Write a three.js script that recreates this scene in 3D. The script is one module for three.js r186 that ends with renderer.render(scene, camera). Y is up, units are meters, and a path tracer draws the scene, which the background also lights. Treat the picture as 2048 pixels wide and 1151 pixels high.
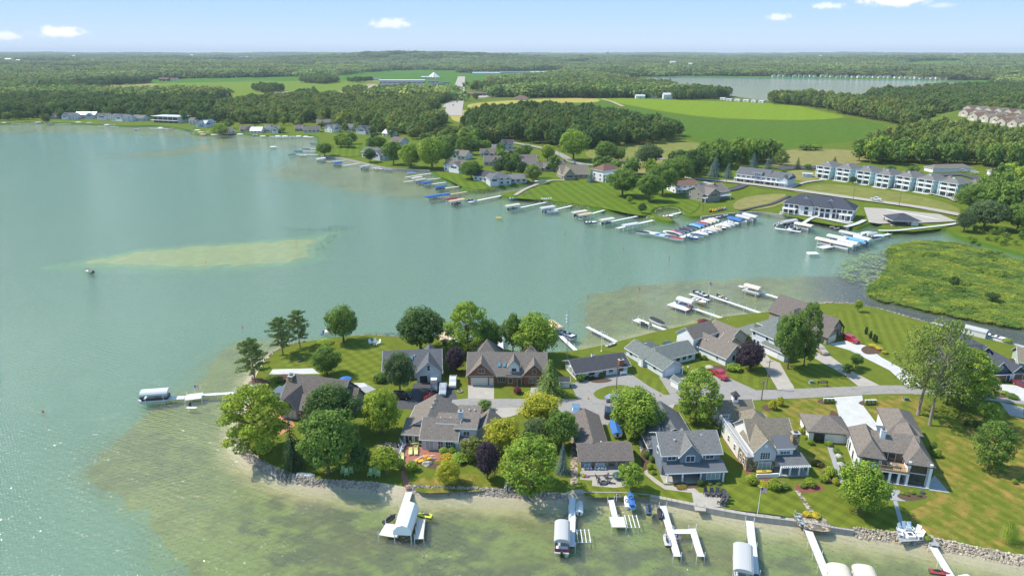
import * as THREE from 'three';
import { mergeGeometries } from 'three/addons/utils/BufferGeometryUtils.js';
import { createNoise2D, createNoise4D } from 'simplex-noise';

// ---------------------------------------------------------------- camera, sky, sun, exposure
const W0 = 2048, H0 = 1151, FOC = 1366, HORIZON = 106, EYE = 82;
const PITCH = Math.atan((H0 / 2 - HORIZON) / FOC);
const scene = new THREE.Scene();
const camera = new THREE.PerspectiveCamera(2 * Math.atan(H0 / 2 / FOC) * 180 / Math.PI, W0 / H0, 0.5, 60000);
camera.position.set(0, EYE, 0);
camera.rotation.x = -PITCH;
const renderer = new THREE.WebGLRenderer({ antialias: true });
renderer.toneMapping = THREE.LinearToneMapping;
renderer.toneMappingExposure = 1.58;
renderer.shadowMap.enabled = true;

const SUN = new THREE.Vector3(-0.60, 0.78, -0.15).normalize();
const sun = new THREE.DirectionalLight(new THREE.Color(1.0, 0.94, 0.84), 4.1);
sun.position.copy(SUN).multiplyScalar(600).add(new THREE.Vector3(0, 0, -300));
sun.target.position.set(0, 0, -300);
sun.castShadow = true;
Object.assign(sun.shadow.camera, { left: -500, right: 500, top: 500, bottom: -500, near: 1, far: 2500 });
sun.shadow.mapSize.set(4096, 4096);
sun.shadow.radius = 1;
scene.add(sun, sun.target);

let seed = 1234567;
const rnd = () => { seed = (seed + 0x6d2b79f5) | 0; let t = Math.imul(seed ^ (seed >>> 15), 1 | seed); t = (t + Math.imul(t ^ (t >>> 7), 61 | t)) ^ t; return ((t ^ (t >>> 14)) >>> 0) / 4294967296; };
const rr = (a, b) => a + (b - a) * rnd();
const n2 = createNoise2D(rnd), n2b = createNoise2D(rnd), n4 = createNoise4D(rnd), n4b = createNoise4D(rnd);
const fbm = (x, y, o = 4) => { let s = 0, a = 0.5, f = 1; for (let i = 0; i < o; i++) { s += a * n2(x * f, y * f); a *= 0.5; f *= 2.03; } return s; };
const clamp = (x, a = 0, b = 1) => Math.min(b, Math.max(a, x));
const smooth = (a, b, x) => { const t = clamp((x - a) / (b - a)); return t * t * (3 - 2 * t); };
const lerp = (a, b, t) => a + (b - a) * t;

// The clear summer sky: paler towards the horizon, with a few fair-weather clouds low over it.
{
  const W = 4096, H = 2048, data = new Float32Array(W * H * 4);
  // clouds: azimuth (degrees, + to the east of the view axis), elevation, half width, half height
  const clouds = [[-31.8, 1.25, 1.75, .50, 1], [-34.9, 1.0, 1.1, .42, .8], [-9.4, 2.1, 1.8, .52, .7], [27.4, 3.45, 2.5, .72, 1.1], [20.0, 2.45, 1.0, .36, .7], [23.2, 3.15, 1.3, .28, .7], [30.3, 3.0, 1.0, .2, .4],
    [-62, 3.2, 3, .8, .8], [58, 2.6, 2.6, .7, .7], [95, 4, 4, 1, .8], [-110, 3, 3.5, .9, .8], [150, 3.6, 4, 1, .8], [-165, 4.2, 3, .9, .7], [75, 12, 5, 1.6, .7], [-80, 14, 6, 1.8, .7], [12, 18, 6, 2, .7], [175, 15, 6, 2, .7], [-30, 25, 7, 3, .6], [120, 22, 7, 2.5, .6]];
  for (let row = 0; row < H; row++) {
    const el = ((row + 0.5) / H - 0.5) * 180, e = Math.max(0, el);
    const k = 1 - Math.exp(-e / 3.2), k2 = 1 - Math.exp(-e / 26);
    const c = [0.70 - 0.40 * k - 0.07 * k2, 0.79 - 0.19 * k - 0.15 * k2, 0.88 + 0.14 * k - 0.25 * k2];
    for (let col = 0; col < W; col++) {
      const i = (row * W + col) * 4;
      data[i] = c[0]; data[i + 1] = c[1]; data[i + 2] = c[2]; data[i + 3] = 1;
    }
  }
  for (const [az, el, hw, hh, a] of clouds) {
    const r0 = Math.floor(((el - hh * 1.8) / 180 + 0.5) * H), r1 = Math.ceil(((el + hh * 1.8) / 180 + 0.5) * H);
    for (let row = r0; row <= r1; row++) for (let cc = Math.floor((az - hw * 1.6 - 90) / 360 * W); cc <= (az + hw * 1.6 - 90) / 360 * W; cc++) {
      const col = ((cc + W / 2) % W + W) % W, x = ((cc + 0.5) / W * 360 + 90 - az) / hw, ey = (((row + 0.5) / H - 0.5) * 180 - el) / hh;
      const y = ey < 0 ? ey * 1.5 : ey, wob = 0.55 * fbm(x * 1.6 + az, ey * 1.1 + el * 3, 5) + 0.12 * n2(x * 9, ey * 4);
      const m = smooth(0.0, 0.55, 1 - Math.hypot(x, y) + wob * 0.9) * a, i = (row * W + col) * 4, lit = 1.02 + 0.10 * ey;
      const t = [1.0 * lit, 1.0 * lit, 1.03 * lit];
      for (let q = 0; q < 3; q++) data[i + q] = lerp(data[i + q], t[q], clamp(m));
    }
  }
  const sky = new THREE.DataTexture(data, W, H, THREE.RGBAFormat, THREE.FloatType);
  sky.mapping = THREE.EquirectangularReflectionMapping; sky.magFilter = THREE.LinearFilter; sky.needsUpdate = true;
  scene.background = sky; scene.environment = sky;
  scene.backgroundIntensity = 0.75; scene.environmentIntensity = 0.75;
}
scene.fog = new THREE.FogExp2(new THREE.Color(0.80, 0.90, 1.0), 0.00006);

// ---------------------------------------------------------------- a photo pixel (2048 x 1151) seen on a level plane
const SP = Math.sin(PITCH), CP = Math.cos(PITCH);
function G(px, py, y = 0) {
  const a = px - W0 / 2, b = H0 / 2 - py, dy = b * CP - FOC * SP, dz = -b * SP - FOC * CP;
  const t = (y - EYE) / dy;
  return new THREE.Vector3(a * t, y, dz * t);
}
const LAND = 1.0;
const L = (px, py, y = LAND) => G(px, py, y);
const v3 = (x, y, z) => new THREE.Vector3(x, y, z);

// ---------------------------------------------------------------- naming
const used = {};
function numbered(name) { const k = used[name] = (used[name] ?? -1) + 1; return k ? `${name}_${String(k).padStart(3, '0')}` : name; }
function thing(name, label, category, group) {
  const o = new THREE.Group(); o.name = numbered(name); o.userData = { label, category }; if (group) o.userData.group = group; scene.add(o); return o;
}
function tag(o, label, category, group, kind) { Object.assign(o.userData, label && { label }, category && { category }, group && { group }, kind && { kind }); return o; }
function mesh(name, geo, mat, parent) {
  const m = new THREE.Mesh(geo, mat); m.name = parent ? name : numbered(name); m.castShadow = m.receiveShadow = true; (parent ?? scene).add(m); return m;
}
function single(name, geo, mat, label, category, group) { return tag(mesh(name, geo, mat), label, category, group); }
function structure(name, geo, mat) { const m = mesh(name, geo, mat); m.userData.kind = 'structure'; return m; }
function copyOf(o, label, group) { const c = o.clone(); c.name = numbered(o.name.replace(/_\d{3}$/, '')); c.userData = { ...o.userData }; if (label) c.userData.label = label; if (group) c.userData.group = group; scene.add(c); return c; }

// ---------------------------------------------------------------- geometry helpers
// uv in metres: along the level direction of a face and up its slope
function metric(g) {
  g = g.index ? g.toNonIndexed() : g;
  const p = g.attributes.position, n = p.count, uv = new Float32Array(n * 2), a = v3(), b = v3(), c = v3(), nn = v3(), t = v3(), s = v3(), q = v3();
  for (let i = 0; i < n; i += 3) {
    a.fromBufferAttribute(p, i); b.fromBufferAttribute(p, i + 1); c.fromBufferAttribute(p, i + 2);
    nn.copy(b).sub(a).cross(s.copy(c).sub(a)).normalize();
    if (Math.abs(nn.y) > 0.985) { t.set(1, 0, 0); s.set(0, 0, -1); } else { t.set(nn.z, 0, -nn.x).normalize(); s.crossVectors(nn, t); if (s.y < 0) s.negate(); }
    [a, b, c].forEach((w, k) => { uv[(i + k) * 2] = w.dot(t); uv[(i + k) * 2 + 1] = w.dot(s); });
  }
  g.setAttribute('uv', new THREE.BufferAttribute(uv, 2));
  g.deleteAttribute('color');
  return g;
}
function merge(list) { return list.length === 1 ? list[0] : mergeGeometries(list.map((g) => { const k = g.index ? g.toNonIndexed() : g; if (!k.attributes.uv) k.setAttribute('uv', new THREE.BufferAttribute(new Float32Array(k.attributes.position.count * 2), 2)); if (!k.attributes.normal) k.computeVertexNormals(); return k; })); }
const box = (w, h, d, x = 0, y = 0, z = 0) => metric(new THREE.BoxGeometry(w, h, d).translate(x, y + h / 2, z));
const span = (x0, x1, y0, y1, z0, z1) => box(x1 - x0, y1 - y0, z1 - z0, (x0 + x1) / 2, y0, (z0 + z1) / 2);
const cyl = (r0, r1, h, x = 0, y = 0, z = 0, seg = 8) => new THREE.CylinderGeometry(r1, r0, h, seg).toNonIndexed().translate(x, y + h / 2, z);
const ball = (r, x, y, z, sx = 1, sy = 1, sz = 1, a = 10, b = 7) => new THREE.SphereGeometry(r, a, b).toNonIndexed().scale(sx, sy, sz).translate(x, y, z);
function tube(points, r, seg = 6, n = 12) { return new THREE.TubeGeometry(new THREE.CatmullRomCurve3(points), n, r, seg).toNonIndexed(); }
function bar(a, b, r, seg = 6) { const d = b.clone().sub(a), h = d.length(); const g = new THREE.CylinderGeometry(r, r, h, seg).toNonIndexed(); g.applyQuaternion(new THREE.Quaternion().setFromUnitVectors(v3(0, 1, 0), d.normalize())); return g.translate((a.x + b.x) / 2, (a.y + b.y) / 2, (a.z + b.z) / 2); }
function faces(list) {   // flat polygons given as lists of points, counter-clockwise seen from outside
  const pos = [];
  for (const f of list) for (let i = 1; i < f.length - 1; i++) for (const w of [f[0], f[i], f[i + 1]]) pos.push(w.x, w.y, w.z);
  const g = new THREE.BufferGeometry(); g.setAttribute('position', new THREE.Float32BufferAttribute(pos, 3)); g.computeVertexNormals();
  return metric(g);
}
function slab(points, t) {   // a plate of thickness t under the given top polygon
  const dn = points.map((w) => v3(w.x, w.y - t, w.z)), list = [points, [...dn].reverse()];
  points.forEach((w, i) => { const j = (i + 1) % points.length; list.push([w, dn[i], dn[j], points[j]]); });
  return faces(list);
}
function extrude(shapePts, depth, bevel = 0) {   // outline in xy, depth along z, centred
  const s = new THREE.Shape(shapePts.map(([x, y]) => new THREE.Vector2(x, y)));
  return metric(new THREE.ExtrudeGeometry(s, { depth, bevelEnabled: bevel > 0, bevelSize: bevel, bevelThickness: bevel, bevelSegments: 2, steps: 1, curveSegments: 6 }).translate(0, 0, -depth / 2));
}
const flip = (poly) => THREE.ShapeUtils.isClockWise(poly.map((w) => new THREE.Vector2(w.x, -w.z))) ? [...poly].reverse() : poly;
function curve(pts, closed = true, per = 4) {   // smooth outline through level points
  const c = new THREE.CatmullRomCurve3(pts, closed, 'centripetal');
  return c.getPoints(pts.length * per).slice(0, closed ? -1 : undefined);
}
function sheet(poly, y, holes = []) {   // level sheet, uv in metres
  const S = (q) => q.map((w) => new THREE.Vector2(w.x, -w.z));
  const s = new THREE.Shape(S(flip(poly))); for (const h of holes) s.holes.push(new THREE.Path(S(h)));
  const g = new THREE.ShapeGeometry(s).toNonIndexed().rotateX(-Math.PI / 2).translate(0, y, 0);
  const p = g.attributes.position, uv = g.attributes.uv; for (let i = 0; i < p.count; i++) uv.setXY(i, p.getX(i), -p.getZ(i));
  return g;
}
function inset(poly, d) {   // moved inwards by d metres
  poly = flip(poly); const n = poly.length;
  return poly.map((w, i) => {
    const a = poly[(i + n - 1) % n], b = poly[(i + 1) % n], t = v3(b.x - a.x, 0, b.z - a.z).normalize();
    return v3(w.x + t.z * d, w.y, w.z - t.x * d);
  });
}
function inPoly(poly, x, z) { let r = false; for (let i = 0, j = poly.length - 1; i < poly.length; j = i++) { const a = poly[i], b = poly[j]; if ((a.z > z) !== (b.z > z) && x < (b.x - a.x) * (z - a.z) / (b.z - a.z) + a.x) r = !r; } return r; }
function distTo(poly, x, z) { let m = 1e9; for (let i = 0, j = poly.length - 1; i < poly.length; j = i++) { const a = poly[j], b = poly[i], dx = b.x - a.x, dz = b.z - a.z, t = clamp(((x - a.x) * dx + (z - a.z) * dz) / (dx * dx + dz * dz + 1e-9)); const q = (x - a.x - dx * t) ** 2 + (z - a.z - dz * t) ** 2; if (q < m) m = q; } return Math.sqrt(m); }
const signed = (poly, x, z) => (inPoly(poly, x, z) ? 1 : -1) * distTo(poly, x, z);
const px = (list, y = 0) => list.map(([a, b]) => G(a, b, y));
function ribbon(pts, width, y) {   // a strip of constant width along a level line
  const c = new THREE.CatmullRomCurve3(pts, false, 'centripetal').getPoints(pts.length * 5), l = [], r = [];
  c.forEach((w, i) => { const a = c[Math.max(0, i - 1)], b = c[Math.min(c.length - 1, i + 1)], t = v3(b.x - a.x, 0, b.z - a.z).normalize(); l.push(v3(w.x + t.z * width / 2, y, w.z - t.x * width / 2)); r.push(v3(w.x - t.z * width / 2, y, w.z + t.x * width / 2)); });
  return sheet([...l, ...r.reverse()], y);
}

// ---------------------------------------------------------------- textures (grey value patterns near white; the material gives the colour)
function tex(w, h, fn, srgb = true) {
  const d = new Uint8Array(w * h * 4);
  for (let y = 0; y < h; y++) for (let x = 0; x < w; x++) { const c = fn(x / w, y / h, x, y), i = (y * w + x) * 4, a = Array.isArray(c); for (let k = 0; k < 3; k++) d[i + k] = clamp(a ? c[k] : c) * 255; d[i + 3] = 255; }
  const t = new THREE.DataTexture(d, w, h); t.wrapS = t.wrapT = THREE.RepeatWrapping; t.magFilter = THREE.LinearFilter; t.minFilter = THREE.LinearMipmapLinearFilter; if (srgb) t.colorSpace = THREE.SRGBColorSpace; t.needsUpdate = true; return t;
}
const scaled = (t, mx, my = mx, rot = 0) => { const c = t.clone(); c.repeat.set(1 / mx, 1 / my); c.rotation = rot; c.needsUpdate = true; return c; };
// noise that repeats over the unit square
const tileN = (u, v, f, n = n4) => { const a = u * 2 * Math.PI, b = v * 2 * Math.PI, r = f / 2; return n(Math.cos(a) * r, Math.sin(a) * r, Math.cos(b) * r, Math.sin(b) * r); };
const hash = (x, y) => { let h = Math.imul(x | 0, 374761393) + Math.imul(y | 0, 668265263); h = Math.imul(h ^ (h >>> 13), 1274126177); return ((h ^ (h >>> 16)) >>> 0) / 4294967296; };
const T = {};
T.speck = tex(256, 256, (u, v, x, y) => 0.82 + 0.18 * hash(x, y) + 0.05 * tileN(u, v, 1.2));
T.concrete = tex(256, 256, (u, v, x, y) => 0.90 + 0.05 * hash(x, y) + 0.06 * tileN(u, v, 0.9) + 0.03 * tileN(u, v, 3));
T.shingle = tex(256, 256, (u, v, x, y) => { const r = Math.floor(y / 16), c = Math.floor((x + hash(r, 7) * 40) / 12), e = y % 16 < 2 ? 0.16 : 0; return 0.80 + 0.20 * hash(c, r) - e + 0.06 * tileN(u, v, 1.2) + 0.05 * hash(x, y); });
T.siding = tex(8, 128, (u, v, x, y) => (y % 16 < 2 ? 0.80 : 0.97 + 0.02 * hash(0, Math.floor(y / 16))));
T.seam = tex(128, 8, (u, v, x) => (x % 32 < 3 ? 0.72 : 0.96));
T.plank = tex(256, 256, (u, v, x, y) => { const r = Math.floor(y / 16); return (y % 16 < 2 ? 0.62 : 0.90) + 0.09 * hash(r, 3) + 0.04 * hash(x >> 3, y); });
T.brick = tex(256, 256, (u, v, x, y) => { const r = Math.floor(y / 16), o = (r % 2) * 16, c = Math.floor((x + o) / 32); return y % 16 < 3 || (x + o) % 32 < 3 ? [0.95, 0.93, 0.9] : [0.72 + 0.26 * hash(c, r), 0.70 + 0.25 * hash(c, r), 0.70 + 0.25 * hash(c, r)]; });
{ // irregular stone facing and gravel: nearest-cell pattern
  const cells = (n) => { const p = []; for (let i = 0; i < n; i++) for (let j = 0; j < n; j++) p.push([(i + 0.15 + 0.7 * rnd()) / n, (j + 0.15 + 0.7 * rnd()) / n, 0.55 + 0.45 * rnd(), rnd()]); return p; };
  const near = (p, n, u, v) => { let a = 9, b = 9, q = null; const ci = Math.floor(u * n), cj = Math.floor(v * n); for (let di = -2; di <= 2; di++) for (let dj = -2; dj <= 2; dj++) { const w = p[((ci + di + n) % n) * n + ((cj + dj + n) % n)]; let dx = Math.abs(u - w[0]), dy = Math.abs(v - w[1]); dx = Math.min(dx, 1 - dx); dy = Math.min(dy, 1 - dy); const d = Math.hypot(dx, dy); if (d < a) { b = a; a = d; q = w; } else if (d < b) b = d; } return [b - a, q]; };
  const p8 = cells(8), p20 = cells(20);
  T.stone = tex(256, 256, (u, v, x, y) => { const [e, q] = near(p8, 8, u, v); return e < 0.012 ? [0.5, 0.48, 0.45] : [q[2], q[2] * (0.90 + 0.08 * q[3]), q[2] * (0.74 + 0.2 * q[3])]; });
  T.gravel = tex(256, 256, (u, v, x, y) => { const [e, q] = near(p20, 20, u, v); return e < 0.008 ? 0.6 : 0.72 + 0.28 * q[2]; });
}
// turf: blades, clumps and drier straw patches
const turf = (dry, stripe, cross = false) => tex(1024, 1024, (u, v, x, y) => {
  const c = 0.6 * tileN(u, v, 2.2) + 0.5 * tileN(u, v, 5.1, n4b), f = hash(x, y), m = 0.5 * tileN(u, v, 14) + 0.3 * tileN(u, v, 30, n4b);
  let d = smooth(0.25, 1.0, c * 0.9 + dry + 0.35 * m + 0.15 * f);
  const s = stripe ? (Math.floor(u * stripe * 2) % 2 ? 0.5 : -0.5) + (cross ? (Math.floor(v * stripe * 2) % 2 ? 0.4 : -0.4) : 0) : 0;
  const g = 0.86 + 0.16 * f + 0.08 * c + 0.07 * m + 0.08 * s;
  return [lerp(0.60, 0.80, d) * g, lerp(0.83, 0.86, d) * g, lerp(0.40, 0.58, d) * g];
});
T.turf = turf(-0.2, 0); T.mow = turf(-0.25, 8); T.diamond = turf(-0.3, 9, true); T.dry = turf(0.44, 11);
// ripples: two trains of short waves and small chop
T.ripple = tex(512, 512, (u, v) => { const w = 2 * Math.PI; const p = 0.6 * tileN(u, v, 1.4), q = 0.5 * tileN(u, v, 3.0, n4b); return 0.5 + 0.10 * Math.sin(w * (u * 5 + v * 11) + 3.4 * p) + 0.08 * Math.sin(w * (-u * 7 + v * 13) + 3 * q) + 0.06 * Math.sin(w * (u * 23 + v * 19) + 4 * p) + 0.05 * Math.sin(w * (-u * 29 + v * 31) + 5 * q) + 0.12 * tileN(u, v, 9) + 0.06 * tileN(u, v, 17, n4b); }, false);

// ---------------------------------------------------------------- materials
const M = {};
const rgb = (r, g, b) => new THREE.Color().setRGB(r, g, b);
function mat(c, rough = 0.85, o = {}) { return new THREE.MeshPhysicalMaterial({ color: Array.isArray(c) ? rgb(...c) : new THREE.Color(c), roughness: rough, specularIntensity: rough >= 0.9 ? 0.12 : rough >= 0.75 ? 0.45 : 1, side: THREE.DoubleSide, ...o }); }

M.turf = mat([0.415, 0.25, 0.16], 0.95, { map: scaled(T.turf, 34) });
M.rough = mat([0.37, 0.245, 0.12], 0.95, { map: scaled(T.turf, 90) });
M.sand = mat([0.50, 0.43, 0.31], 0.95, { map: scaled(T.speck, 3) });
M.concrete = mat([0.44, 0.40, 0.345], 0.9, { map: scaled(T.concrete, 7) });
M.white_concrete = mat([0.58, 0.57, 0.545], 0.85, { map: scaled(T.concrete, 9) });
M.asphalt = mat([0.325, 0.305, 0.28], 0.92, { map: scaled(T.concrete, 5) });
M.dark_asphalt = mat([0.10, 0.10, 0.105], 0.9, { map: scaled(T.speck, 4) });
M.gravel = mat([0.52, 0.49, 0.45], 0.95, { map: scaled(T.gravel, 2.5) });
M.brickpave = mat([0.42, 0.20, 0.14], 0.9, { map: scaled(T.brick, 1.6) });
M.mulch = mat([0.13, 0.085, 0.06], 1, { map: scaled(T.speck, 2) });
M.redmulch = mat([0.25, 0.10, 0.07], 1, { map: scaled(T.speck, 2) });
M.flagstone = mat([0.46, 0.44, 0.41], 0.9, { map: scaled(T.stone, 4) });
M.slate = mat([0.36, 0.37, 0.38], 0.85, { map: scaled(T.concrete, 3) });

// ---- outlines of land at the water line, from the photograph
const SHORE_P = [[2048, 1128], [1960, 1113], [1905, 1100], [1820, 1085], [1700, 1068], [1600, 1050], [1500, 1037], [1400, 1018], [1340, 1007], [1300, 999], [1238, 996], [1150, 996], [1135, 1003], [1100, 1003], [1000, 995], [900, 990], [830, 989], [805, 990], [760, 982], [700, 978], [640, 975], [600, 968], [560, 955], [520, 937], [490, 914], [475, 892], [468, 868], [476, 845], [490, 812], [500, 785], [500, 762], [520, 730], [545, 707], [590, 690], [640, 681], [690, 675], [740, 672], [800, 676], [860, 672], [900, 677], [960, 690], [1010, 700], [1060, 706], [1100, 706], [1150, 702], [1200, 692], [1250, 680], [1300, 667], [1350, 656], [1400, 645], [1450, 635], [1500, 629], [1560, 622], [1620, 611], [1680, 609], [1720, 613], [1760, 620], [1800, 632], [1840, 644], [1900, 660], [1960, 676], [2048, 699]];
const PEN = curve([...px(SHORE_P), G(2300, 770), G(2500, 900), G(2500, 1250), G(2200, 1160)], true, 3);
const SHORE_M = [[-60, 247], [0, 248], [60, 246], [130, 247], [200, 250], [260, 253], [310, 252], [345, 255], [375, 261], [400, 270], [440, 269], [480, 267], [520, 272], [560, 272], [600, 273], [625, 272], [637, 284], [632, 303], [640, 312], [661, 315], [689, 318], [721, 325], [754, 333], [785, 338], [820, 340], [860, 342], [874, 350], [881, 358], [904, 365], [921, 371], [925, 379], [937, 384], [968, 384], [998, 378], [1037, 371], [1056, 368], [1080, 358], [1100, 357], [1103, 362], [1082, 371], [1037, 383], [1000, 391], [1010, 395], [1037, 399], [1071, 402], [1095, 405], [1120, 410], [1156, 414], [1188, 419], [1215, 423], [1254, 427], [1281, 432], [1305, 439], [1337, 446], [1348, 445], [1340, 438], [1316, 433], [1306, 427], [1320, 419], [1339, 417], [1358, 419], [1364, 427], [1380, 436], [1402, 436], [1433, 432], [1461, 430], [1481, 427], [1519, 427], [1540, 430], [1557, 431], [1616, 439], [1672, 449], [1697, 458], [1714, 460], [1738, 451], [1759, 450], [1759, 458], [1768, 466], [1788, 468], [1848, 465], [1891, 462], [1914, 475], [1939, 482], [1984, 495], [2048, 513]];
const MAIN = [...curve([...px(SHORE_M)], false, 3), G(2300, 560), G(2500, 560), v3(2600, 0, -900), v3(2600, 0, -1750), v3(-2600, 0, -1750), v3(-2600, 0, -900), G(-300, 250)];
const MARSH = curve(px([[1794, 491], [1826, 485], [1882, 484], [1939, 493], [1998, 509], [2060, 528], [2200, 560], [2300, 640], [2200, 690], [2048, 659], [1990, 649], [1939, 640], [1890, 629], [1848, 622], [1815, 613], [1781, 607], [1752, 598], [1738, 580], [1760, 560], [1775, 540], [1780, 515], [1776, 500]]), true, 3);

function bank(name, poly, top, m, mSide, run = 1.4) {   // level land with a sloping bank into the water
  poly = flip(poly);
  const up = inset(poly, run).map((w) => v3(w.x, top, w.z)), dn = inset(poly, -3.2).map((w) => v3(w.x, -1.7, w.z)), n = poly.length, list = [];
  const land = structure(name, sheet(up, top), m);
  for (let i = 0; i < n; i++) { const j = (i + 1) % n; list.push([dn[i], dn[j], up[j], up[i]]); }
  mesh('shore_bank', faces(list), mSide, land);
  return land;
}
bank('peninsula_lawn', PEN, LAND, M.turf, M.sand);
M.bank = mat([0.20, 0.19, 0.10], 1, { map: scaled(T.turf, 12) });
bank('mainland_ground', MAIN, LAND, M.rough, M.bank, 1.0);
M.marsh_floor = mat([0.06, 0.075, 0.025], 1, { map: scaled(T.speck, 6) });
bank('marsh_ground', MARSH, 0.25, M.marsh_floor, M.marsh_floor, 0.8);

// ---- the country beyond, out to the horizon
const hill = (x, z) => { const d = Math.hypot(x, z); const k = smooth(2200, 6500, d), far = smooth(6000, 16000, d); return LAND + k * (26 + 26 * fbm(x / 2600 + 3, z / 2600, 3)) + far * (34 + 30 * n2b(x / 5200, z / 5200 + 4)) + 62 * Math.exp(-(((x + 700) / 900) ** 2) - (((z + 5400) / 500) ** 2)) + 40 * Math.exp(-(((x - 3900) / 1300) ** 2) - (((z + 4600) / 600) ** 2)); };
M.country = mat([0.22, 0.25, 0.085], 1, { map: scaled(T.turf, 700) });
{
  const nx = 150, nz = 110, pos = [], uv = [], idx = [];
  for (let j = 0; j <= nz; j++) for (let i = 0; i <= nx; i++) { const t = j / nz, z = -1740 - 26000 * t ** 1.7, x = (i / nx - 0.5) * 2 * (2700 + 26000 * t ** 1.4); pos.push(x, hill(x, z) - (j === 0 ? 0.4 : 0), z); uv.push(x, -z); }
  for (let j = 0; j < nz; j++) for (let i = 0; i < nx; i++) { const a = j * (nx + 1) + i; idx.push(a, a + 1, a + nx + 1, a + 1, a + nx + 2, a + nx + 1); }
  const g = new THREE.BufferGeometry(); g.setAttribute('position', new THREE.Float32BufferAttribute(pos, 3)); g.setAttribute('uv', new THREE.Float32BufferAttribute(uv, 2)); g.setIndex(idx); g.computeVertexNormals();
  structure('terrain', g, M.country);
}

// ---- the lake: a bed of sand, weed and marl, clear water over it, and a cloudier layer of marl below 1.7 m
const DEEP_EDGE = px([[1130, 712], [1000, 706], [930, 690], [800, 672], [720, 657], [635, 657], [523, 658], [440, 668], [400, 690], [374, 718], [325, 766], [260, 808], [178, 860], [122, 901], [96, 953], [126, 1005], [193, 1042], [237, 1094], [262, 1151], [275, 1300], [2600, 1300], [2600, 800], [1500, 800]]);
const SHELF_R = px([[1110, 720], [1137, 660], [1139, 605], [1160, 577], [1250, 556], [1400, 546], [1560, 540], [1690, 536], [1760, 500], [1830, 468], [1960, 480], [2300, 560], [2300, 720], [1700, 700]]);
const BAR = curve(px([[70, 529], [224, 497], [299, 485], [448, 475], [560, 467], [635, 460], [706, 450], [672, 472], [655, 492], [650, 512], [560, 531], [448, 537], [355, 541], [224, 535]]), true, 3);
const SHELF_M = px([[-100, 240], [-100, 268], [100, 266], [250, 270], [380, 283], [300, 296], [120, 308], [150, 316], [330, 316], [470, 300], [560, 302], [470, 352], [560, 366], [640, 388], [740, 402], [860, 410], [930, 409], [1010, 416], [1130, 428], [1250, 446], [1340, 458], [1420, 445], [1560, 440], [1690, 466], [1740, 462], [1700, 400], [1300, 300], [700, 240]]);
const bedDepth = (x, z) => {
  const w = 1.4 * fbm(x / 15, z / 15, 3), s1 = signed(DEEP_EDGE, x, z), s2 = signed(SHELF_R, x, z), s3 = signed(BAR, x, z), s4 = signed(SHELF_M, x, z);
  const e = (s, k, d) => lerp(-5.2, d, smooth(-2.0 * k, 1.3 * k, s + w * 2.4) ** 0.8);
  let d = Math.max(e(s1, 9, -1.08), e(s2, 8, -1.05), e(s3, 17, -0.86), e(s4, 30, -1.08));
  d += 0.14 * fbm(x / 7, z / 7 + 9, 3);
  return d;
};
const SANDY = [G(620, 1010), G(470, 960)];
function bedColor(x, z) {
  const sand = [0.40, 0.33, 0.20], weed = [0.050, 0.066, 0.010], olive = [0.15, 0.16, 0.026], green = [0.215, 0.255, 0.055], mud = [0.020, 0.022, 0.016];
  const a = fbm(x / 22 + 5, z / 16, 4), b = fbm(x / 6.5, z / 5 + 3, 4), c = fbm(x / 48 + 20, z / 34, 3), fine = fbm(x / 1.7, z / 1.4, 3);
  const pen = Math.min(distTo(PEN, x, z), 14), near = smooth(6.5, 0.8, pen + 1.6 * b), col = [0.27, 0.265, 0.14];
  const mix = (t, k) => { for (let i = 0; i < 3; i++) col[i] = lerp(col[i], t[i], clamp(k)); };
  const bay = smooth(-14, 34, x + 50 + 0.45 * (z + 150)) * smooth(-178, -150, z);      // the weedier bay in front of the houses
  const w = smooth(-0.15, 0.30, a + 0.6 * b);
  mix(green, bay * 0.8); mix(olive, w * (0.30 + 0.6 * bay)); mix(weed, smooth(0.06, 0.40, c + 0.55 * b) * (0.35 + 0.4 * bay)); mix([0.16, 0.125, 0.02], smooth(0.1, 0.5, n2(x / 30 + 3, z / 24) + 0.4 * b) * 0.5 * smooth(-60, -20, x));
  const trail = Math.abs(n2b(x / 26 + 0.6 * a, z / 19)), bare = smooth(0.06, 0.012, trail) * smooth(-0.1, 0.3, n2(x / 40, z / 40 + 8));
  mix(sand, bare * 0.55); mix(weed, smooth(0.08, 0.42, fine) * 0.34); mix(sand, smooth(0.10, 0.5, -fine) * 0.16);
    if (inPoly(BAR, x, z)) { mix([0.44, 0.43, 0.38], 0.8); mix([0.60, 0.59, 0.55], smooth(-0.1, 0.3, b) * 0.6); }
  if (x > 105 && z < -140) mix(mud, smooth(30, 8, distTo(MARSH, x, z) + 6 * b));
  for (let i = 0; i < 3; i++) col[i] *= [0.66, 0.735, 0.36][i];
  mix([0.40, 0.33, 0.21], near * 0.85);
  return col;
}
function bedGrid(x0, x1, z0, z1, step) {
  const nx = Math.round((x1 - x0) / step), nz = Math.round((z1 - z0) / step), pos = [], col = [], idx = [];
  for (let j = 0; j <= nz; j++) for (let i = 0; i <= nx; i++) { const x = x0 + (x1 - x0) * i / nx, z = z0 + (z1 - z0) * j / nz, d = bedDepth(x, z); pos.push(x, d, z); col.push(...bedColor(x, z)); }
  for (let j = 0; j < nz; j++) for (let i = 0; i < nx; i++) { const a = j * (nx + 1) + i; idx.push(a, a + nx + 1, a + 1, a + 1, a + nx + 1, a + nx + 2); }
  const g = new THREE.BufferGeometry(); g.setAttribute('position', new THREE.Float32BufferAttribute(pos, 3)); g.setAttribute('color', new THREE.Float32BufferAttribute(col, 3)); g.setIndex(idx); g.computeVertexNormals();
  return g;
}
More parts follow.
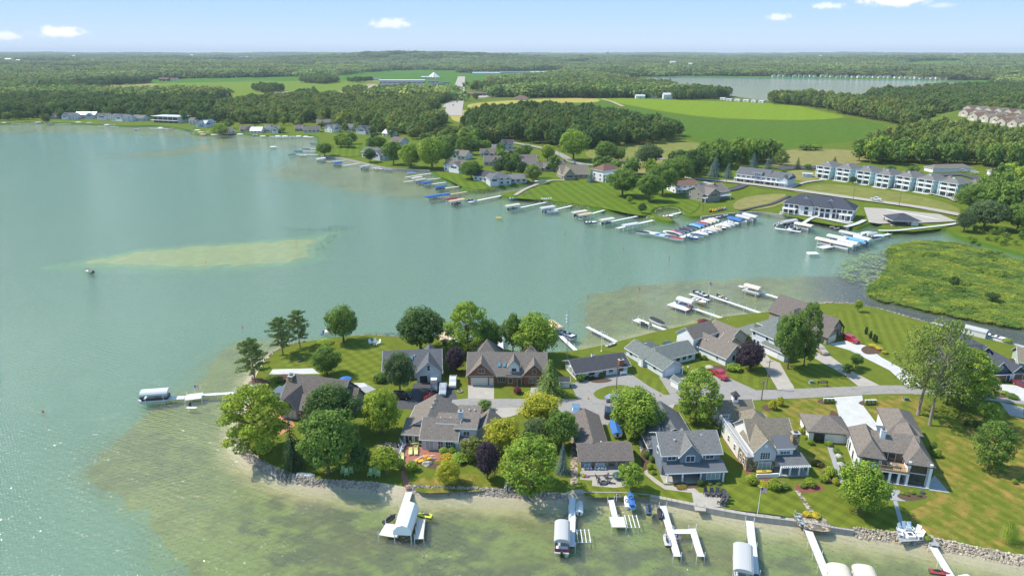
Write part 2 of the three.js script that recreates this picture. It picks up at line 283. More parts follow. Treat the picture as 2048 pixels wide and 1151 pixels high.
M.bed = mat([1, 1, 1], 1, { vertexColors: true });
structure('lake_bed', bedGrid(-140, 190, -215, -70, 0.52), M.bed);
structure('lake_bed', bedGrid(-330, 270, -520, -215, 1.7), M.bed);
structure('lake_bed', bedGrid(-900, 330, -905, -520, 6), M.bed);
structure('lake_bed', sheet([v3(-330, 0, -215), v3(-330, 0, -520), v3(-3000, 0, -520), v3(-3000, 0, -215)], -5.2), mat([0.24, 0.23, 0.11], 1));
structure('lake_bed', sheet([v3(-140, 0, -215), v3(-3000, 0, -215), v3(-3000, 0, 300), v3(-140, 0, 300)], -5.2), mat([0.24, 0.23, 0.11], 1));
M.water = new THREE.MeshPhysicalMaterial({ color: rgb(0.955, 0.97, 0.925), roughness: 0.06, transmission: 0.965, thickness: 0, ior: 1.33, bumpMap: scaled(T.ripple, 17), bumpScale: 0.42, side: THREE.DoubleSide });
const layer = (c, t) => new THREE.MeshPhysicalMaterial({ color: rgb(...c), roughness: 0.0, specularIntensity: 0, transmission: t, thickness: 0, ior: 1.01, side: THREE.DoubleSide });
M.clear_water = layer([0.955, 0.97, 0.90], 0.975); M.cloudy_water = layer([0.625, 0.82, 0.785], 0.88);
const LAKE = [v3(-3000, 0, 300), v3(700, 0, 300), v3(700, 0, -920), v3(-3000, 0, -920)];
structure('lake_water', sheet(LAKE, 0), M.water);
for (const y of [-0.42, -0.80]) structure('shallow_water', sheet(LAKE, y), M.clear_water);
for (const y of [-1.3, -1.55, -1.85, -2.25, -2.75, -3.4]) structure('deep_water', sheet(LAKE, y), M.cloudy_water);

// ---- streets, drives and paths on the peninsula
const LAY = LAND + 0.006;
structure('road', sheet(curve(px([[905, 799], [980, 797], [1050, 797], [1130, 797], [1222, 800], [1316, 790], [1420, 785], [1516, 780], [1620, 776], [1716, 772], [1795, 770], [1880, 776], [1967, 787], [2048, 792], [2150, 803], [2150, 822], [2048, 808], [1977, 800], [1900, 792], [1821, 787], [1727, 789], [1620, 795], [1521, 799], [1450, 804], [1380, 806], [1316, 811], [1222, 815], [1123, 815], [1039, 815], [960, 815], [908, 816]], LAND), true, 2), LAND + 0.018), M.asphalt);
const lay = (name, pts, m, k = 0, smoothIt = false) => structure(name, sheet(smoothIt ? curve(px(pts, LAND)) : px(pts, LAND), LAY + 0.005 * k), m);
lay('driveway', [[826, 766], [880, 762], [903, 768], [913, 790], [918, 818], [850, 822], [785, 815], [785, 800], [822, 795]], M.dark_asphalt);
lay('driveway', [[936, 769], [988, 770], [988, 800], [936, 800]], M.concrete);
lay('driveway', [[1063, 772], [1090, 770], [1093, 800], [1055, 800]], M.concrete);
lay('driveway', [[905, 811], [1050, 812], [1035, 828], [1010, 836], [985, 848], [965, 848], [915, 835], [905, 825]], M.concrete, 1);
lay('driveway', [[1115, 806], [1230, 806], [1225, 835], [1215, 850], [1165, 848], [1120, 842]], M.asphalt, 1);
lay('driveway', [[1140, 767], [1180, 757], [1245, 745], [1262, 747], [1300, 773], [1340, 795], [1320, 806], [1160, 806], [1148, 782]], M.asphalt, 2);
lay('driveway', [[1318, 753], [1358, 745], [1392, 758], [1420, 751], [1450, 752], [1511, 779], [1516, 787], [1350, 797], [1340, 788]], M.asphalt, 3);
lay('driveway', [[1522, 710], [1560, 725], [1590, 778], [1570, 781], [1540, 745], [1515, 715]], M.concrete, 1);
lay('driveway', [[1520, 700], [1530, 705], [1587, 770], [1590, 780], [1558, 782], [1530, 735], [1505, 712]], M.concrete, 2);
lay('driveway', [[1632, 705], [1650, 703], [1700, 740], [1760, 770], [1722, 776], [1690, 750], [1630, 716]], M.concrete, 2);
lay('driveway', [[1655, 687], [1700, 680], [1730, 690], [1765, 715], [1820, 745], [1870, 785], [1830, 788], [1780, 740], [1700, 700]], M.white_concrete, 2);
lay('driveway', [[1668, 794], [1725, 790], [1728, 812], [1770, 868], [1690, 866], [1678, 830]], M.white_concrete, 3);
lay('driveway', [[1980, 766], [2060, 772], [2060, 805], [2010, 790]], M.white_concrete, 3);
lay('driveway', [[1450, 802], [1490, 798], [1480, 825], [1455, 822]], M.white_concrete, 3);
lay('driveway', [[1318, 812], [1350, 808], [1335, 838], [1305, 838]], M.concrete, 3);
lay('gravel_drive', [[2000, 803], [2048, 815], [2048, 835], [2020, 830]], M.gravel, 1);
structure("lawn_island", sheet(curve(px([[1187, 786], [1215, 772], [1250, 770], [1268, 778], [1262, 796], [1200, 798]], LAND), true, 3), LAY + 0.02), M.turf);

// ---------------------------------------------------------------- trees: a tapered trunk with limbs and a crown of many small leaf faces
M.bark = mat([0.16, 0.12, 0.085], 1); M.pale_bark = mat([0.30, 0.26, 0.21], 1);
const leafMat = (c, tr = 0.32) => new THREE.MeshPhysicalMaterial({ color: rgb(...c), roughness: 1, specularIntensity: 0.2, transmission: tr, thickness: 0, side: THREE.DoubleSide, vertexColors: true });
const TONE = {
  green: leafMat([0.160, 0.252, 0.046]), dark: leafMat([0.092, 0.160, 0.040]), deep: leafMat([0.070, 0.125, 0.036]), bright: leafMat([0.252, 0.358, 0.046]), lime: leafMat([0.290, 0.371, 0.041]), gold: leafMat([0.419, 0.419, 0.038]),
  orange: leafMat([0.500, 0.378, 0.041]), purple: leafMat([0.068, 0.049, 0.061], 0.15), spruce: leafMat([0.046, 0.084, 0.035], 0.1), blue: leafMat([0.115, 0.182, 0.169], 0.1), pine: leafMat([0.165, 0.235, 0.055], 0.15), grey: leafMat([0.114, 0.171, 0.061]), sage: leafMat([0.225, 0.295, 0.062]), olive: leafMat([0.203, 0.230, 0.047]), red: leafMat([0.216, 0.061, 0.061], 0.2),
  rust: leafMat([0.230, 0.176, 0.047]), white: leafMat([0.72, 0.71, 0.6], 0.2), pink: leafMat([0.675, 0.243, 0.338], 0.2), yellow: leafMat([0.58, 0.47, 0.05], 0.2),
};
class Leaves {
  constructor() { this.p = []; this.n = []; this.c = []; }
  leaf(x, y, z, nx, ny, nz, s, tint, el = 1.5) {   // a diamond folded along its midrib
    const a = v3(nx, ny, nz).normalize(), t = v3(rr(-1, 1), rr(-1, 1), rr(-1, 1)).cross(a).normalize(), b = a.clone().cross(t), w = s / el * 0.62, l = s * 0.62, f = s * 0.16;
    const P = [[-l, 0, 0], [0, -w, -f], [l, 0, 0], [0, w, -f]].map(([u, v, k]) => [x + t.x * u + b.x * v + a.x * k, y + t.y * u + b.y * v + a.y * k, z + t.z * u + b.z * v + a.z * k]);
    for (const i of [0, 1, 2, 0, 2, 3]) { this.p.push(...P[i]); this.n.push(a.x, a.y, a.z); this.c.push(...tint); }
  }
  lobe(cx, cy, cz, rx, ry, rz, n, s, hue = 0, under = -0.75) {
    const g = 1 + 0.16 * hue;
    for (let i = 0; i < n; i++) {
      let x, y, z; do { x = rr(-1, 1); y = rr(-1, 1); z = rr(-1, 1); } while (x * x + y * y + z * z > 1 || x * x + y * y + z * z < 0.01);
      const d = Math.hypot(x, y, z); x /= d; y /= d; z /= d; if (y < under && rnd() < 0.7) { i -= rnd() < 0.9 ? 0 : 1; continue; }
      const k = 1.04 - 0.42 * rnd() ** 2.0, v = rr(0.78, 1.22), h = rr(-0.07, 0.07) + hue * 0.07;
      this.leaf(cx + x * rx * k, cy + y * ry * k, cz + z * rz * k, x + rr(-0.75, 0.75), y + 0.25 + rr(-0.6, 0.6), z + rr(-0.75, 0.75), s * rr(0.7, 1.25), [g * v * (1 + h), g * v, g * v * (1 - h)]);
    }
  }
  build() {
    const g = new THREE.BufferGeometry();
    g.setAttribute('position', new THREE.Float32BufferAttribute(this.p, 3)); g.setAttribute('normal', new THREE.Float32BufferAttribute(this.n, 3)); g.setAttribute('color', new THREE.Float32BufferAttribute(this.c, 3));
    return g;
  }
}
function limb(a, b, r0, r1, bend = 0.1, seg = 7) {   // tapered, slightly bent
  const n = 5, mid = a.clone().lerp(b, 0.5).add(v3(rr(-1, 1), rr(-0.3, 0.6), rr(-1, 1)).multiplyScalar(bend * a.distanceTo(b))), c = new THREE.QuadraticBezierCurve3(a, mid, b), pos = [], idx = [], fr = c.computeFrenetFrames(n);
  for (let i = 0; i <= n; i++) { const p = c.getPoint(i / n), r = lerp(r0, r1, i / n) * (i === 0 ? 1.15 : 1); for (let k = 0; k <= seg; k++) { const t = k / seg * 2 * Math.PI, w = p.clone().addScaledVector(fr.normals[i], Math.cos(t) * r).addScaledVector(fr.binormals[i], Math.sin(t) * r); pos.push(w.x, w.y, w.z); } }
  for (let i = 0; i < n; i++) for (let k = 0; k < seg; k++) { const q = i * (seg + 1) + k; idx.push(q, q + seg + 1, q + 1, q + 1, q + seg + 1, q + seg + 2); }
  const g = new THREE.BufferGeometry(); g.setAttribute('position', new THREE.Float32BufferAttribute(pos, 3)); g.setIndex(idx); g.computeVertexNormals(); return g.toNonIndexed();
}
// every prototype is 1 m tall and 1 m wide; { trunk, crown }
const shapes = {
  round(o) {   // o: start of the crown, number of lobes, leaves, leaf size
    const L = new Leaves(), tr = [limb(v3(0, 0, 0), v3(0.01, 0.55, 0), 0.030, 0.016, 0.03)], c0 = o.from ?? 0.2, n = o.lobes ?? 26;
    for (let i = 0; i < n; i++) {
      const f = (i + 0.5) / n, y = 1 - 2 * f, th = i * 2.39996 + rr(-0.3, 0.3), q = Math.sqrt(Math.max(0, 1 - y * y)), wide = o.cone ? lerp(1, 0.45, f < 0.5 ? 1 - f * 2 : 0) : 1;
      const R = 0.34 * rr(0.72, 1.22) * wide, h = (1 - c0) / 2, cx = Math.cos(th) * q * R, cz = Math.sin(th) * q * R, cy = c0 + h + y * h * 0.70 * rr(0.92, 1.06);
      const r = (o.r ?? 0.165) * rr(0.6, 1.3);
      L.lobe(cx, cy, cz, r, r * (o.flat ?? 0.85) * (1 - c0) * 1.1, r, Math.round((o.leaves ?? 4200) / n), o.s ?? 0.040, rr(-1, 1));
      if (i % 3 === 0) tr.push(limb(v3(0, rr(0.22, 0.45), 0), v3(cx * 0.9, cy - 0.02, cz * 0.9), 0.012, 0.004, 0.12, 5));
    }
    L.lobe(0, c0 + (1 - c0) * 0.46, 0, 0.27, (1 - c0) * 0.30, 0.27, Math.round((o.leaves ?? 4200) * 0.12), (o.s ?? 0.04) * 1.3, -0.5);
    return { trunk: merge(tr), crown: L.build() };
  },
  airy(o) {   // open crown: foliage in separate sprays along visible limbs
    const L = new Leaves(), tr = [], n = o.lobes ?? 34, fork = o.fork ?? 0.4, top = v3(rr(-0.04, 0.04), fork, rr(-0.03, 0.03));
    tr.push(limb(v3(0, 0, 0), top, 0.022, 0.015, 0.03), limb(top, v3(rr(-0.05, 0.05), 0.93, rr(-0.05, 0.05)), 0.013, 0.003, 0.06));
    for (let i = 0; i < n; i++) {
      const f = (i + 0.5) / n, th = i * 2.39996 + rr(-0.4, 0.4), y = lerp(o.from ?? 0.3, 0.95, f), k = Math.sin(Math.PI * clamp(0.12 + 0.86 * f, 0, 1)) ** 0.6, q = rr(0.22, 0.40) * k, c = v3(Math.cos(th) * q, y, Math.sin(th) * q), r = (o.r ?? 0.10) * rr(0.7, 1.3);
      L.lobe(c.x, c.y, c.z, r * 1.15, r * 0.55, r * 1.15, Math.round((o.leaves ?? 2600) / n), o.s ?? 0.032, rr(-1, 1), -0.95);
      tr.push(limb(v3(top.x * 0.6, Math.max(fork * 0.75, y - rr(0.10, 0.24)), 0), c, 0.007, 0.0018, 0.14, 4));
    }
    return { trunk: merge(tr), crown: L.build() };
  },
  spruce(o) {   // whorls of drooping boughs
    const L = new Leaves(), n = o.tiers ?? 17;
    for (let t = 0; t < n; t++) {
      const f = t / n, y = lerp(o.from ?? 0.06, 0.98, f), R = 0.5 * (1 - f) ** 0.85 + 0.015, nb = Math.max(4, Math.round(15 * (1 - f) + 3));
      for (let b = 0; b < nb; b++) {
        const th = b / nb * 6.283 + t * 0.7 + rr(-0.15, 0.15), len = R * rr(0.78, 1.1), m = Math.max(3, Math.round(len * 34)), tone = rr(0.8, 1.2);
        for (let k = 1; k <= m; k++) for (let e = 0; e < 2; e++) { const q = k / m * len, sp = (o.s ?? 0.035); L.leaf(Math.cos(th) * q + rr(-1, 1) * 0.02, y - q * 0.30 * (k / m) + rr(-1, 1) * 0.008, Math.sin(th) * q + rr(-1, 1) * 0.02, Math.cos(th) * 0.5 + rr(-0.6, 0.6), 0.9, Math.sin(th) * 0.5 + rr(-0.6, 0.6), sp * rr(0.8, 1.3), [tone, tone * rr(0.92, 1.08), tone], 2.2); }
      }
    }
    return { trunk: limb(v3(0, 0, 0), v3(0, 0.95, 0), 0.024, 0.003, 0), crown: L.build() };
  },
  pine(o) {   // eastern white pine: flat plumes on level limbs, with gaps of sky between
    const L = new Leaves(), lean = o.lean ?? 0.06, at = (y) => lean * y * y, tr = [limb(v3(0, 0, 0), v3(at(0.97), 0.97, 0), 0.024, 0.004, 0.03)], n = 13;
    for (let t = 0; t < n; t++) {
      const f = t / n, y = lerp(o.from ?? 0.24, 0.97, f), nb = 4, R = 0.5 * (0.45 + 0.75 * Math.sin(Math.PI * (0.25 + 0.72 * f)) ** 0.8) * (f > 0.85 ? 0.6 : 1);
      for (let b = 0; b < nb; b++) {
        const th = b / nb * 6.283 + t * 1.1 + rr(-0.5, 0.5), len = R * rr(0.5, 1.05), e = v3(at(y) + Math.cos(th) * len, y + len * rr(0.02, 0.16), Math.sin(th) * len), s = v3(at(y), y, 0);
        tr.push(limb(s, e, 0.006, 0.0015, 0.08, 4));
        for (let k = 0; k < 4; k++) { const c = s.clone().lerp(e, 0.42 + 0.2 * k), r = 0.055 * rr(0.8, 1.25); L.lobe(c.x, c.y + 0.012, c.z, r * 1.35, r * 0.52, r * 1.35, 34, 0.030, rr(-1, 1), -0.95); }
      }
    }
    return { trunk: merge(tr), crown: L.build() };
  },
  column(o) { const L = new Leaves(); for (let i = 0; i < 14; i++) { const f = i / 13, r = 0.42 * Math.sin(Math.PI * (0.2 + 0.74 * f)) ** 0.8 + 0.05; for (let k = 0; k < 3; k++) L.lobe(rr(-0.1, 0.1), 0.08 + 0.86 * f, rr(-0.1, 0.1), r * 0.85, 0.07, r * 0.85, 26, 0.10, rr(-1, 1)); } return { trunk: cyl(0.04, 0.03, 0.2), crown: L.build() }; },
  bush(o) { const L = new Leaves(), n = o.lobes ?? 12; for (let i = 0; i < n; i++) { const th = i * 2.4, q = i ? 0.30 * Math.sqrt(i / n) : 0, y = 0.36 + 0.26 * (1 - q / 0.3) * rr(0.7, 1.1); L.lobe(Math.cos(th) * q, y, Math.sin(th) * q, 0.22, 0.30, 0.22, Math.round((o.leaves ?? 1500) / n), o.s ?? 0.085, rr(-1, 1), -0.95); } return { trunk: merge([0, 1, 2].map((k) => bar(v3(0, 0, 0), v3(Math.cos(k * 2.1) * 0.15, 0.4, Math.sin(k * 2.1) * 0.15), 0.02, 5))), crown: L.build() }; },
  weeping(o) { const L = new Leaves(); for (let i = 0; i < 70; i++) { const th = i * 2.4, q = 0.46 * Math.sqrt((i + 1) / 70), y0 = 0.96 - q * q * 0.9; for (let k = 0; k < 12; k++) L.leaf(Math.cos(th) * q + rr(-0.02, 0.02), y0 - k * (y0 - 0.06) / 13, Math.sin(th) * q + rr(-0.02, 0.02), Math.cos(th), 0.2, Math.sin(th), 0.075, [rr(0.85, 1.15), 1, 0.9], 3); } return { trunk: limb(v3(0, 0, 0), v3(0, 0.85, 0), 0.03, 0.012, 0.04), crown: L.build() }; },
};
const KIND = {};
const grow = (name, shape, n, o) => { KIND[name] = []; for (let i = 0; i < n; i++) KIND[name].push(shapes[shape](o)); };
grow('maple', 'round', 3, { from: 0.10, lobes: 40, leaves: 9000, s: 0.034, r: 0.145 });
grow('oak', 'round', 3, { from: 0.16, lobes: 34, leaves: 8500, s: 0.035, r: 0.16 });
grow('upright', 'round', 2, { from: 0.18, lobes: 30, leaves: 4800, s: 0.046, r: 0.14, cone: true });
grow('open', 'airy', 3, { from: 0.16, lobes: 54, leaves: 7000, s: 0.030, r: 0.098, fork: 0.3 });
grow('tall', 'airy', 3, { from: 0.30, lobes: 44, leaves: 3600, s: 0.022, r: 0.085, fork: 0.42 });
grow('spruce', 'spruce', 2, {}); grow('pine', 'pine', 3, {}); grow('column', 'column', 1, {}); grow('bush', 'bush', 2, {}); grow('weeping', 'weeping', 1, {});
grow('small', 'round', 2, { from: 0.22, lobes: 16, leaves: 2600, s: 0.058, r: 0.18 });
grow('far', 'round', 4, { from: 0.12, lobes: 15, leaves: 760, s: 0.098, r: 0.20 });
let turnCount = 0;
function plant(name, kind, tone, pos, height, width, label, category, group, turn) {
  const v = KIND[kind][turnCount++ % KIND[kind].length], o = thing(name, label, category, group);
  const bare = kind === 'bush' || kind === 'column';
  mesh(bare ? 'stem' : 'trunk', v.trunk, kind === 'tall' ? M.pale_bark : M.bark, o); mesh(bare ? 'foliage' : 'crown', v.crown, TONE[tone], o);
  o.position.copy(pos); o.scale.set(width, height, width); o.rotation.y = turn ?? turnCount * 1.7; return o;
}
// trunk foot and top in the photo give distance and height; the crown's width comes from its pixels at that distance
const depthOf = (p) => -p.z * CP + (EYE - p.y) * SP;
function heightAt(p, ty) { const b = H0 / 2 - ty, dy = b * CP - FOC * SP, dz = -b * SP - FOC * CP; return EYE + dy / dz * p.z - p.y; }
function tree(kind, tone, bx, by, ty, wpx, label, o = {}) {
  const p = L(bx, by, o.y ?? LAND), h = heightAt(p, ty), w = wpx * depthOf(p) / FOC;
  return plant(o.name ?? 'tree', kind, tone, p, h, w * (o.k ?? 1.12), label, o.category ?? 'tree', o.group, o.turn);
}
const bushAt = (tone, bx, by, wpx, hpx, label, o = {}) => { const p = L(bx, by), s = depthOf(p) / FOC; return plant(o.name ?? 'shrub', o.kind ?? 'bush', tone, p, hpx * s * 1.15, wpx * s * 1.25, label, o.category ?? 'shrub', o.group); };

// the peninsula's trees
tree('open', 'lime', 516, 906, 772, 150, 'large spreading light green tree overhanging the rocky point', { k: 1.06 });
tree('pine', 'pine', 510, 763, 677, 62, 'windswept white pine leaning over the rocks beside the stone landing', { k: 0.92, turn: 2.9, name: 'pine_tree' });
tree('pine', 'pine', 566, 709, 633, 54, 'white pine on the lawn edge, the one with the wider lower limbs', { k: 0.92, turn: 3.3, name: 'pine_tree' });
tree('pine', 'pine', 600, 694, 619, 46, 'dark white pine on the lawn edge behind its wider neighbour', { k: 0.92, turn: 3.0, name: 'pine_tree' });
tree('oak', 'green', 687, 683, 611, 62, 'round green tree at the far edge of the striped lawn');
tree('maple', 'green', 654, 750, 692, 58, 'round green maple at the back wall of the brown-roofed house');
tree('oak', 'grey', 800, 786, 703, 57, 'grey-green round tree before the grey house with an open garage');
tree('oak', 'dark', 668, 868, 770, 104, 'broad dark green tree beside the brown-roofed house');
tree('maple', 'green', 657, 948, 820, 122, 'huge dense maple with yellowish tips behind the stone revetment', { k: 1.08 });
tree('spruce', 'spruce', 588, 940, 827, 46, 'tall dark spruce between the light green tree and the huge maple', { name: 'spruce_tree' });
tree('maple', 'lime', 764, 868, 780, 78, 'bright yellow-green maple above the stone fire pit circle');
tree('upright', 'dark', 721, 948, 889, 48, 'small dense dark tree behind the green lawn chairs');
tree('small', 'lime', 773, 950, 893, 48, 'small yellow-green tree beside the brick walk');
tree('oak', 'dark', 842, 704, 615, 92, 'broad dark tree at the water behind the grey house');
tree('open', 'bright', 936, 708, 602, 92, 'tall bright green tree at the water behind the brick house', { k: 1.2 });
tree('oak', 'green', 983, 708, 640, 50, 'green tree tucked beside the tall bright tree at the docks');
tree('maple', 'bright', 1070, 716, 625, 88, 'broad bright tree at the shore behind the end of the brick house');
tree('upright', 'green', 1026, 708, 624, 44, 'slim dark-topped tree beside the broad bright shore tree');
tree('maple', 'purple', 911, 744, 691, 39, 'purple-leaved tree between the grey house and the brick house');
tree('spruce', 'pine', 1099, 790, 713, 68, 'airy feathery larch before the end of the brick house', { name: 'larch_tree' });
tree('maple', 'gold', 1081, 848, 788, 80, 'golden yellow round tree beside the street');
tree('maple', 'gold', 1006, 903, 835, 74, 'golden yellow round tree beside the taupe house');
tree('oak', 'grey', 1076, 892, 838, 58, 'blue-green round tree between the two golden trees');
tree('oak', 'green', 1123, 894, 819, 62, 'mid green tree beside the brown ranch house');
tree('open', 'bright', 1061, 985, 874, 122, 'wide airy locust tree above the stone revetment', { k: 1.2 });
tree('small', 'olive', 946, 921, 874, 44, 'olive green tree at the corner of the taupe house');
tree('maple', 'purple', 975, 958, 881, 50, 'dark purple plum tree on the lakefront lawn');
tree('spruce', 'blue', 1125, 945, 885, 33, 'small blue spruce beside the brown ranch house', { name: 'spruce_tree' });
tree('maple', 'gold', 897, 969, 922, 50, 'low golden bush-shaped tree on the lakefront lawn');
tree('maple', 'bright', 1268, 872, 773, 98, 'bright green maple shading the parked boat');
tree('open', 'bright', 1392, 845, 741, 90, 'open-crowned bright tree on the lawn beside the street', { k: 1.2 });
tree('maple', 'purple', 1499, 740, 682, 50, 'purple maple between two driveways');
tree('oak', 'green', 1575, 737, 620, 60, 'tall green tree on the verge, its twin standing to one side', { group: 'twin verge trees' });
tree('open', 'green', 1608, 732, 603, 58, 'tall green tree on the verge, its twin standing to one side', { group: 'twin verge trees' });
tree('small', 'green', 1711, 735, 706, 22, 'young tree with dark round crown by the wide driveway', { group: 'young driveway trees' });
tree('small', 'dark', 1694, 752, 726, 19, 'young tree with dark round crown by the wide driveway', { group: 'young driveway trees' });
tree('small', 'lime', 1716, 623, 599, 14, 'lime green sapling at the tip of the striped canal lawn');
tree('tall', 'sage', 1836, 829, 646, 128, 'very tall thin-leaved cottonwood with a straight trunk');
tree('tall', 'sage', 1860, 850, 632, 118, 'very tall thin-leaved cottonwood with a leaning pale trunk', { turn: 0.4 });
tree('open', 'sage', 1893, 808, 690, 66, 'slender sage green tree behind the cottonwoods');
tree('open', 'bright', 1926, 812, 695, 92, 'wide green tree beside the street near the navy house', { k: 1.2 });
tree('open', 'bright', 1968, 800, 745, 50, 'low branching tree at the edge of the street by the navy house');
tree('maple', 'bright', 1718, 1025, 922, 92, 'full round tree before the white lake house');
tree('open', 'green', 1978, 939, 841, 72, 'open tree with a bare lower trunk on the wide dry lawn', { k: 1.2 });
tree('small', 'bright', 1976, 855, 809, 44, 'bushy bright tree behind the wide dry lawn');
tree('small', 'lime', 1842, 770, 735, 26, 'small bright tree at the foot of the cottonwoods');
tree('weeping', 'bright', 2017, 1085, 1046, 36, 'small weeping tree on the wide dry lawn', { k: 1 });
tree('small', 'bright', 1261, 980, 925, 46, 'small round bright tree beside the patio of the ranch house');
tree('small', 'green', 970, 820, 801, 26, 'clipped little tree on the island in the drive');

// ---------------------------------------------------------------- houses: walls, roofs, windows, doors, chimneys, porches
const roofM = (c) => mat(c, 0.95, { map: scaled(T.shingle, 2.6), bumpMap: scaled(T.shingle, 2.6), bumpScale: 0.03 });
const sideM = (c) => mat(c, 0.8, { map: scaled(T.siding, 1, 1.6), bumpMap: scaled(T.siding, 1, 1.6), bumpScale: 0.02 });
const metalM = (c) => mat(c, 0.5, { map: scaled(T.seam, 1.8, 1), bumpMap: scaled(T.seam, 1.8, 1), bumpScale: 0.02, metalness: 0.3 });
const R = { taupe: roofM([0.232, 0.200, 0.172]), grey: roofM([0.216, 0.212, 0.204]), dark: roofM([0.092, 0.092, 0.100]), tan: roofM([0.264, 0.228, 0.172]), brown: roofM([0.188, 0.160, 0.144]), slate: roofM([0.160, 0.164, 0.172]), green: roofM([0.188, 0.208, 0.192]), navy: roofM([0.084, 0.092, 0.112]), seam: metalM([0.16, 0.165, 0.175]), blue: metalM([0.15, 0.19, 0.24]), redbrown: roofM([0.224, 0.136, 0.104]), white: metalM([0.72, 0.72, 0.71]) };
const S = { white: sideM([0.78, 0.78, 0.77]), grey: sideM([0.56, 0.585, 0.62]), blue: sideM([0.19, 0.225, 0.265]), navy: sideM([0.10, 0.125, 0.165]), taupe: sideM([0.50, 0.465, 0.42]), cream: sideM([0.72, 0.70, 0.645]), brown: sideM([0.34, 0.295, 0.24]), tan: sideM([0.50, 0.45, 0.37]), sage: sideM([0.42, 0.52, 0.42]), aqua: sideM([0.52, 0.70, 0.74]), pale: sideM([0.62, 0.67, 0.71]), olive: sideM([0.27, 0.26, 0.22]), red: sideM([0.30, 0.07, 0.06]),
  brick: mat([0.36, 0.17, 0.105], 0.9, { map: scaled(T.brick, 1.9) }), stone: mat([0.56, 0.48, 0.37], 0.9, { map: scaled(T.stone, 3.2), bumpMap: scaled(T.stone, 3.2), bumpScale: 0.04 }) };
M.white = mat([0.80, 0.80, 0.79], 0.6); M.trim = mat([0.76, 0.76, 0.75], 0.7); M.black = mat([0.025, 0.025, 0.028], 0.5); M.dark = mat([0.06, 0.06, 0.065], 0.7); M.grey = mat([0.42, 0.43, 0.44], 0.6); M.metal = mat([0.55, 0.56, 0.58], 0.35, { metalness: 0.8 }); M.wood = mat([0.42, 0.28, 0.16], 0.85, { map: scaled(T.plank, 2.2) }); M.greywood = mat([0.38, 0.35, 0.32], 0.9, { map: scaled(T.plank, 2.2) }); M.pole = mat([0.22, 0.185, 0.15], 0.95); M.almond = mat([0.66, 0.60, 0.50], 0.7, { map: scaled(T.siding, 1, 5) }); M.garage = mat([0.80, 0.80, 0.79], 0.6, { map: scaled(T.siding, 1, 5) }); M.browndoor = mat([0.22, 0.115, 0.07], 0.65, { map: scaled(T.siding, 1, 5) }); M.door = mat([0.20, 0.07, 0.05], 0.6);
M.glass = new THREE.MeshPhysicalMaterial({ color: rgb(0.030, 0.040, 0.048), roughness: 0.06, specularIntensity: 1, clearcoat: 0.6, clearcoatRoughness: 0.03 });
M.curtain_glass = new THREE.MeshPhysicalMaterial({ color: rgb(0.30, 0.38, 0.36), roughness: 0.08, clearcoat: 0.6 });
M.skylight = new THREE.MeshPhysicalMaterial({ color: rgb(0.10, 0.22, 0.30), roughness: 0.05, clearcoat: 1 });
const cache = {};
const memo = (k, f) => cache[k] ?? (cache[k] = f());
const winFrame = (w, h, c, r) => memo(`wf${w},${h},${c},${r}`, () => {
  const t = 0.09, L = [box(w + 2 * t, t, 0.10, 0, -t, 0), box(w + 2 * t, t, 0.10, 0, h, 0), box(t, h, 0.10, -w / 2 - t / 2, 0, 0), box(t, h, 0.10, w / 2 + t / 2, 0, 0)];
  for (let i = 1; i < c; i++) L.push(box(0.055, h, 0.07, -w / 2 + w * i / c, 0, 0)); for (let i = 1; i < r; i++) L.push(box(w, 0.05, 0.06, 0, h * i / r - 0.025, 0));
  return merge(L);
});
const paneGeo = (w, h) => memo(`pg${w},${h}`, () => box(w, h, 0.03, 0, 0, -0.012));
function roofSlabs(x0, x1, z0, z1, e, rise, kind, t = 0.16) {   // eave rectangle incl. overhang; z1 is the front
  const xm = (x0 + x1) / 2, zm = (z0 + z1) / 2, A = v3(x0, e, z1), B = v3(x1, e, z1), C = v3(x1, e, z0), D = v3(x0, e, z0);
  if (kind === 'x') { const p = v3(x0, e + rise, zm), q = v3(x1, e + rise, zm); return [slab([A, B, q, p], t), slab([C, D, p, q], t)]; }
  if (kind === 'z') { const p = v3(xm, e + rise, z1), q = v3(xm, e + rise, z0); return [slab([B, C, q, p], t), slab([D, A, p, q], t)]; }
  if (kind === 'front') { const p = v3(x0, e + rise, z0), q = v3(x1, e + rise, z0); return [slab([A, B, q, p], t)]; }
  if (kind === 'left') return [slab([A, v3(x1, e + rise, z1), v3(x1, e + rise, z0), D], t)];
  if (kind === 'flat') return [slab([A, B, C, D], t)];
  const w = x1 - x0, d = z1 - z0;
  if (w >= d) { const p = v3(x0 + d / 2, e + rise, zm), q = v3(x1 - d / 2, e + rise, zm); return w - d < 0.05 ? [[A, B], [B, C], [C, D], [D, A]].map(([a, b]) => slab([a, b, p], t)) : [slab([A, B, q, p], t), slab([C, D, p, q], t), slab([B, C, q], t), slab([D, A, p], t)]; }
  const p = v3(xm, e + rise, z1 - w / 2), q = v3(xm, e + rise, z0 + w / 2);
  return [slab([A, B, p], t), slab([B, C, q, p], t), slab([C, D, q], t), slab([D, A, p, q], t)];
}
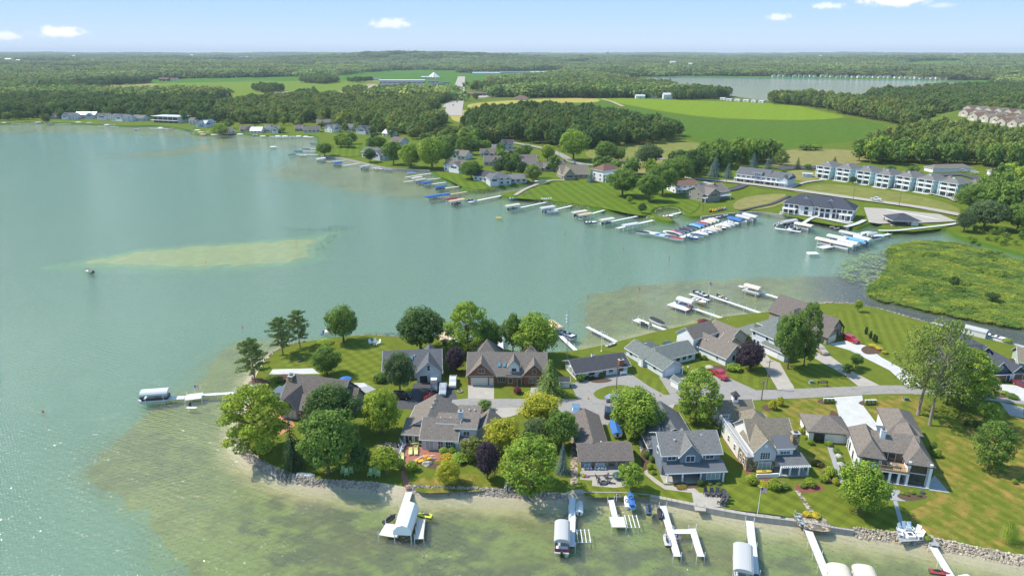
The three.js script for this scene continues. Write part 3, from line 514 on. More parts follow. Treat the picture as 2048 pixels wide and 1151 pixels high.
class House {
  constructor(name, label, l, r, o = {}) {   // l, r: photo pixels of the two ends of the front's base line
    this.g = thing(name, label, o.category ?? 'house', o.group);
    const a = L(l[0], l[1], o.y ?? LAND), b = L(r[0], r[1], o.y ?? LAND);
    this.w = a.distanceTo(b); this.g.position.copy(a); this.g.rotation.y = Math.atan2(-(b.z - a.z), b.x - a.x);
    this.wall = o.wall ?? S.white; this.roof = o.roof ?? R.grey; this.trim = o.trim ?? M.trim;
  }
  part(name, geo, m) { return mesh(name, Array.isArray(geo) ? merge(geo) : geo, m, this.g); }
  wing(x0, x1, z0, z1, h, rise, kind, o = {}) {
    const y = o.y ?? 0, ov = o.over ?? 0.45, e = y + h, xm = (x0 + x1) / 2, zm = (z0 + z1) / 2, W = [span(x0, x1, y - 0.15, e, z0, z1)];
    const sl = kind === 'x' ? rise / ((z1 - z0) / 2) : kind === 'z' ? rise / ((x1 - x0) / 2) : 0, drop = kind === 'front' || kind === 'left' || kind === 'flat' ? 0 : ov * (sl || rise / (Math.min(x1 - x0, z1 - z0) / 2));
    if (kind === 'x') for (const [x, s] of [[x0, -1], [x1, 1]]) { const f = [v3(x, e, z0), v3(x, e, z1), v3(x, e + rise, zm)]; W.push(faces([s < 0 ? f : f.reverse()])); }
    if (kind === 'z') for (const [z, s] of [[z1, 1], [z0, -1]]) { const f = [v3(x0, e, z), v3(x1, e, z), v3(xm, e + rise, z)]; W.push(faces([s > 0 ? f : f.reverse()])); }
    if (kind === 'front') W.push(faces([[v3(x0, e, z1), v3(x0, e + rise, z0), v3(x0, e, z0)], [v3(x1, e, z1), v3(x1, e, z0), v3(x1, e + rise, z0)]]));
    if (!o.open) this.part('wall', W, o.wall ?? this.wall);
    const k = kind === 'front' || kind === 'left' ? 0.2 : ov, roof = this.part('roof', roofSlabs(x0 - ov, x1 + ov, z0 - k, z1 + ov, e - drop + 0.17, rise + drop, kind), o.roof ?? this.roof);
    // boards along eaves and gables
    const T = [], b = 0.2, th = 0.05, ey = e - drop - 0.04;
    if (kind !== 'z') { T.push(box(x1 - x0 + 2 * ov + 2 * th, b, th, xm, ey, z1 + ov + th / 2 + 0.003)); } else { T.push(box(th, b, z1 - z0 + 2 * ov, x0 - ov - th / 2 - 0.003, ey, zm), box(th, b, z1 - z0 + 2 * ov, x1 + ov + th / 2 + 0.003, ey, zm)); }
    if (kind === 'hip' || kind === 'flat') T.push(box(th, b, z1 - z0 + 2 * ov, x0 - ov - th / 2 - 0.003, ey, zm), box(th, b, z1 - z0 + 2 * ov, x1 + ov + th / 2 + 0.003, ey, zm));
    const rake = (A, P) => { const dn = (w) => v3(w.x, w.y - 0.2, w.z), d = kind === 'z' ? v3(0, 0, th) : v3(Math.sign(A.x - xm) * th, 0, 0), f = [A, P, dn(P), dn(A)], q = f.map((w) => w.clone().add(d)); T.push(faces([q, [...q].reverse(), [A, P, q[1], q[0]], [f[3], f[2], q[2], q[3]]])); };
    if (kind === 'z') for (const s of [-1, 1]) rake(v3(s < 0 ? x0 - ov : x1 + ov, e - drop + 0.17, z1 + ov + 0.004), v3(xm, e + rise + 0.17, z1 + ov + 0.004));
    if (kind === 'x') for (const x of [x0 - ov - 0.004, x1 + ov + 0.004]) for (const s of [-1, 1]) rake(v3(x, e - drop + 0.17, s < 0 ? z0 - ov : z1 + ov), v3(x, e + rise + 0.17, zm));
    if (!o.notrim) mesh('fascia', merge(T), o.trim ?? this.trim, roof);
    return this;
  }
  face(o, f, u, y, at, d = 0.04) { const P = { f: [u, y, at + d, 0], b: [u, y, at - d, Math.PI], l: [at - d, y, u, -Math.PI / 2], r: [at + d, y, u, Math.PI / 2] }[f]; o.position.set(P[0], P[1], P[2]); o.rotation.y = P[3]; return o; }
  win(f, u, y, w, h, at, o = {}) {
    const m = mesh('window', winFrame(w, h, o.c ?? (w > 1.3 ? 2 : 1), o.r ?? 1), o.frame ?? this.trim, this.g); this.face(m, f, u, y, at);
    mesh('pane', paneGeo(w, h), o.glass ?? M.glass, m); return this;
  }
  wins(f, list, y, w, h, at, o) { for (const u of list) this.win(f, u, y, w, h, at, o); return this; }
  garage(f, u, at, w, h = 2.2, m = M.garage) { const o = mesh('garage_door', memo(`gd${w},${h}`, () => merge([box(w, h, 0.05)])), m, this.g); this.face(o, f, u, 0, at, 0.03); mesh('frame', memo(`gf${w},${h}`, () => merge([box(0.14, h + 0.14, 0.07, -w / 2 - 0.07), box(0.14, h + 0.14, 0.07, w / 2 + 0.07), box(w, 0.14, 0.07, 0, h)])), this.trim, o); return this; }
  opening(f, u, at, w, h) { const o = mesh('garage_dark_panel', memo(`go${w},${h}`, () => box(w, h, 0.03)), M.black, this.g); this.face(o, f, u, 0, at, 0.02); mesh('frame', memo(`gf${w},${h}`, () => merge([box(0.14, h + 0.14, 0.07, -w / 2 - 0.07), box(0.14, h + 0.14, 0.07, w / 2 + 0.07), box(w, 0.14, 0.07, 0, h)])), this.trim, o); return this; }  // black panel on the wall, standing for the shade inside an open garage
  door(f, u, at, m = M.door, w = 0.95, y = 0) { const o = mesh('door', memo(`d${w}`, () => merge([box(w, 2.05, 0.06)])), m, this.g); this.face(o, f, u, y, at, 0.03); mesh('frame', memo(`df${w}`, () => merge([box(0.1, 2.15, 0.09, -w / 2 - 0.05), box(0.1, 2.15, 0.09, w / 2 + 0.05), box(w, 0.1, 0.09, 0, 2.05)])), this.trim, o); return this; }
  chimney(x, z, y0, y1, w, d, m = S.brick) { const o = this.part('chimney', [box(w, y1 - y0, d, x, y0, z)], m); mesh('chimney_cap', box(w + 0.16, 0.1, d + 0.16, x, y1, z), M.grey, o); mesh('flue', box(w * 0.5, 0.25, d * 0.5, x, y1 + 0.1, z), M.dark, o); return this; }
  cols(list, y0, y1, r = 0.16, m) { for (const [x, z] of list) this.part('column', merge([box(2 * r, y1 - y0, 2 * r, x, y0, z), box(2.6 * r, 0.15, 2.6 * r, x, y0 + 0.002, z)]), m ?? this.trim); return this; }
  vents(list) { for (const [x, y, z] of list) this.part('roof_vent', merge([cyl(0.14, 0.14, 0.3, x, y - 0.1, z), cyl(0.24, 0.1, 0.14, x, y + 0.2, z)]), M.grey); return this; }
  rail(pts, y, h = 1, m) { const Lr = []; for (let i = 0; i < pts.length - 1; i++) { const a = v3(pts[i][0], 0, pts[i][1]), b = v3(pts[i + 1][0], 0, pts[i + 1][1]), d = a.distanceTo(b), n = Math.max(1, Math.round(d / 0.35)); Lr.push(bar(v3(a.x, y + h, a.z), v3(b.x, y + h, b.z), 0.05, 4), bar(v3(a.x, y + 0.12, a.z), v3(b.x, y + 0.12, b.z), 0.035, 4)); for (let k = 0; k <= n; k++) { const p = a.clone().lerp(b, k / n); Lr.push(box(k % 5 ? 0.035 : 0.1, h, k % 5 ? 0.035 : 0.1, p.x, y, p.z)); } } this.part('railing', merge(Lr.map((g) => g.index ? g.toNonIndexed() : g)), m ?? M.white); return this; }
}
const c1 = (x, y) => [400 + x / 2.616, 560 + y / 2.616], c2 = (x, y) => [740 + x / 2.74, 580 + y / 2.74], c3 = (x, y) => [1100 + x / 3.938, 560 + y / 3.938], c4 = (x, y) => [1240 + x / 3.598, 760 + y / 3.598], c5 = (x, y) => [1560 + x / 3.836, 560 + y / 3.836], c9 = (x, y) => [1400 + x / 5.756, 760 + y / 5.756], c10 = (x, y) => [1620 + x / 4.796, 780 + y / 4.796], c11 = (x, y) => [1060 + x / 6.396, 600 + y / 6.396];

// grey house with a two-door garage
{ const h = new House('house', 'grey-sided house with one garage door open and a steep front gable', c1(1135, 535), c1(1258, 530), { wall: S.grey, roof: R.slate });
  h.wing(0, 6.3, -11, 0, 2.8, 3.0, 'z').wing(-8.6, 6.2, -11.4, -2.2, 2.9, 3.3, 'x');
  h.opening('f', 1.75, 0, 2.0, 1.9).garage('f', 4.6, 0, 2.0, 1.9).win('f', 3.15, 3.3, 0.65, 1.4, 0, { r: 2 });
  h.wins('f', [-6.5, -3.6], 0.9, 1.5, 1.3, -2.2).door('f', -1.2, -2.2).win('l', -6, 0.9, 1.6, 1.3, -8.6).vents([[-4, 5.4, -5.2], [-0.6, 5.2, -5.2]]);
  h.part('skylight', box(0.7, 0.08, 1.2).rotateX(0.62).translate(-1.4, 5.0, -4.6), M.skylight); }
// big brick house
{ const h = new House('house', 'wide brick house with three front gables and tan garage door', c2(538, 520), c2(960, 522), { wall: S.brick, roof: R.taupe, trim: mat([0.50, 0.46, 0.40], 0.8) });
  h.wing(0, 20, -10.5, -0.4, 2.9, 3.9, 'x').wing(0, 6.9, -6, 0, 2.9, 3.4, 'z', { over: 0.5 }).wing(14.0, 20.0, -6, 0, 2.9, 3.1, 'z', { over: 0.5 });
  h.wing(0.6, 8.2, -17, -8.5, 2.9, 4.3, 'hip').wing(13.6, 19.4, -15.5, -9, 2.9, 3.4, 'hip');
  h.wing(10.4, 13.2, -4.2, -0.9, 1.9, 1.7, 'z', { y: 3.1, wall: S.white, over: 0.3 }).wing(9.9, 13.9, -1.2, 0.25, 2.6, 0.5, 'front', { over: 0.25, roof: R.dark });
  h.garage('f', 2.9, 0, 4.2, 2.1, M.almond).door('f', 6.0, 0, M.almond).win('f', 3.45, 3.5, 1.5, 1.1, 0).win('f', 8.6, 0.8, 1.8, 1.3, -0.4, { c: 3 }).win('f', 10.9, 0.8, 0.9, 1.3, 0.25).door('f', 13.2, 0.25, M.dark);
  h.win('f', 17, 3.3, 0.9, 1.3, 0).win('f', 16.6, 0.7, 1.7, 1.4, 0).win('f', 11.8, 3.5, 1.2, 1.0, -0.9, { frame: M.white });
  for (const x of [8.0, 9.3]) h.part('skylight', box(0.75, 0.08, 1.15).rotateX(0.65).translate(x, 4.75, -2.35), M.skylight);
  h.vents([[4.8, 6.5, -5.9], [5.5, 6.5, -5.9]]); }
// white ranch with black roof
{ const h = new House('house', 'long white ranch house with black roof and brick chimney', c11(585, 1015), c11(1240, 915), { roof: R.dark });
  h.wing(0, h.w, -7.2, 0.3, 2.3, 1.7, 'x', { over: 0.7 }).chimney(12.9, 0.1, 0, 3.9, 1.3, 0.9).chimney(6.6, -4.2, 3.2, 4.4, 0.7, 0.6, M.white);
  h.win('f', 4.4, 0.9, 1.5, 0.95, 0.3, { frame: M.dark }).door('f', 8.1, 0.3).win('f', 10.0, 0.9, 0.9, 0.9, 0.3, { frame: M.dark }).wins('l', [-5.6, -3.4, -1.3], 0.5, 1.5, 1.6, 0, { glass: M.curtain_glass });
  h.part('bench', [box(2, 0.08, 0.5, 13.2, 0.45, 1.4), box(2, 0.5, 0.06, 13.2, 0.5, 1.15), box(0.1, 0.45, 0.5, 12.3, 0, 1.4), box(0.1, 0.45, 0.5, 14.1, 0, 1.4)], M.white);
  mesh('towel', box(0.03, 1.1, 0.9, -0.12, 0.7, -1.2), mat([0.45, 0.03, 0.30], 0.9), h.g); mesh('towel', box(0.03, 1.0, 0.9, -0.12, 0.7, -0.1), mat([0.05, 0.25, 0.55], 0.9), h.g); }
// low grey-roofed house whose garage end faces the street
{ const h = new House('house', 'low pale grey house with greenish roof, its garage end towards the street', c3(600, 590), c3(885, 765), { wall: S.pale, roof: R.green });
  h.wing(0, h.w, -6.2, 0, 2.3, 1.7, 'x').wing(3.6, 11.2, -15.4, -4, 2.3, 1.9, 'z').wing(-0.3, 4.6, -9, -1, 2.3, 1.6, 'hip');
  h.garage('r', -2.4, h.w, 2.8, 2.0).win('f', 2.2, 0.8, 1.2, 1.2, 0).win('f', 12.6, 0.9, 1.2, 0.9, 0).wins('r', [-13.4, -11.4, -9.2], 0.8, 1.3, 1.0, 11.2);
  h.wing(6.6, 8.6, 0, 0.9, 2.0, 0.5, 'front', { over: 0.15 }).door('f', 7.6, 0.9, M.white); h.cols([[h.w + 1.0, -5.9]], 0, 2.2, 0.1);
  h.part('skylight', box(0.9, 0.08, 0.9).translate(2.2, 3.75, -4.6), M.white); }
// two-storey tan and white house
{ const h = new House('house', 'white and tan house with brown roof and a tall blank side wall', c3(1150, 570), c3(1380, 675), { roof: R.taupe });
  h.wing(-0.4, h.w, -6.8, 0, 2.5, 2.6, 'x').wing(-6.5, -0.2, -8.5, 1.2, 4.4, 2.4, 'z', { over: 0.35 }).wing(-4, 4.2, -17, -7.5, 2.7, 3.2, 'x', { wall: S.tan }).wing(2.6, 5.6, -12, -5.5, 2.6, 2.2, 'x', { wall: S.tan });
  h.wing(6.4, h.w + 1.4, -8.6, -4.4, 2.3, 1.8, 'x', { wall: S.brick }).win('r', -3.2, 0.8, 1.0, 1.6, h.w).win('l', -2.6, 0.8, 1.2, 1.0, -6.5).win('l', -4.4, 2.9, 0.7, 0.9, -6.5).win('f', 7.6, 0.9, 0.6, 0.9, 0).vents([[1.6, 4.1, -1.6], [2.3, 4.0, -1.8]]); }
// grey two-storey house behind the twin trees
{ const h = new House('house', 'grey two-storey house with green-grey hip roofs behind the twin trees', [1502, 688], [1560, 715], { wall: S.pale, roof: R.green });
  h.wing(0, h.w, -8, 0, 4.9, 2.4, 'hip').wing(-6.5, 0.2, -7, -0.8, 2.5, 2.0, 'hip').wing(-3.2, 4.2, -13, -6, 4.6, 2.4, 'hip').wing(5.2, h.w + 2.5, -1, 1.3, 2.4, 0.8, 'front');
  h.garage('f', 8.6, 1.3, 4.6, 2.0).wins('f', [1.2, 2.6], 0.9, 0.8, 1.2, 0).wins('f', [0.8, 5.6, 8.6], 3.3, 0.9, 1.1, 0).win('f', -3.6, 1, 1.0, 1.1, -0.8).win('l', -4, 1, 1.2, 1.2, -6.5); }
// brown house by the canal with a red car on its drive
{ const h = new House('house', 'brown-sided house with twin garage gables beside the curving canal lawn', c5(355, 492), c5(445, 457), { wall: S.brown, roof: R.brown, trim: S.brown });
  h.wing(0, 5.0, -9, 0, 2.6, 1.9, 'z').wing(3.6, 10.2, -12, -1.6, 3.0, 3.0, 'z', { over: 0.6 }).wing(-5, 7, -16, -7, 3.0, 4.2, 'hip').wing(3, 13.5, -22, -10, 3.2, 4.2, 'z');
  h.garage('f', 2.6, 0, 3.8, 2.1, M.almond).opening('f', 7.2, -1.6, 2.6, 2.2).win('f', 6.9, 3.6, 0.9, 1.0, -1.6).cols([[5.6, -0.9], [9.9, -0.9]], 0, 2.8, 0.15, S.stone).wins('l', [-3, -6], 1, 1, 1, 0); }
// navy house
{ const h = new House('house', 'navy blue house with white trim and two brown garage doors', [1974, 763], [2042, 760], { wall: S.navy, roof: R.navy, trim: M.white });
  h.wing(0, 6.2, -12, 0, 2.5, 3.0, 'z').wing(6.0, 10.2, -10, 0.2, 2.4, 1.9, 'z').wing(-5.5, 6, -15, -6, 2.6, 3.0, 'x').wing(2.5, 9.5, -18, -9, 2.6, 3.0, 'z').wing(0, 6.2, -0.6, 0.6, 2.2, 0.6, 'front', { over: 0.3, open: true });
  h.garage('f', 3.0, 0, 4.4, 2.0, M.browndoor).garage('f', 8.4, 0.2, 2.3, 2.0, M.browndoor).door('f', 6.6, 0.2, M.white);
  const w = mesh('round_window', new THREE.TorusGeometry(0.42, 0.09, 8, 20), M.white, h.g); w.position.set(3.1, 3.9, 0.05); const p = mesh('pane', new THREE.CircleGeometry(0.4, 20).translate(0, 0, 0.01), M.glass, w); }
// sage green house at the edge of the view
{ const h = new House('house', 'sage green house beside the navy house', [2034, 744], [2085, 752], { wall: S.sage, roof: R.tan }); h.wing(0, h.w, -8, 0, 3.2, 2.4, 'x').wins('f', [1.5, 4.5], 0.9, 1.2, 1.1, 0).win('l', -4, 0.9, 1.2, 1.1, 0); }
// brown-roofed house on the point
{ const h = new House('house', 'brown-roofed house on the point with glazed gable and blue metal porch roof', c1(425, 718), c1(548, 736), { wall: S.olive, roof: R.brown, trim: S.tan });
  h.wing(0, 4.6, -7, 0, 3.2, 2.5, 'z', { over: 0.9 }).wing(-1.5, 13.5, -13, -3.2, 3.0, 4.4, 'x').wing(1.5, 12, -4, -0.2, 2.7, 1.7, 'front', { wall: S.stone }).wing(6.6, 9.4, -6.8, -4, 1.0, 0.8, 'front', { y: 3.9 }).wing(12, 16, -11, -5, 2.8, 3.0, 'x');
  h.wins('f', [1.1, 2.4, 3.6], 0.2, 0.95, 2.1, 0, { r: 2, glass: M.curtain_glass }).wins('f', [1.8, 2.8], 2.9, 0.8, 1.3, 0).chimney(-0.9, -7.0, 0, 7.4, 1.2, 1.4, S.stone);
  h.wing(-6.2, -1.4, -9.5, -4.2, 2.5, 0.5, 'flat', { open: true, roof: R.blue, over: 0.2 }).wing(-5.2, -0.6, -13.0, -9.8, 2.6, 0.5, 'flat', { open: true, roof: R.blue, over: 0.2 }).cols([[-6, -9.2], [-6, -4.4], [-5, -12.7]], 0, 2.5, 0.12).wins('f', [4.5, 8.5], 0.9, 1.3, 1.1, -0.2); }
// taupe house with many roof levels
{ const h = new House('house', 'taupe house with stepped shed dormers above a brick terrace', c2(285, 872), c2(482, 882), { wall: S.grey, roof: R.taupe });
  h.wing(0, 7.6, -8, 0, 2.8, 2.7, 'x').wing(-4.2, 5.4, -14.2, -4.5, 2.7, 3.0, 'z').wing(-4.4, 0.2, -6.6, -1.8, 2.5, 1.1, 'front', { wall: S.tan }).wing(7.0, 11.6, -9, -1.8, 4.5, 1.5, 'front', { over: 0.3 }).wing(11, 16.0, -10.5, -4.0, 2.4, 2.2, 'z').wing(7.4, 12, -2.2, 0.3, 2.2, 0.4, 'front', { over: 0.2 });
  h.wing(2.8, 7.2, -6.2, -2.9, 1.5, 0.7, 'front', { y: 3.3, over: 0.2 }).wing(0.9, 3.0, -5.6, -2.7, 1.2, 0.6, 'front', { y: 3.0, over: 0.15 });
  h.win('f', 1.7, 0.15, 1.7, 2.0, 0, { glass: M.curtain_glass }).win('f', 4.1, 0.4, 1.0, 1.9, 0, { r: 2, c: 2 }).win('f', 6.3, 0.4, 2.1, 1.9, 0, { c: 4, r: 2 }).wins('f', [3.9, 4.6, 5.3, 6.0], 3.95, 0.5, 0.5, -2.9, { frame: M.white }).win('f', 9.5, 2.9, 1.3, 1.0, -1.8, { c: 2 }).win('f', 9.6, 0.4, 0.9, 1.7, 0.3).wins('f', [-3.3, -1.2], 0.2, 1.5, 1.9, -1.8, { c: 2 });
  h.chimney(7.9, -4.4, 4, 7.2, 0.9, 0.9, S.grey).vents([[0.7, 5.7, -8], [0.8, 5.7, -10.0], [0.8, 5.7, -12.0], [3.4, 5.2, -4.6], [5.6, 5.2, -4.8], [9.4, 5.9, -7.4], [10.6, 5.9, -7.4]]); }
// brown ranch, L-shaped
{ const h = new House('house', 'brown L-shaped ranch house with a deck of chairs facing the lake', c2(1155, 977), c2(1425, 972), { wall: S.brown, roof: R.brown, trim: S.brown });
  h.wing(0, h.w, -6.2, 0, 2.3, 1.5, 'x', { over: 0.6 }).wing(0, 6.0, -17.5, -4, 2.3, 1.6, 'z', { over: 0.5 });
  h.wins('f', [0.7, 1.8], 0.7, 0.95, 1.1, 0, { frame: M.dark, glass: M.skylight }).door('f', 2.8, 0, M.browndoor).wins('f', [4.4, 6.4, 8.4], 0.7, 1.15, 1.1, 0, { frame: M.dark }); h.vents([[4.6, 4.0, -3.4]]);
  h.part('deck', box(8.6, 0.3, 2.6, 4.4, -0.05, 1.45), M.greywood); }
// blue-grey house
{ const h = new House('house', 'blue-grey house with dark metal porch roof and arched centre window', c4(322, 742), c4(752, 724), { wall: S.blue, roof: R.grey, trim: M.white });
  h.wing(0, 11.8, -11, -2.6, 5.0, 2.5, 'x', { over: 0.45 }).wing(3.4, 7.6, -8, -2.0, 4.9, 2.5, 'z', { over: 0.35 }).wing(0.2, 12.0, -2.7, 0.1, 2.4, 0.85, 'front', { open: true, roof: R.seam, over: 0.4 });
  h.wing(7.6, 11.9, -2.6, -0.1, 2.4, 0.3, 'flat', { over: 0 }).wing(0.6, 9.4, -23, -11.5, 2.6, 3.0, 'z', { roof: R.slate }).wing(-0.6, 5, -17, -10, 2.4, 2.4, 'hip', { roof: R.slate });
  h.wins('f', [1.9, 9.7], 3.62, 1.6, 0.95, -2.6, { c: 2 }).win('f', 5.5, 3.5, 1.7, 1.25, -2.0, { c: 2 }).win('f', 9.8, 0.6, 2.6, 1.6, -0.1, { c: 3, glass: M.curtain_glass }).wins('f', [2, 5.4], 0.5, 2.2, 1.8, -2.6).cols([[0.6, -0.2], [3.6, -0.2], [7.3, -0.2], [11.8, 0.1]], 0, 2.5, 0.14);
  const a = mesh('arch_trim', new THREE.TorusGeometry(0.8, 0.07, 6, 16, Math.PI).scale(1, 0.35, 1), M.white, h.g); a.position.set(5.5, 4.8, -1.94);
  h.part('porch_floor', box(7.6, 0.25, 3, 3.6, -0.05, -1.2), M.concrete).parent; h.vents([[3.0, 6.6, -5.0], [8.8, 6.9, -6.0]]); h.win('l', -6, 3.4, 1.0, 1.2, 0); }
// cream and stone house with pergola porch
{ const h = new House('house', 'cream and stone lake house with roof terrace, cupola and pergola porch', c9(600, 1045), c9(840, 1036), { wall: S.grey, roof: R.tan, trim: M.white });
  h.wing(0, 4.6, -7, 0, 4.7, 2.6, 'z', { over: 0.35 }).wing(0.4, 9.4, -11.5, -2.4, 4.4, 3.6, 'x', { over: 0.4, wall: S.cream }).wing(5.2, 8.6, -5.6, -0.9, 4.4, 1.9, 'front', { roof: R.seam, over: 0.25, wall: S.white }).wing(2.0, 9.6, -19, -10, 2.6, 3.0, 'hip').wing(-0.6, 7, -23.5, -16.5, 2.8, 2.6, 'x', { wall: S.grey });
  h.part('side_wall', span(-1.3, 0.2, -0.15, 3.2, -15.6, -4.6), S.cream); h.part('stone_base', [span(-1.3, -0.02, -0.15, 3.2, -4.55, -0.1), span(-0.02, 4.62, -0.15, 2.3, -0.3, 0.06)], S.stone); h.part('terrace_floor', box(1.7, 0.12, 15.6, -0.55, 3.21, -7.8), M.slate);
  h.rail([[-1.35, -0.1], [-1.35, -15.5], [0.8, -15.5]], 3.33, 1.0);
  h.win('f', 2.3, 2.9, 2.0, 1.4, 0.06, { c: 4, r: 3 }).win('f', 2.4, 0.3, 2.6, 1.7, 0.1, { c: 3, glass: M.curtain_glass }).win('f', 6.9, 3.2, 2.0, 0.65, -0.9, { c: 3, r: 2 }).wins('l', [-13.5, -10, -6.5], 0.9, 0.8, 1.4, -1.3, { r: 2 }).wins('l', [-1.4, -3.2], 0.9, 0.8, 1.3, -1.3, { r: 2 });
  const lv = mesh('gable_vent', new THREE.CylinderGeometry(0.32, 0.32, 0.08, 18).rotateX(Math.PI / 2), M.white, h.g); lv.position.set(2.3, 5.8, 0.05);
  h.wing(4.7, 10.6, -2.8, 2.4, 2.5, 0.5, 'front', { open: true, roof: R.slate, over: 0.1 }).cols([[4.9, 2.3], [6.8, 2.3], [8.7, 2.3], [10.5, 2.3], [10.5, 0.4], [10.5, -1.4]], 0, 2.5, 0.15);
  for (let k = 0; k < 16; k++) h.part('rafter_tail', box(0.07, 0.14, 0.7, 4.7 + k * 0.395, 2.45, 2.75), M.white);
  h.chimney(9.5, -2.6, 0, 7.0, 1.5, 1.1, S.stone); h.part('porch_floor', box(6.2, 0.25, 5, 7.7, -0.05, 0), M.slate); h.part('terrace_wall', [box(4.6, 0.9, 0.25, 2.2, 0, 2.4)], M.white);
  const c = h.part('cupola', [box(1.2, 1.9, 1.2, 3.4, 5.0, -20)], M.white); mesh('cupola_roof', merge(roofSlabs(2.55, 4.25, -20.85, -19.15, 6.9, 1.0, 'hip')), R.dark, c); mesh('pane', box(0.6, 0.8, 0.03, 3.4, 5.8, -19.38), M.glass, c); }
// white lake house
{ const h = new House('house', 'large white lake house with upper deck, tall corner glazing and grey-brown hip roofs', c10(455, 830), c10(1105, 925), { wall: S.white, roof: R.taupe, trim: M.dark });
  h.wing(0, 4.0, -11, -0.4, 5.3, 2.1, 'hip', { over: 0.6 }).wing(3, 11, -10, -3.0, 5.3, 2.1, 'x', { over: 0.5, notrim: true }).wing(8.6, 12.6, -14, 0, 5.3, 2.1, 'hip', { over: 0.6 }).wing(7.6, 13.6, -22, -12, 5.0, 1.9, 'hip', { over: 0.5 }).wing(6.2, 8, -16, -13.5, 2.8, 0.8, 'front', { roof: R.blue, over: 0.2 });
  h.win('f', 1.9, 3.4, 2.8, 1.3, -0.4, { c: 4, frame: M.dark }).wins('f', [4.9, 6.3, 7.7], 3.1, 1.05, 2.0, -3.0, { frame: M.dark, c: 1 }).win('f', 10.4, 2.9, 3.0, 2.3, 0, { c: 2, frame: M.dark }).win('f', 10.4, 0.15, 3.0, 2.3, 0, { c: 3, frame: M.dark }).wins('l', [-2.5, -6, -9.4], 3.4, 0.6, 1.3, 0, { frame: M.dark }).wins('l', [-2.5, -6, -9.4], 0.6, 0.6, 1.7, 0, { frame: M.dark }).wins('r', [-14.4, -17.5], 3.0, 1.6, 1.5, 13.6, { frame: M.dark }).wins('f', [4.9, 6.3, 7.7], 0.2, 1.1, 2.2, -3.0, { frame: M.dark });
  h.part('deck', box(5.3, 0.3, 3.6, 6.3, 2.65, -1.1), M.wood).name = 'deck'; h.rail([[3.7, -2.4], [3.7, 0.65], [8.9, 0.65], [8.9, -0.4]], 2.95, 0.95, M.wood); h.part('deck_fascia', box(5.3, 0.25, 0.06, 6.3, 2.4, 0.68), M.white); h.cols([[4.0, 0.5], [5.6, 0.5], [7.2, 0.5], [8.7, 0.5]], 0, 2.6, 0.2, M.white); h.cols([[12.5, 0.3], [8.75, 0.2]], 0, 5.3, 0.26, M.white);
  h.chimney(4.6, -5.4, 6.2, 8.4, 0.9, 0.9, M.white); h.part('fire_table', [box(2.4, 0.55, 1.0, 6.2, 2.95, -0.9)], M.flagstone); h.part('porch_floor', box(9.5, 0.2, 3.8, 7.6, -0.06, -1.0), M.slate); }
// garage annex of the white house
{ const h = new House('garage', 'white garage annex with hip roof beside the pale concrete drive', c9(1245, 698), c9(1640, 728), { wall: S.white, roof: R.taupe, trim: M.dark, category: 'garage' });
  h.wing(0, 8.2, -7.2, 0, 2.7, 1.9, 'hip', { over: 0.5 }).opening('f', 2.2, 0, 2.0, 1.9).win('l', -3.5, 0.9, 0.8, 1.3, 0, { frame: M.dark }); h.wing(7.6, 9.4, -2, 1.4, 2.3, 0.3, 'front', { open: true, roof: R.slate, over: 0.15 }).cols([[7.8, 1.3], [9.3, 1.3]], 0, 2.3, 0.12, M.white); for (let k = 0; k < 6; k++) h.part('rafter_tail', box(0.06, 0.12, 0.6, 7.6 + k * 0.36, 2.3, 1.75), M.white); }
// sheds
{ const h = new House('shed', 'small white shed with dark roof beside the ranch house', c11(378, 1122), c11(505, 1122), { wall: S.white, roof: R.dark, category: 'shed' }); h.wing(0, h.w, -2.4, 0, 1.7, 0.8, 'x', { over: 0.15 }).door('r', -1.2, h.w, M.dark); }
{ const h = new House('shed', 'little white shed with grey roof where the two drives meet', c3(950, 828), c3(1008, 862), { wall: S.white, roof: R.green, category: 'shed' }); h.wing(0, h.w, -2.2, 0, 1.8, 0.8, 'x', { over: 0.15 }).door('r', -1.1, h.w, M.white); }
{ const h = new House('shed', 'tiny weathered wooden hut on the rocks below the locust tree', [1010, 982], [1021, 982], { wall: M.greywood, roof: R.brown, category: 'shed' }); h.wing(0, 1.0, -1.0, 0, 0.8, 0.6, 'z', { over: 0.1 }).door('f', 0.5, 0, M.dark, 0.4); }

// ---------------------------------------------------------------- lawns, terraces and paths
M.mow = mat([0.425, 0.255, 0.16], 0.95, { map: scaled(T.mow, 22, 22, 0.5) });
M.mow2 = mat([0.425, 0.255, 0.16], 0.95, { map: scaled(T.mow, 22, 22, -0.35) });
M.diamond = mat([0.425, 0.255, 0.16], 0.95, { map: scaled(T.diamond, 26, 26, 0.7) });
M.drylawn = mat([0.425, 0.255, 0.16], 0.95, { map: scaled(T.dry, 30, 30, 0.45) });
const lawn = (pts, m, k) => structure('lawn', sheet(curve(px(pts, LAND)), LAND + 0.004 + 0.0015 * k), m);
lawn([[560, 712], [610, 693], [690, 684], [770, 688], [790, 700], [768, 745], [765, 765], [735, 775], [700, 760], [640, 735], [580, 735]], M.diamond, 0);
lawn([[1860, 1000], [1870, 880], [1900, 840], [2010, 830], [2150, 850], [2150, 1120], [2030, 1112], [1940, 1085], [1840, 1070], [1790, 1040]], M.drylawn, 0);
lawn([[1440, 960], [1560, 968], [1640, 985], [1790, 1010], [1830, 1060], [1700, 1056], [1560, 1030], [1420, 1008], [1400, 985]], M.diamond, 1);
lawn([[1690, 620], [1760, 628], [1850, 655], [1960, 695], [1900, 740], [1800, 725], [1720, 685], [1670, 640]], M.mow2, 0);
lawn([[1530, 805], [1640, 798], [1670, 815], [1680, 862], [1560, 862]], M.drylawn, 1); lawn([[1735, 796], [1820, 792], [1870, 800], [1850, 850], [1780, 862], [1745, 830]], M.drylawn, 1);
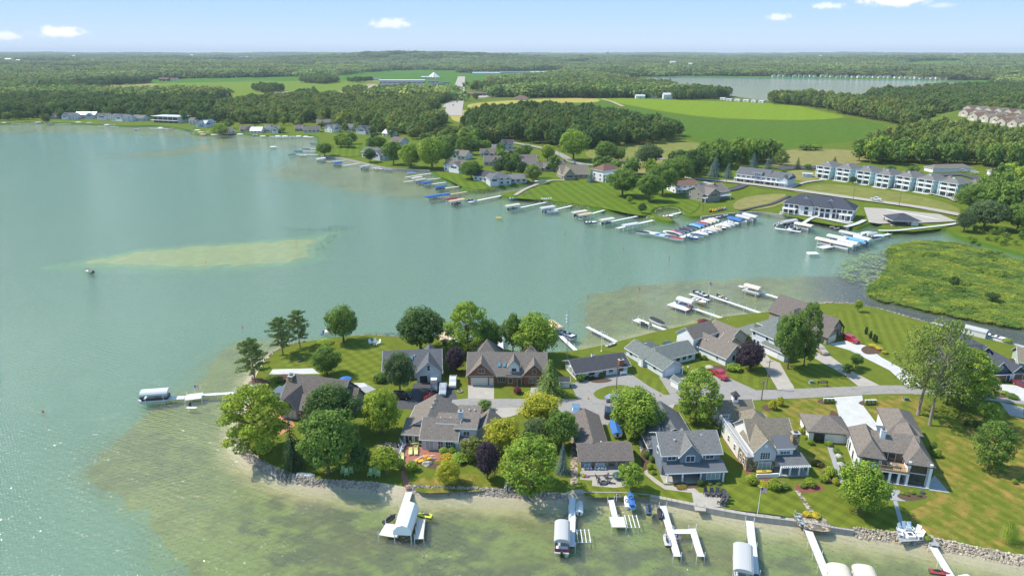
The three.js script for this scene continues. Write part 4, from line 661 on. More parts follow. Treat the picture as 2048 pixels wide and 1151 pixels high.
lawn([[1345, 812], [1440, 808], [1450, 845], [1440, 880], [1360, 860], [1335, 835]], M.mow, 1); lawn([[1265, 745], [1300, 752], [1350, 785], [1335, 791]], M.mow2, 2); lawn([[1650, 725], [1700, 748], [1750, 768], [1690, 773], [1600, 775], [1580, 740], [1620, 720]], M.mow, 2);
lawn([[1365, 730], [1420, 728], [1500, 750], [1570, 778], [1520, 777], [1440, 745], [1380, 750]], M.mow2, 3); lawn([[830, 960], [960, 950], [1000, 975], [900, 984], [835, 982]], M.drylawn, 3); lawn([[1180, 962], [1300, 975], [1380, 985], [1395, 1008], [1290, 994], [1170, 990]], M.mow, 3);
lawn([[1630, 895], [1670, 900], [1680, 960], [1650, 960], [1600, 915]], M.drylawn, 2);
lay('terrace', [[795, 878], [835, 888], [905, 905], [905, 922], [855, 922], [830, 932], [800, 935], [792, 905]], M.brickpave, 1);
lay('walkway', [[801, 925], [812, 925], [812, 950], [826, 975], [811, 978], [803, 955]], M.brickpave, 2);
lay('terrace', [[548, 815], [575, 828], [590, 850], [560, 870], [538, 850], [540, 830]], mat([0.50, 0.24, 0.13], 0.9, { map: scaled(T.plank, 2) }), 1);
lay('fire_pit_circle', [[752, 893], [765, 885], [785, 884], [800, 890], [800, 896], [770, 902], [755, 900]], M.flagstone, 1, true);
lay('landing', [[538, 748], [545, 738], [625, 736], [640, 747]], M.white_concrete, 1);
lay('court', [[700, 768], [730, 766], [752, 778], [720, 790], [690, 785]], M.slate, 1); lay('court', [[690, 766], [728, 765], [735, 772], [700, 778]], M.white_concrete, 2);
lay('patio', [[1161, 942], [1262, 940], [1275, 955], [1180, 960], [1160, 958]], M.greywood, 1); lay('patio', [[1185, 955], [1235, 955], [1262, 958], [1250, 972], [1230, 975], [1184, 971]], M.concrete, 2);
lay('walkway', [[1142, 870], [1158, 870], [1155, 968], [1141, 968]], M.flagstone, 1);
lay('walkway', [[1277, 880], [1284, 880], [1296, 945], [1330, 970], [1385, 972], [1400, 985], [1446, 988], [1458, 1000], [1450, 1012], [1412, 1014], [1412, 1022], [1390, 1020], [1384, 985], [1330, 978], [1310, 965], [1290, 948]], M.concrete, 1);
lay('walkway', [[1440, 868], [1447, 868], [1507, 948], [1495, 950]], M.redmulch, 1);
lay('walkway', [[1587, 975], [1595, 975], [1628, 1022], [1618, 1024]], M.flagstone, 1); lay('patio', [[1590, 1032], [1620, 1028], [1655, 1040], [1660, 1062], [1600, 1052]], M.flagstone, 2, true);
lay('walkway', [[1655, 892], [1665, 892], [1690, 965], [1678, 965]], M.slate, 1); lay('patio', [[1755, 975], [1800, 980], [1812, 1002], [1768, 998]], M.slate, 1); lay('walkway', [[1787, 1001], [1795, 1001], [1810, 1052], [1800, 1052]], M.slate, 2);
lay('patio', [[1790, 1055], [1840, 1058], [1850, 1080], [1800, 1083]], M.slate, 1); lay('patio', [[1855, 965], [1870, 950], [1900, 985], [1860, 980]], M.slate, 1); lay('walkway', [[1855, 1068], [1866, 1070], [1880, 1092], [1862, 1090]], M.slate, 2);
for (const [a, b, w, h, m] of [[1540, 966, 34, 9, 1], [1620, 975, 30, 9, 1], [1655, 772, 3, 2, 0], [1655, 803, 20, 5, 0], [1738, 806, 20, 5, 0], [1745, 700, 22, 8, 0], [1660, 955, 20, 12, 0], [1825, 992, 30, 8, 0], [1390, 752, 18, 7, 0], [1440, 738, 20, 7, 0], [1380, 972, 22, 4, 0], [1430, 970, 16, 4, 0], [872, 932, 20, 5, 0], [1540, 815, 16, 6, 0], [1290, 920, 8, 22, 0], [1200, 760, 24, 5, 0], [972, 822, 18, 6, 0], [575, 755, 22, 7, 0], [1670, 850, 10, 30, 0], [2008, 790, 16, 5, 0], [920, 782, 5, 4, 0], [520, 768, 20, 12, 0]])
  structure('planting_bed', sheet(curve(px([[a - w, b], [a - w * 0.6, b - h], [a + w * 0.5, b - h * 0.8], [a + w, b], [a + w * 0.6, b + h * 0.8], [a - w * 0.5, b + h]], LAND)), LAY + 0.016), m ? M.redmulch : M.mulch);
M.crack = mat([0.16, 0.155, 0.15], 1);
{ const g = []; for (let i = 0; i < 46; i++) { let a = L(rr(930, 1980), 0, LAND); const x = rr(930, 1990), yc = x < 1250 ? 806 : x < 1530 ? lerp(803, 790, (x - 1250) / 280) : x < 1800 ? lerp(790, 779, (x - 1530) / 270) : lerp(779, 794, (x - 1800) / 200); a = L(x, yc + rr(-7, 7)); const pts = [a]; let th = rr(0, 6.28); for (let k = 0; k < 4; k++) { th += rr(-0.6, 0.6); a = v3(a.x + Math.cos(th) * rr(0.5, 1.6), LAND, a.z + Math.sin(th) * rr(0.3, 0.7)); pts.push(a); } g.push(ribbon(pts, 0.13, LAND + 0.023)); } const m = structure('road_crack', merge(g), M.crack); m.userData.kind = 'structure'; }

// ---------------------------------------------------------------- sea walls and stone revetments
M.rock = mat([0.46, 0.42, 0.37], 0.95, { map: scaled(T.speck, 1) }); M.palerock = mat([0.46, 0.40, 0.32], 0.95);
const rockGeo = [0, 1, 2].map(() => { const g = new THREE.IcosahedronGeometry(0.5, 1), p = g.attributes.position; const seen = {}; for (let i = 0; i < p.count; i++) { const k = [p.getX(i), p.getY(i), p.getZ(i)].map((q) => q.toFixed(3)).join(); const s = seen[k] ?? (seen[k] = rr(0.72, 1.15)); p.setXYZ(i, p.getX(i) * s, p.getY(i) * s * 0.8, p.getZ(i) * s); } g.computeVertexNormals(); return g; });
function scatter(name, geo, m, list, parent, kind = 'stuff') {   // list: [position, scale vector, turn, colour]
  const o = new THREE.InstancedMesh(geo, m, list.length), q = new THREE.Quaternion(), M4 = new THREE.Matrix4(), e = new THREE.Euler();
  list.forEach(([p, s, t, c], i) => { e.set(t.x ?? 0, t.y ?? t, t.z ?? 0); q.setFromEuler(e); o.setMatrixAt(i, M4.compose(p, q, s)); if (c) o.setColorAt(i, c); });
  o.name = parent ? name : numbered(name); o.castShadow = o.receiveShadow = true; if (kind) o.userData.kind = kind; (parent ?? scene).add(o); return o;
}
function revetment(label, line, m, n, w = 1.7, dy = 0) {
  const o = thing('stone_revetment', label, 'revetment'), c = new THREE.CatmullRomCurve3(px(line), false, 'centripetal'), sets = [[], [], []];
  for (let i = 0; i < n; i++) { const t = rnd(), p = c.getPointAt(t), tg = c.getTangentAt(t), k = rr(-0.55, 1), f = clamp((k + 0.5) / 1.4), s = rr(0.30, 0.68), g = rr(0.55, 1.15); sets[i % 3].push([v3(p.x + tg.z * k * w * 0.5, lerp(-0.25, 1.12 + dy, f) + rr(-0.1, 0.12), p.z - tg.x * k * w * 0.5), v3(s, s * 0.85, s), { x: rr(0, 3), y: rr(0, 6), z: rr(0, 3) }, rgb(g, g * rr(0.92, 1), g * rr(0.84, 1))]); }
  sets.forEach((l, i) => scatter('stones', rockGeo[i], m, l, o));
}
revetment('curved revetment of grey boulders round the wooded point', [[474, 845], [470, 872], [478, 895], [494, 917], [522, 938], [560, 955], [600, 967], [640, 973], [700, 976], [755, 980]], M.rock, 1900);
revetment('revetment of grey boulders below the locust tree and brick walk dock', [[812, 986], [870, 987], [930, 989], [1000, 993], [1070, 999], [1134, 1002]], M.rock, 1500);
revetment('revetment of pale tan boulders below the wide dry lawn', [[1708, 1070], [1770, 1078], [1840, 1088], [1905, 1100], [1960, 1112], [2048, 1128], [2120, 1140]], M.palerock, 1300);
revetment('rough rocks under the leaning pine', [[498, 782], [500, 765], [512, 742], [528, 724], [548, 707], [580, 694], [610, 687]].reverse(), mat([0.42, 0.33, 0.27], 0.95), 240, 1.6);
revetment('low pale stones edging the far side of the peninsula', [[690, 675], [740, 672], [800, 675], [850, 673]].reverse(), M.palerock, 160, 1.2, -0.4);
revetment('pale stones edging the tip of the canal lawn', [[1600, 614], [1640, 609], [1690, 609], [1740, 616], [1800, 632], [1850, 646]].reverse(), M.palerock, 300, 1.4, -0.2);
function wallAlong(name, label, line, w, y0, y1, m) { const pts = curve(px(line, 0), false, 4), Lf = []; for (let i = 0; i < pts.length - 1; i++) { const a = pts[i], b = pts[i + 1], d = a.distanceTo(b); Lf.push(box(d + 0.06, y1 - y0, w, 0, y0, 0).rotateY(Math.atan2(-(b.z - a.z), b.x - a.x)).translate((a.x + b.x) / 2, 0, (a.z + b.z) / 2)); } single(name, merge(Lf), m, label, 'wall'); }
wallAlong('sea_wall', 'concrete sea wall along the striped lakefront lawns', [[1300, 1000], [1340, 1008], [1400, 1020], [1500, 1038], [1580, 1048], [1622, 1054]], 0.8, -0.9, 1.12, M.concrete);
wallAlong('sea_wall', 'weathered timber sea wall beside the flagstone lake patio', [[1623, 1055], [1660, 1063], [1706, 1070]], 0.5, -0.9, 1.16, M.greywood);
wallAlong('sea_wall', 'low grey timber edging behind the sandy beach', [[1152, 993], [1200, 993], [1250, 994], [1298, 998]], 0.25, 0.2, 1.1, M.greywood);
wallAlong('sea_wall', 'white capped sea wall along the canal', [[1862, 650], [1900, 660], [1960, 676], [2048, 699]], 0.6, -0.9, 1.1, M.white_concrete);

// ---------------------------------------------------------------- docks
M.deck = mat([0.68, 0.68, 0.67], 0.7, { map: scaled(T.plank, 2.4) }); M.deckwood = mat([0.50, 0.38, 0.25], 0.85, { map: scaled(T.plank, 2.4) }); M.deckcream = mat([0.66, 0.61, 0.54], 0.8, { map: scaled(T.plank, 2.4) });
const postGeo = cyl(0.05, 0.05, 2.6, 0, -1.1, 0, 6), DK = 0.62;
function dock(label, runs, o = {}) {   // runs: [x0, y0, x1, y1, width in metres] in photo pixels at deck height
  const g = thing('dock', label, 'dock', o.group), a0 = G(runs[0][0], runs[0][1], DK); g.position.set(a0.x, 0, a0.z);
  runs.forEach(([x0, y0, x1, y1, w], r) => {
    const a = G(x0, y0, DK).sub(a0), b = G(x1, y1, DK).sub(a0); a.y = b.y = 0; const d = a.distanceTo(b), th = Math.atan2(-(b.z - a.z), b.x - a.x), mx = (a.x + b.x) / 2, mz = (a.z + b.z) / 2, y = DK - 0.006 * r;
    const dk = mesh('deck', box(d, 0.07, w, 0, y - 0.07, 0).rotateY(th).translate(mx, 0, mz), o.m ?? M.deck, g);
    mesh('frame', merge([box(d - 0.04, 0.16, 0.05, 0, y - 0.24, w / 2 - 0.05), box(d - 0.04, 0.16, 0.05, 0, y - 0.24, -w / 2 + 0.05)]).rotateY(th).translate(mx, 0, mz), M.metal, g);
    const n = Math.max(1, Math.round(d / (o.step ?? 3.2)));
    if (!o.plain) for (let k = 0; k <= n; k++) for (const s of [-1, 1]) { if (k % 2 && s < 0) continue; const p = mesh('post', postGeo, M.white, g), q = a.clone().lerp(b, k / n); p.position.set(q.x + Math.sin(th) * s * (w / 2 + 0.07), rr(-0.25, 0.1), q.z + Math.cos(th) * s * (w / 2 + 0.07)); }
  });
  return g;
}
dock('white dock reaching west from the point with a wider landing', [[278, 798, 372, 794, 1.7], [371, 794, 404, 790, 3.2], [404, 789, 468, 785, 1.2]]);
dock('cream dock at the end of the brick walk with a broad sun deck', [[818, 983, 800, 1038, 1.35], [790, 1048, 776, 1072, 3.6], [842, 1039, 838, 1077, 1.5], [800, 1041, 848, 1041, 1.0]], { m: M.deckcream });
dock('straight white dock beside the end of the boulder revetment', [[1145, 995, 1143, 1092, 1.25]]);
dock('short white dock ending in a square platform', [[1222, 999, 1231, 1036, 1.1], [1221, 1043, 1250, 1043, 2.9]]);
dock('h-shaped white dock below the blue-grey house', [[1326, 1011, 1355, 1112, 1.25], [1346, 1062, 1388, 1062, 1.2], [1385, 1056, 1402, 1112, 1.2]]);
dock('white dock with the grey canopy lift below the cream house', [[1500, 1041, 1511, 1146, 1.35]]);
dock('white dock with two beige canopies below the flagstone patio', [[1617, 1059, 1657, 1157, 1.35], [1650, 1140, 1664, 1138, 1.2]]);
dock('white dock below the boulder wall of the dry lawn', [[1867, 1093, 1906, 1157, 1.3]]);
dock('narrow white dock behind the brick house with the tan canopy', [[1154, 702, 1108, 659, 1.25]]);
dock('narrow white dock beyond the black-roofed ranch', [[1237, 685, 1174, 653, 1.25]]);
dock('white dock with the covered black boat', [[1336, 661, 1284, 641, 1.25], [1271, 638, 1287, 644, 2.8]]);
dock('white dock with a broad T-shaped end platform', [[1458, 640, 1379, 613, 1.3], [1341, 606, 1380, 618, 4.4]]);
dock('white dock with a side arm and flagpole', [[1524, 626, 1415, 589, 1.3], [1418, 600, 1379, 587, 1.2]]);
dock('long white dock with the tan canopy near the canal mouth', [[1593, 606, 1478, 571, 1.5]]);
dock('white dock half hidden behind the brick house trees', [[1000, 706, 999, 670, 2.0]]); dock('white dock behind the grey house trees', [[897, 702, 896, 684, 2.2], [924, 692, 926, 680, 2.2]]);
dock('white floating landing on the canal bank', [[1966, 674, 2002, 684, 2.0]]);

// ---------------------------------------------------------------- boats, lifts, watercraft
const COVER = {}; const fabric = (c) => COVER[c] ?? (COVER[c] = mat({ white: [0.66, 0.65, 0.62], cream: [0.58, 0.52, 0.42], tan: [0.56, 0.43, 0.28], grey: [0.42, 0.42, 0.415], light: [0.52, 0.535, 0.545], blue: [0.045, 0.14, 0.37], sky: [0.14, 0.33, 0.55], black: [0.03, 0.032, 0.038], navy: [0.05, 0.075, 0.13], red: [0.27, 0.05, 0.05], maroon: [0.22, 0.04, 0.06], yellow: [0.55, 0.38, 0.05], green: [0.10, 0.30, 0.28], orange: [0.75, 0.27, 0.03], lime: [0.55, 0.60, 0.06] }[c], 0.75));
function hullGeo(Ln, B, H, bow = 0.55) {   // pointed bow at +x
  const n = 9, sec = []; for (let i = 0; i <= n; i++) { const t = i / n, k = t < 1 - bow ? 1 : Math.sqrt(Math.max(0, 1 - ((t - (1 - bow)) / bow) ** 2.2)), b = B / 2 * Math.max(0.02, k) * (t < 0.15 ? 0.95 + t / 3 : 1), x = -Ln / 2 + Ln * t, keel = 0.32 * H * Math.max(0, (t - 0.6) / 0.4) ** 2; sec.push([v3(x, keel, 0), v3(x, keel + 0.28 * H, b * 0.82), v3(x, H * (1 + 0.12 * t), b), v3(x, H * (1 + 0.12 * t), -b), v3(x, keel + 0.28 * H, -b * 0.82)]); }
  const F = []; for (let i = 0; i < n; i++) for (const [p, q] of [[0, 1], [1, 2], [3, 4], [4, 0]]) F.push([sec[i][p], sec[i + 1][p], sec[i + 1][q], sec[i][q]].reverse()); F.push([...sec[0]]);
  return [faces(F), sec];
}
function deckGeo(sec, dy, f0 = 0, f1 = 1) { const a = [], b = []; sec.forEach((s, i) => { const t = i / (sec.length - 1); if (t >= f0 - 1e-6 && t <= f1 + 1e-6) { a.push(s[2].clone().add(v3(0, dy, 0))); b.push(s[3].clone().add(v3(0, dy, 0))); } }); const F = []; for (let i = 0; i < a.length - 1; i++) F.push([b[i], a[i], a[i + 1], b[i + 1]]); return faces(F); }
function coverGeo(sec, h) { const F = []; const top = sec.map((s, i) => { const t = i / (sec.length - 1); return v3(s[2].x, s[2].y + h * Math.sin(Math.PI * clamp(0.12 + 0.8 * t)) ** 0.7, 0); }); for (let i = 0; i < sec.length - 1; i++) { F.push([sec[i][2], sec[i + 1][2], top[i + 1], top[i]], [top[i], top[i + 1], sec[i + 1][3], sec[i][3]]); } F.push([sec[0][2], top[0], sec[0][3]]); return faces(F); }
const proto = {};
function boat(kind, c, pos, turn, label, group, y = 0) {
  const key = kind + c; let o;
  if (proto[key]) { o = copyOf(proto[key], label, group); o.scale.set(1, 1, 1); o.rotation.set(0, 0, 0); if (!group) delete o.userData.group; }
  else {
    const [nm, cat] = { pontoon: ['pontoon_boat', 'boat'], cover: ['covered_boat', 'boat'], run: ['motorboat', 'boat'], ski: ['jet_ski', 'jet ski'], fishing: ['fishing_boat', 'boat'], kayak: ['kayak', 'kayak'], row: ['rowboat', 'boat'] }[kind];
    o = proto[key] = thing(nm, label, cat, group);
    if (kind === 'pontoon' || kind === 'pontooncover') {
      for (const z of [-0.85, 0.85]) mesh('pontoon', merge([new THREE.CylinderGeometry(0.33, 0.33, 6.2, 10).toNonIndexed().rotateZ(Math.PI / 2).translate(-0.3, 0.15, z), new THREE.ConeGeometry(0.33, 0.8, 10).toNonIndexed().rotateZ(-Math.PI / 2).translate(3.2, 0.15, z)]), M.metal, o);
      mesh('deck', box(6.8, 0.1, 2.5, 0, 0.48, 0), M.grey, o); mesh('fence', merge([box(6.0, 0.6, 0.05, 0, 0.62, 1.2), box(6.0, 0.6, 0.05, 0, 0.62, -1.2), box(0.05, 0.6, 2.4, 3.0, 0.62, 0), box(0.05, 0.6, 2.4, -3.0, 0.62, 0)]), fabric(c), o);
      for (const [x, z, w, d] of [[2.1, 0.85, 1.6, 0.6], [2.1, -0.85, 1.6, 0.6], [-2.3, 0, 0.7, 2.1], [-0.4, 0.9, 1.8, 0.55]]) mesh('seat', merge([box(w, 0.4, d, x, 0.58, z)]), M.white, o); mesh('helm', box(0.6, 0.85, 0.6, -0.2, 0.58, -0.7), M.grey, o); mesh('outboard', merge([box(0.55, 0.55, 0.4, -3.5, 0.65, 0), box(0.2, 0.9, 0.2, -3.55, -0.1, 0)]), M.black, o);
    } else if (kind === 'cover') { const [h, s] = hullGeo(6.6, 2.4, 0.95, 0.5); mesh('hull', h, M.white, o); mesh('boat_cover', coverGeo(s, 0.75), fabric(c), o); mesh('outboard', box(0.5, 0.8, 0.45, -3.5, 0.4, 0), M.black, o); }
    else if (kind === 'run') { const [h, s] = hullGeo(6.2, 2.3, 0.95, 0.55); mesh('hull', h, fabric(c), o); mesh('deck', deckGeo(s, 0.01, 0.55, 1), M.white, o); mesh('cockpit', deckGeo(s, -0.35, 0, 0.56), M.grey, o); mesh('windscreen', merge([box(0.05, 0.45, 1.7).rotateZ(0.5).translate(0.4, 1.05, 0)]), M.glass, o); for (const z of [-0.5, 0.5]) mesh('seat', box(0.6, 0.55, 0.55, -0.6, 0.62, z), M.white, o); mesh('seat', box(0.6, 0.5, 1.8, -2.3, 0.62, 0), M.white, o); mesh('outboard', box(0.5, 0.7, 0.45, -3.2, 0.5, 0), M.black, o); }
    else if (kind === 'fishing') { const [h, s] = hullGeo(5.2, 1.9, 0.8, 0.5); mesh('hull', h, M.dark, o); mesh('cockpit', deckGeo(s, -0.3), M.white, o); mesh('seat', box(0.5, 0.6, 1.2, -0.6, 0.5, 0), fabric('tan'), o); mesh('outboard', box(0.5, 0.8, 0.4, -2.7, 0.4, 0), M.black, o); mesh('console', box(0.5, 0.7, 0.7, 0.5, 0.5, 0.3), M.dark, o); }
    else if (kind === 'ski') { const [h, s] = hullGeo(3.1, 1.15, 0.5, 0.6); mesh('hull', h, M.dark, o); mesh('bodywork', merge([coverGeo(s, 0.22)]), fabric(c), o); mesh('seat', new THREE.SphereGeometry(0.5, 10, 6).toNonIndexed().scale(1.4, 0.5, 0.42).translate(-0.45, 0.72, 0), M.black, o); mesh('handlebar', merge([box(0.1, 0.5, 0.12, 0.35, 0.6, 0), box(0.07, 0.07, 0.8, 0.3, 1.05, 0)]), M.black, o); }
    else if (kind === 'kayak') { const [h, s] = hullGeo(3.2, 0.75, 0.28, 0.5); mesh('hull', h, fabric(c), o); mesh('deck', coverGeo(s, 0.10), fabric(c), o); mesh('cockpit_rim', new THREE.TorusGeometry(0.27, 0.04, 6, 16).rotateX(Math.PI / 2).scale(1.4, 1, 0.9).translate(-0.1, 0.42, 0), M.black, o); }
    else { const [h, s] = hullGeo(3.8, 1.4, 0.5, 0.5); mesh('hull', h, fabric(c), o); for (const x of [-1, 0.3]) mesh('thwart', box(0.3, 0.05, 1.2, x, 0.38, 0), M.wood, o); }
  }
  o.position.set(pos.x, y, pos.z); o.rotation.y = turn; return o;
}
const canopyGeo = (Ln, W) => memo(`cn${Ln.toFixed(1)},${W}`, () => {   // arched fabric roof with short skirts, along x
  const n = 8, F = [], prof = []; for (let i = 0; i <= n; i++) { const t = i / n * 2 - 1; prof.push([t * W / 2, 0.55 * Math.pow(1 - Math.abs(t) ** 2.6, 0.7)]); } prof.unshift([-W / 2, -0.45]); prof.push([W / 2, -0.45]);
  for (let i = 0; i < prof.length - 1; i++) { const [a, b] = prof[i], [c, d] = prof[i + 1]; F.push([v3(-Ln / 2, b, a), v3(-Ln / 2, d, c), v3(Ln / 2, d, c), v3(Ln / 2, b, a)]); }
  for (const x of [-Ln / 2, Ln / 2]) F.push(prof.map(([a, b]) => v3(x, Math.max(b, -0.18), a)));
  return faces(F);
});
function lift(label, ax, ay, bx, by, W, c, o = {}) {   // canopy axis ends in the photo, at canopy height
  const H = o.h ?? 2.9, a = G(ax, ay, H), b = G(bx, by, H), d = o.len ?? a.distanceTo(b), m = a.clone().lerp(b, 0.5), th = Math.atan2(-(b.z - a.z), b.x - a.x), g = thing('boat_lift', label, 'boat lift', o.group);
  g.position.set(m.x, 0, m.z); g.rotation.y = th;
  mesh('canopy', canopyGeo(Math.round(d * 5) / 5, W), fabric(c), g).position.y = H - 0.35;
  for (const x of [-1, 1]) for (const z of [-1, 1]) { mesh('post', memo(`lp${H}`, () => box(0.09, H + 1.4, 0.09, 0, -1.6, 0)), M.white, g).position.set(x * d * 0.33, 0, z * (W / 2 - 0.14)); }
  mesh('cradle', memo(`cr${d.toFixed(1)},${W}`, () => merge([box(0.12, 0.12, W - 0.3, -d * 0.33, -0.2, 0), box(0.12, 0.12, W - 0.3, d * 0.33, -0.2, 0), box(d * 0.66, 0.1, 0.12, 0, -0.1, 0.7), box(d * 0.66, 0.1, 0.12, 0, -0.1, -0.7)])), M.metal, g);
  if (o.curtain) mesh('side_curtain', merge([box(d, 1.7, 0.04, 0, 0.6, W / 2 - 0.02), box(d, 1.7, 0.04, 0, 0.6, -W / 2 + 0.02)]), fabric('white'), g);
  if (o.boat) boat(o.boat, o.bc ?? 'white', m, th + (o.flip ? Math.PI : 0), o.bl ?? `${o.boat === 'run' ? 'motorboat' : 'pontoon boat'} hanging in the lift under ${label.replace(/^(boat lift with |lift with )/, '').replace(/^a /, 'the ')}`.split(' ').slice(0, 16).join(' '), o.group && o.group + ', boats', 0.1);
  return g;
}
lift('boat lift with a grey canopy at the end of the western dock', 281, 782, 336, 778, 2.8, 'light', { boat: 'pontoon', bc: 'black', bl: 'black pontoon boat in the lift at the end of the western dock' });
lift('boat lift with a light grey canopy beside the straight white dock', 1125, 1039, 1124, 1080, 2.75, 'grey', { boat: 'pontoon', flip: true, bc: 'maroon', bl: 'pontoon boat in the lift beside the straight white dock' });
lift('boat lift with a long grey canopy below the cream house', 1487, 1086, 1488, 1140, 3.2, 'grey', { boat: 'pontoon', bc: 'white', bl: 'pontoon boat under the long grey canopy below the cream house' });
lift('boat lift with a beige canopy joined to its dock by a short arm', 1676, 1127, 1690, 1172, 3.4, 'cream', { boat: 'run', bc: 'white', bl: 'white motorboat under the beige canopy joined to the dock' });
lift('boat lift with a beige canopy standing apart from the dock', 1727, 1129, 1743, 1172, 3.4, 'cream', { boat: 'pontoon', bc: 'white', bl: 'pontoon boat under the beige canopy standing apart' });
lift('boat lift with a white canopy beside the boulder wall dock', 1925, 1150, 1950, 1170, 3.0, 'white');
lift('boat lift with a tan boxy canopy behind the brick house', 1100, 640, 1120, 655, 3.3, 'tan', { boat: 'run', bc: 'navy', bl: 'dark motorboat under the tan boxy canopy' });
lift('boat lift with a pale canopy on the T-shaped platform dock', 1357, 593, 1388, 602, 3.0, 'light', { boat: 'run', bc: 'blue', bl: 'blue motorboat under the pale canopy at the T-shaped dock' });
lift('boat lift with a tan canopy on the long dock near the canal', 1491, 567, 1522, 575, 2.8, 'cream', { boat: 'pontoon', bc: 'white', bl: 'pontoon boat under the tan canopy near the canal' });
lift('boat lift with grey canopy and white side curtains on the canal', 1932, 650, 1977, 661, 3.0, 'grey', { curtain: true, h: 3.2 });
lift('boat lift with a tan canopy behind the grey house trees', 888, 664, 890, 676, 3.2, 'tan', { len: 7 });
lift('boat lift with a pale canopy beside the tall bright tree', 905, 668, 907, 682, 3.0, 'cream', { len: 7 });
// the white gabled boat shelter on the cream dock
{ const g = thing('boat_shelter', 'white gambrel-roofed boat shelter on the cream dock', 'boat shelter'), a = G(805, 1082, 0), b = G(821, 1032, 0), d = a.distanceTo(b); g.position.copy(a.clone().lerp(b, 0.5)); g.rotation.y = Math.atan2(-(b.z - a.z), b.x - a.x);
  const prof = [[-1.6, 1.3], [-1.6, 2.2], [-0.95, 3.0], [0, 3.35], [0.95, 3.0], [1.6, 2.2], [1.6, 1.3]], F = [], E = []; for (let i = 0; i < 6; i++) F.push([v3(-d / 2, prof[i][1], prof[i][0]), v3(-d / 2, prof[i + 1][1], prof[i + 1][0]), v3(d / 2, prof[i + 1][1], prof[i + 1][0]), v3(d / 2, prof[i][1], prof[i][0])]); for (const x of [-d / 2, d / 2]) E.push(prof.map(([z, y]) => v3(x, y, z)));
  mesh('roof', faces(F), mat([0.76, 0.74, 0.70], 0.8, { map: scaled(T.siding, 1, 2.2) }), g); mesh('end_wall', faces(E), M.white, g); for (const x of [-1, 1]) for (const z of [-1, 1]) mesh('post', box(0.12, 2.6, 0.12, x * (d / 2 - 0.3), -1.2, z * 1.5), M.white, g); }
const W = (x, y) => G(x, y, 0.3); const dir = (x0, y0, x1, y1) => { const a = W(x0, y0), b = W(x1, y1); return Math.atan2(-(b.z - a.z), b.x - a.x); };
boat('ski', 'black', W(780, 1038), dir(768, 1045, 790, 1030), 'black jet ski moored at the sun deck of the cream dock', null, 0.05); boat('ski', 'lime', W(848, 1032), dir(864, 1034, 836, 1030), 'yellow and grey jet ski floating beside the cream dock', null, 0.05);
boat('cover', 'light', W(1159, 1017), dir(1159, 1025, 1159, 1006), 'small covered white boat beside the straight white dock', null, 0.1).scale.set(0.55, 0.7, 0.55);
boat('ski', 'grey', W(1333, 1084), dir(1336, 1096, 1330, 1074), 'grey jet ski in a cradle beside the H-shaped dock', null, 0.35); boat('ski', 'navy', W(1297, 1022), dir(1298, 1034, 1296, 1012), 'dark jet ski in a cradle close to the sandy beach', null, 0.35); boat('ski', 'black', W(1320, 1030), dir(1323, 1042, 1317, 1020), 'black jet ski in a cradle where the H-shaped dock meets the wall', null, 0.35);
boat('ski', 'red', W(1880, 1146), dir(1862, 1143, 1892, 1148), 'red and white jet ski beside the boulder wall dock', null, 0.05); boat('ski', 'red', W(1378, 617), dir(1370, 612, 1388, 622), 'red jet ski on the T-shaped platform', null, 0.45);
boat('cover', 'black', W(1316, 646), dir(1300, 638, 1330, 654), 'black covered motorboat beside the narrow platform dock', null, 0.1); boat('ski', 'black', W(1287, 648), dir(1278, 644, 1297, 652), 'black jet ski tied near the covered black motorboat', null, 0.1); boat('pontoon', 'black', W(1402, 591), dir(1388, 585, 1416, 597), 'black pontoon boat at the side arm dock', null, 0.1); boat('run', 'tan', W(1398, 604), dir(1388, 600, 1408, 607), 'tan motorboat behind the pale canopy', null, 0.1); boat('fishing', 'grey', W(1446, 597), dir(1436, 593, 1456, 601), 'small grey boat moored halfway along the flagpole dock', null, 0.1);
boat('pontoon', 'navy', W(1133, 672), dir(1120, 668, 1146, 677), 'dark low boat beside the narrow dock with the tan canopy', null, 0.1); boat('run', 'black', W(1995, 678), dir(1982, 675, 2008, 682), 'black motorboat tied to the canal landing', null, 0.1);
boat('fishing', 'black', W(178, 543), dir(186, 545, 170, 540), 'fishing boat alone on the open lake', null, 0); boat('cover', 'blue', v3(L(1230, 862).x, 0, L(1230, 862).z), dir(1226, 846, 1236, 880) + Math.PI, 'white boat with blue cover parked beside the ranch house', null, LAND + 0.35);
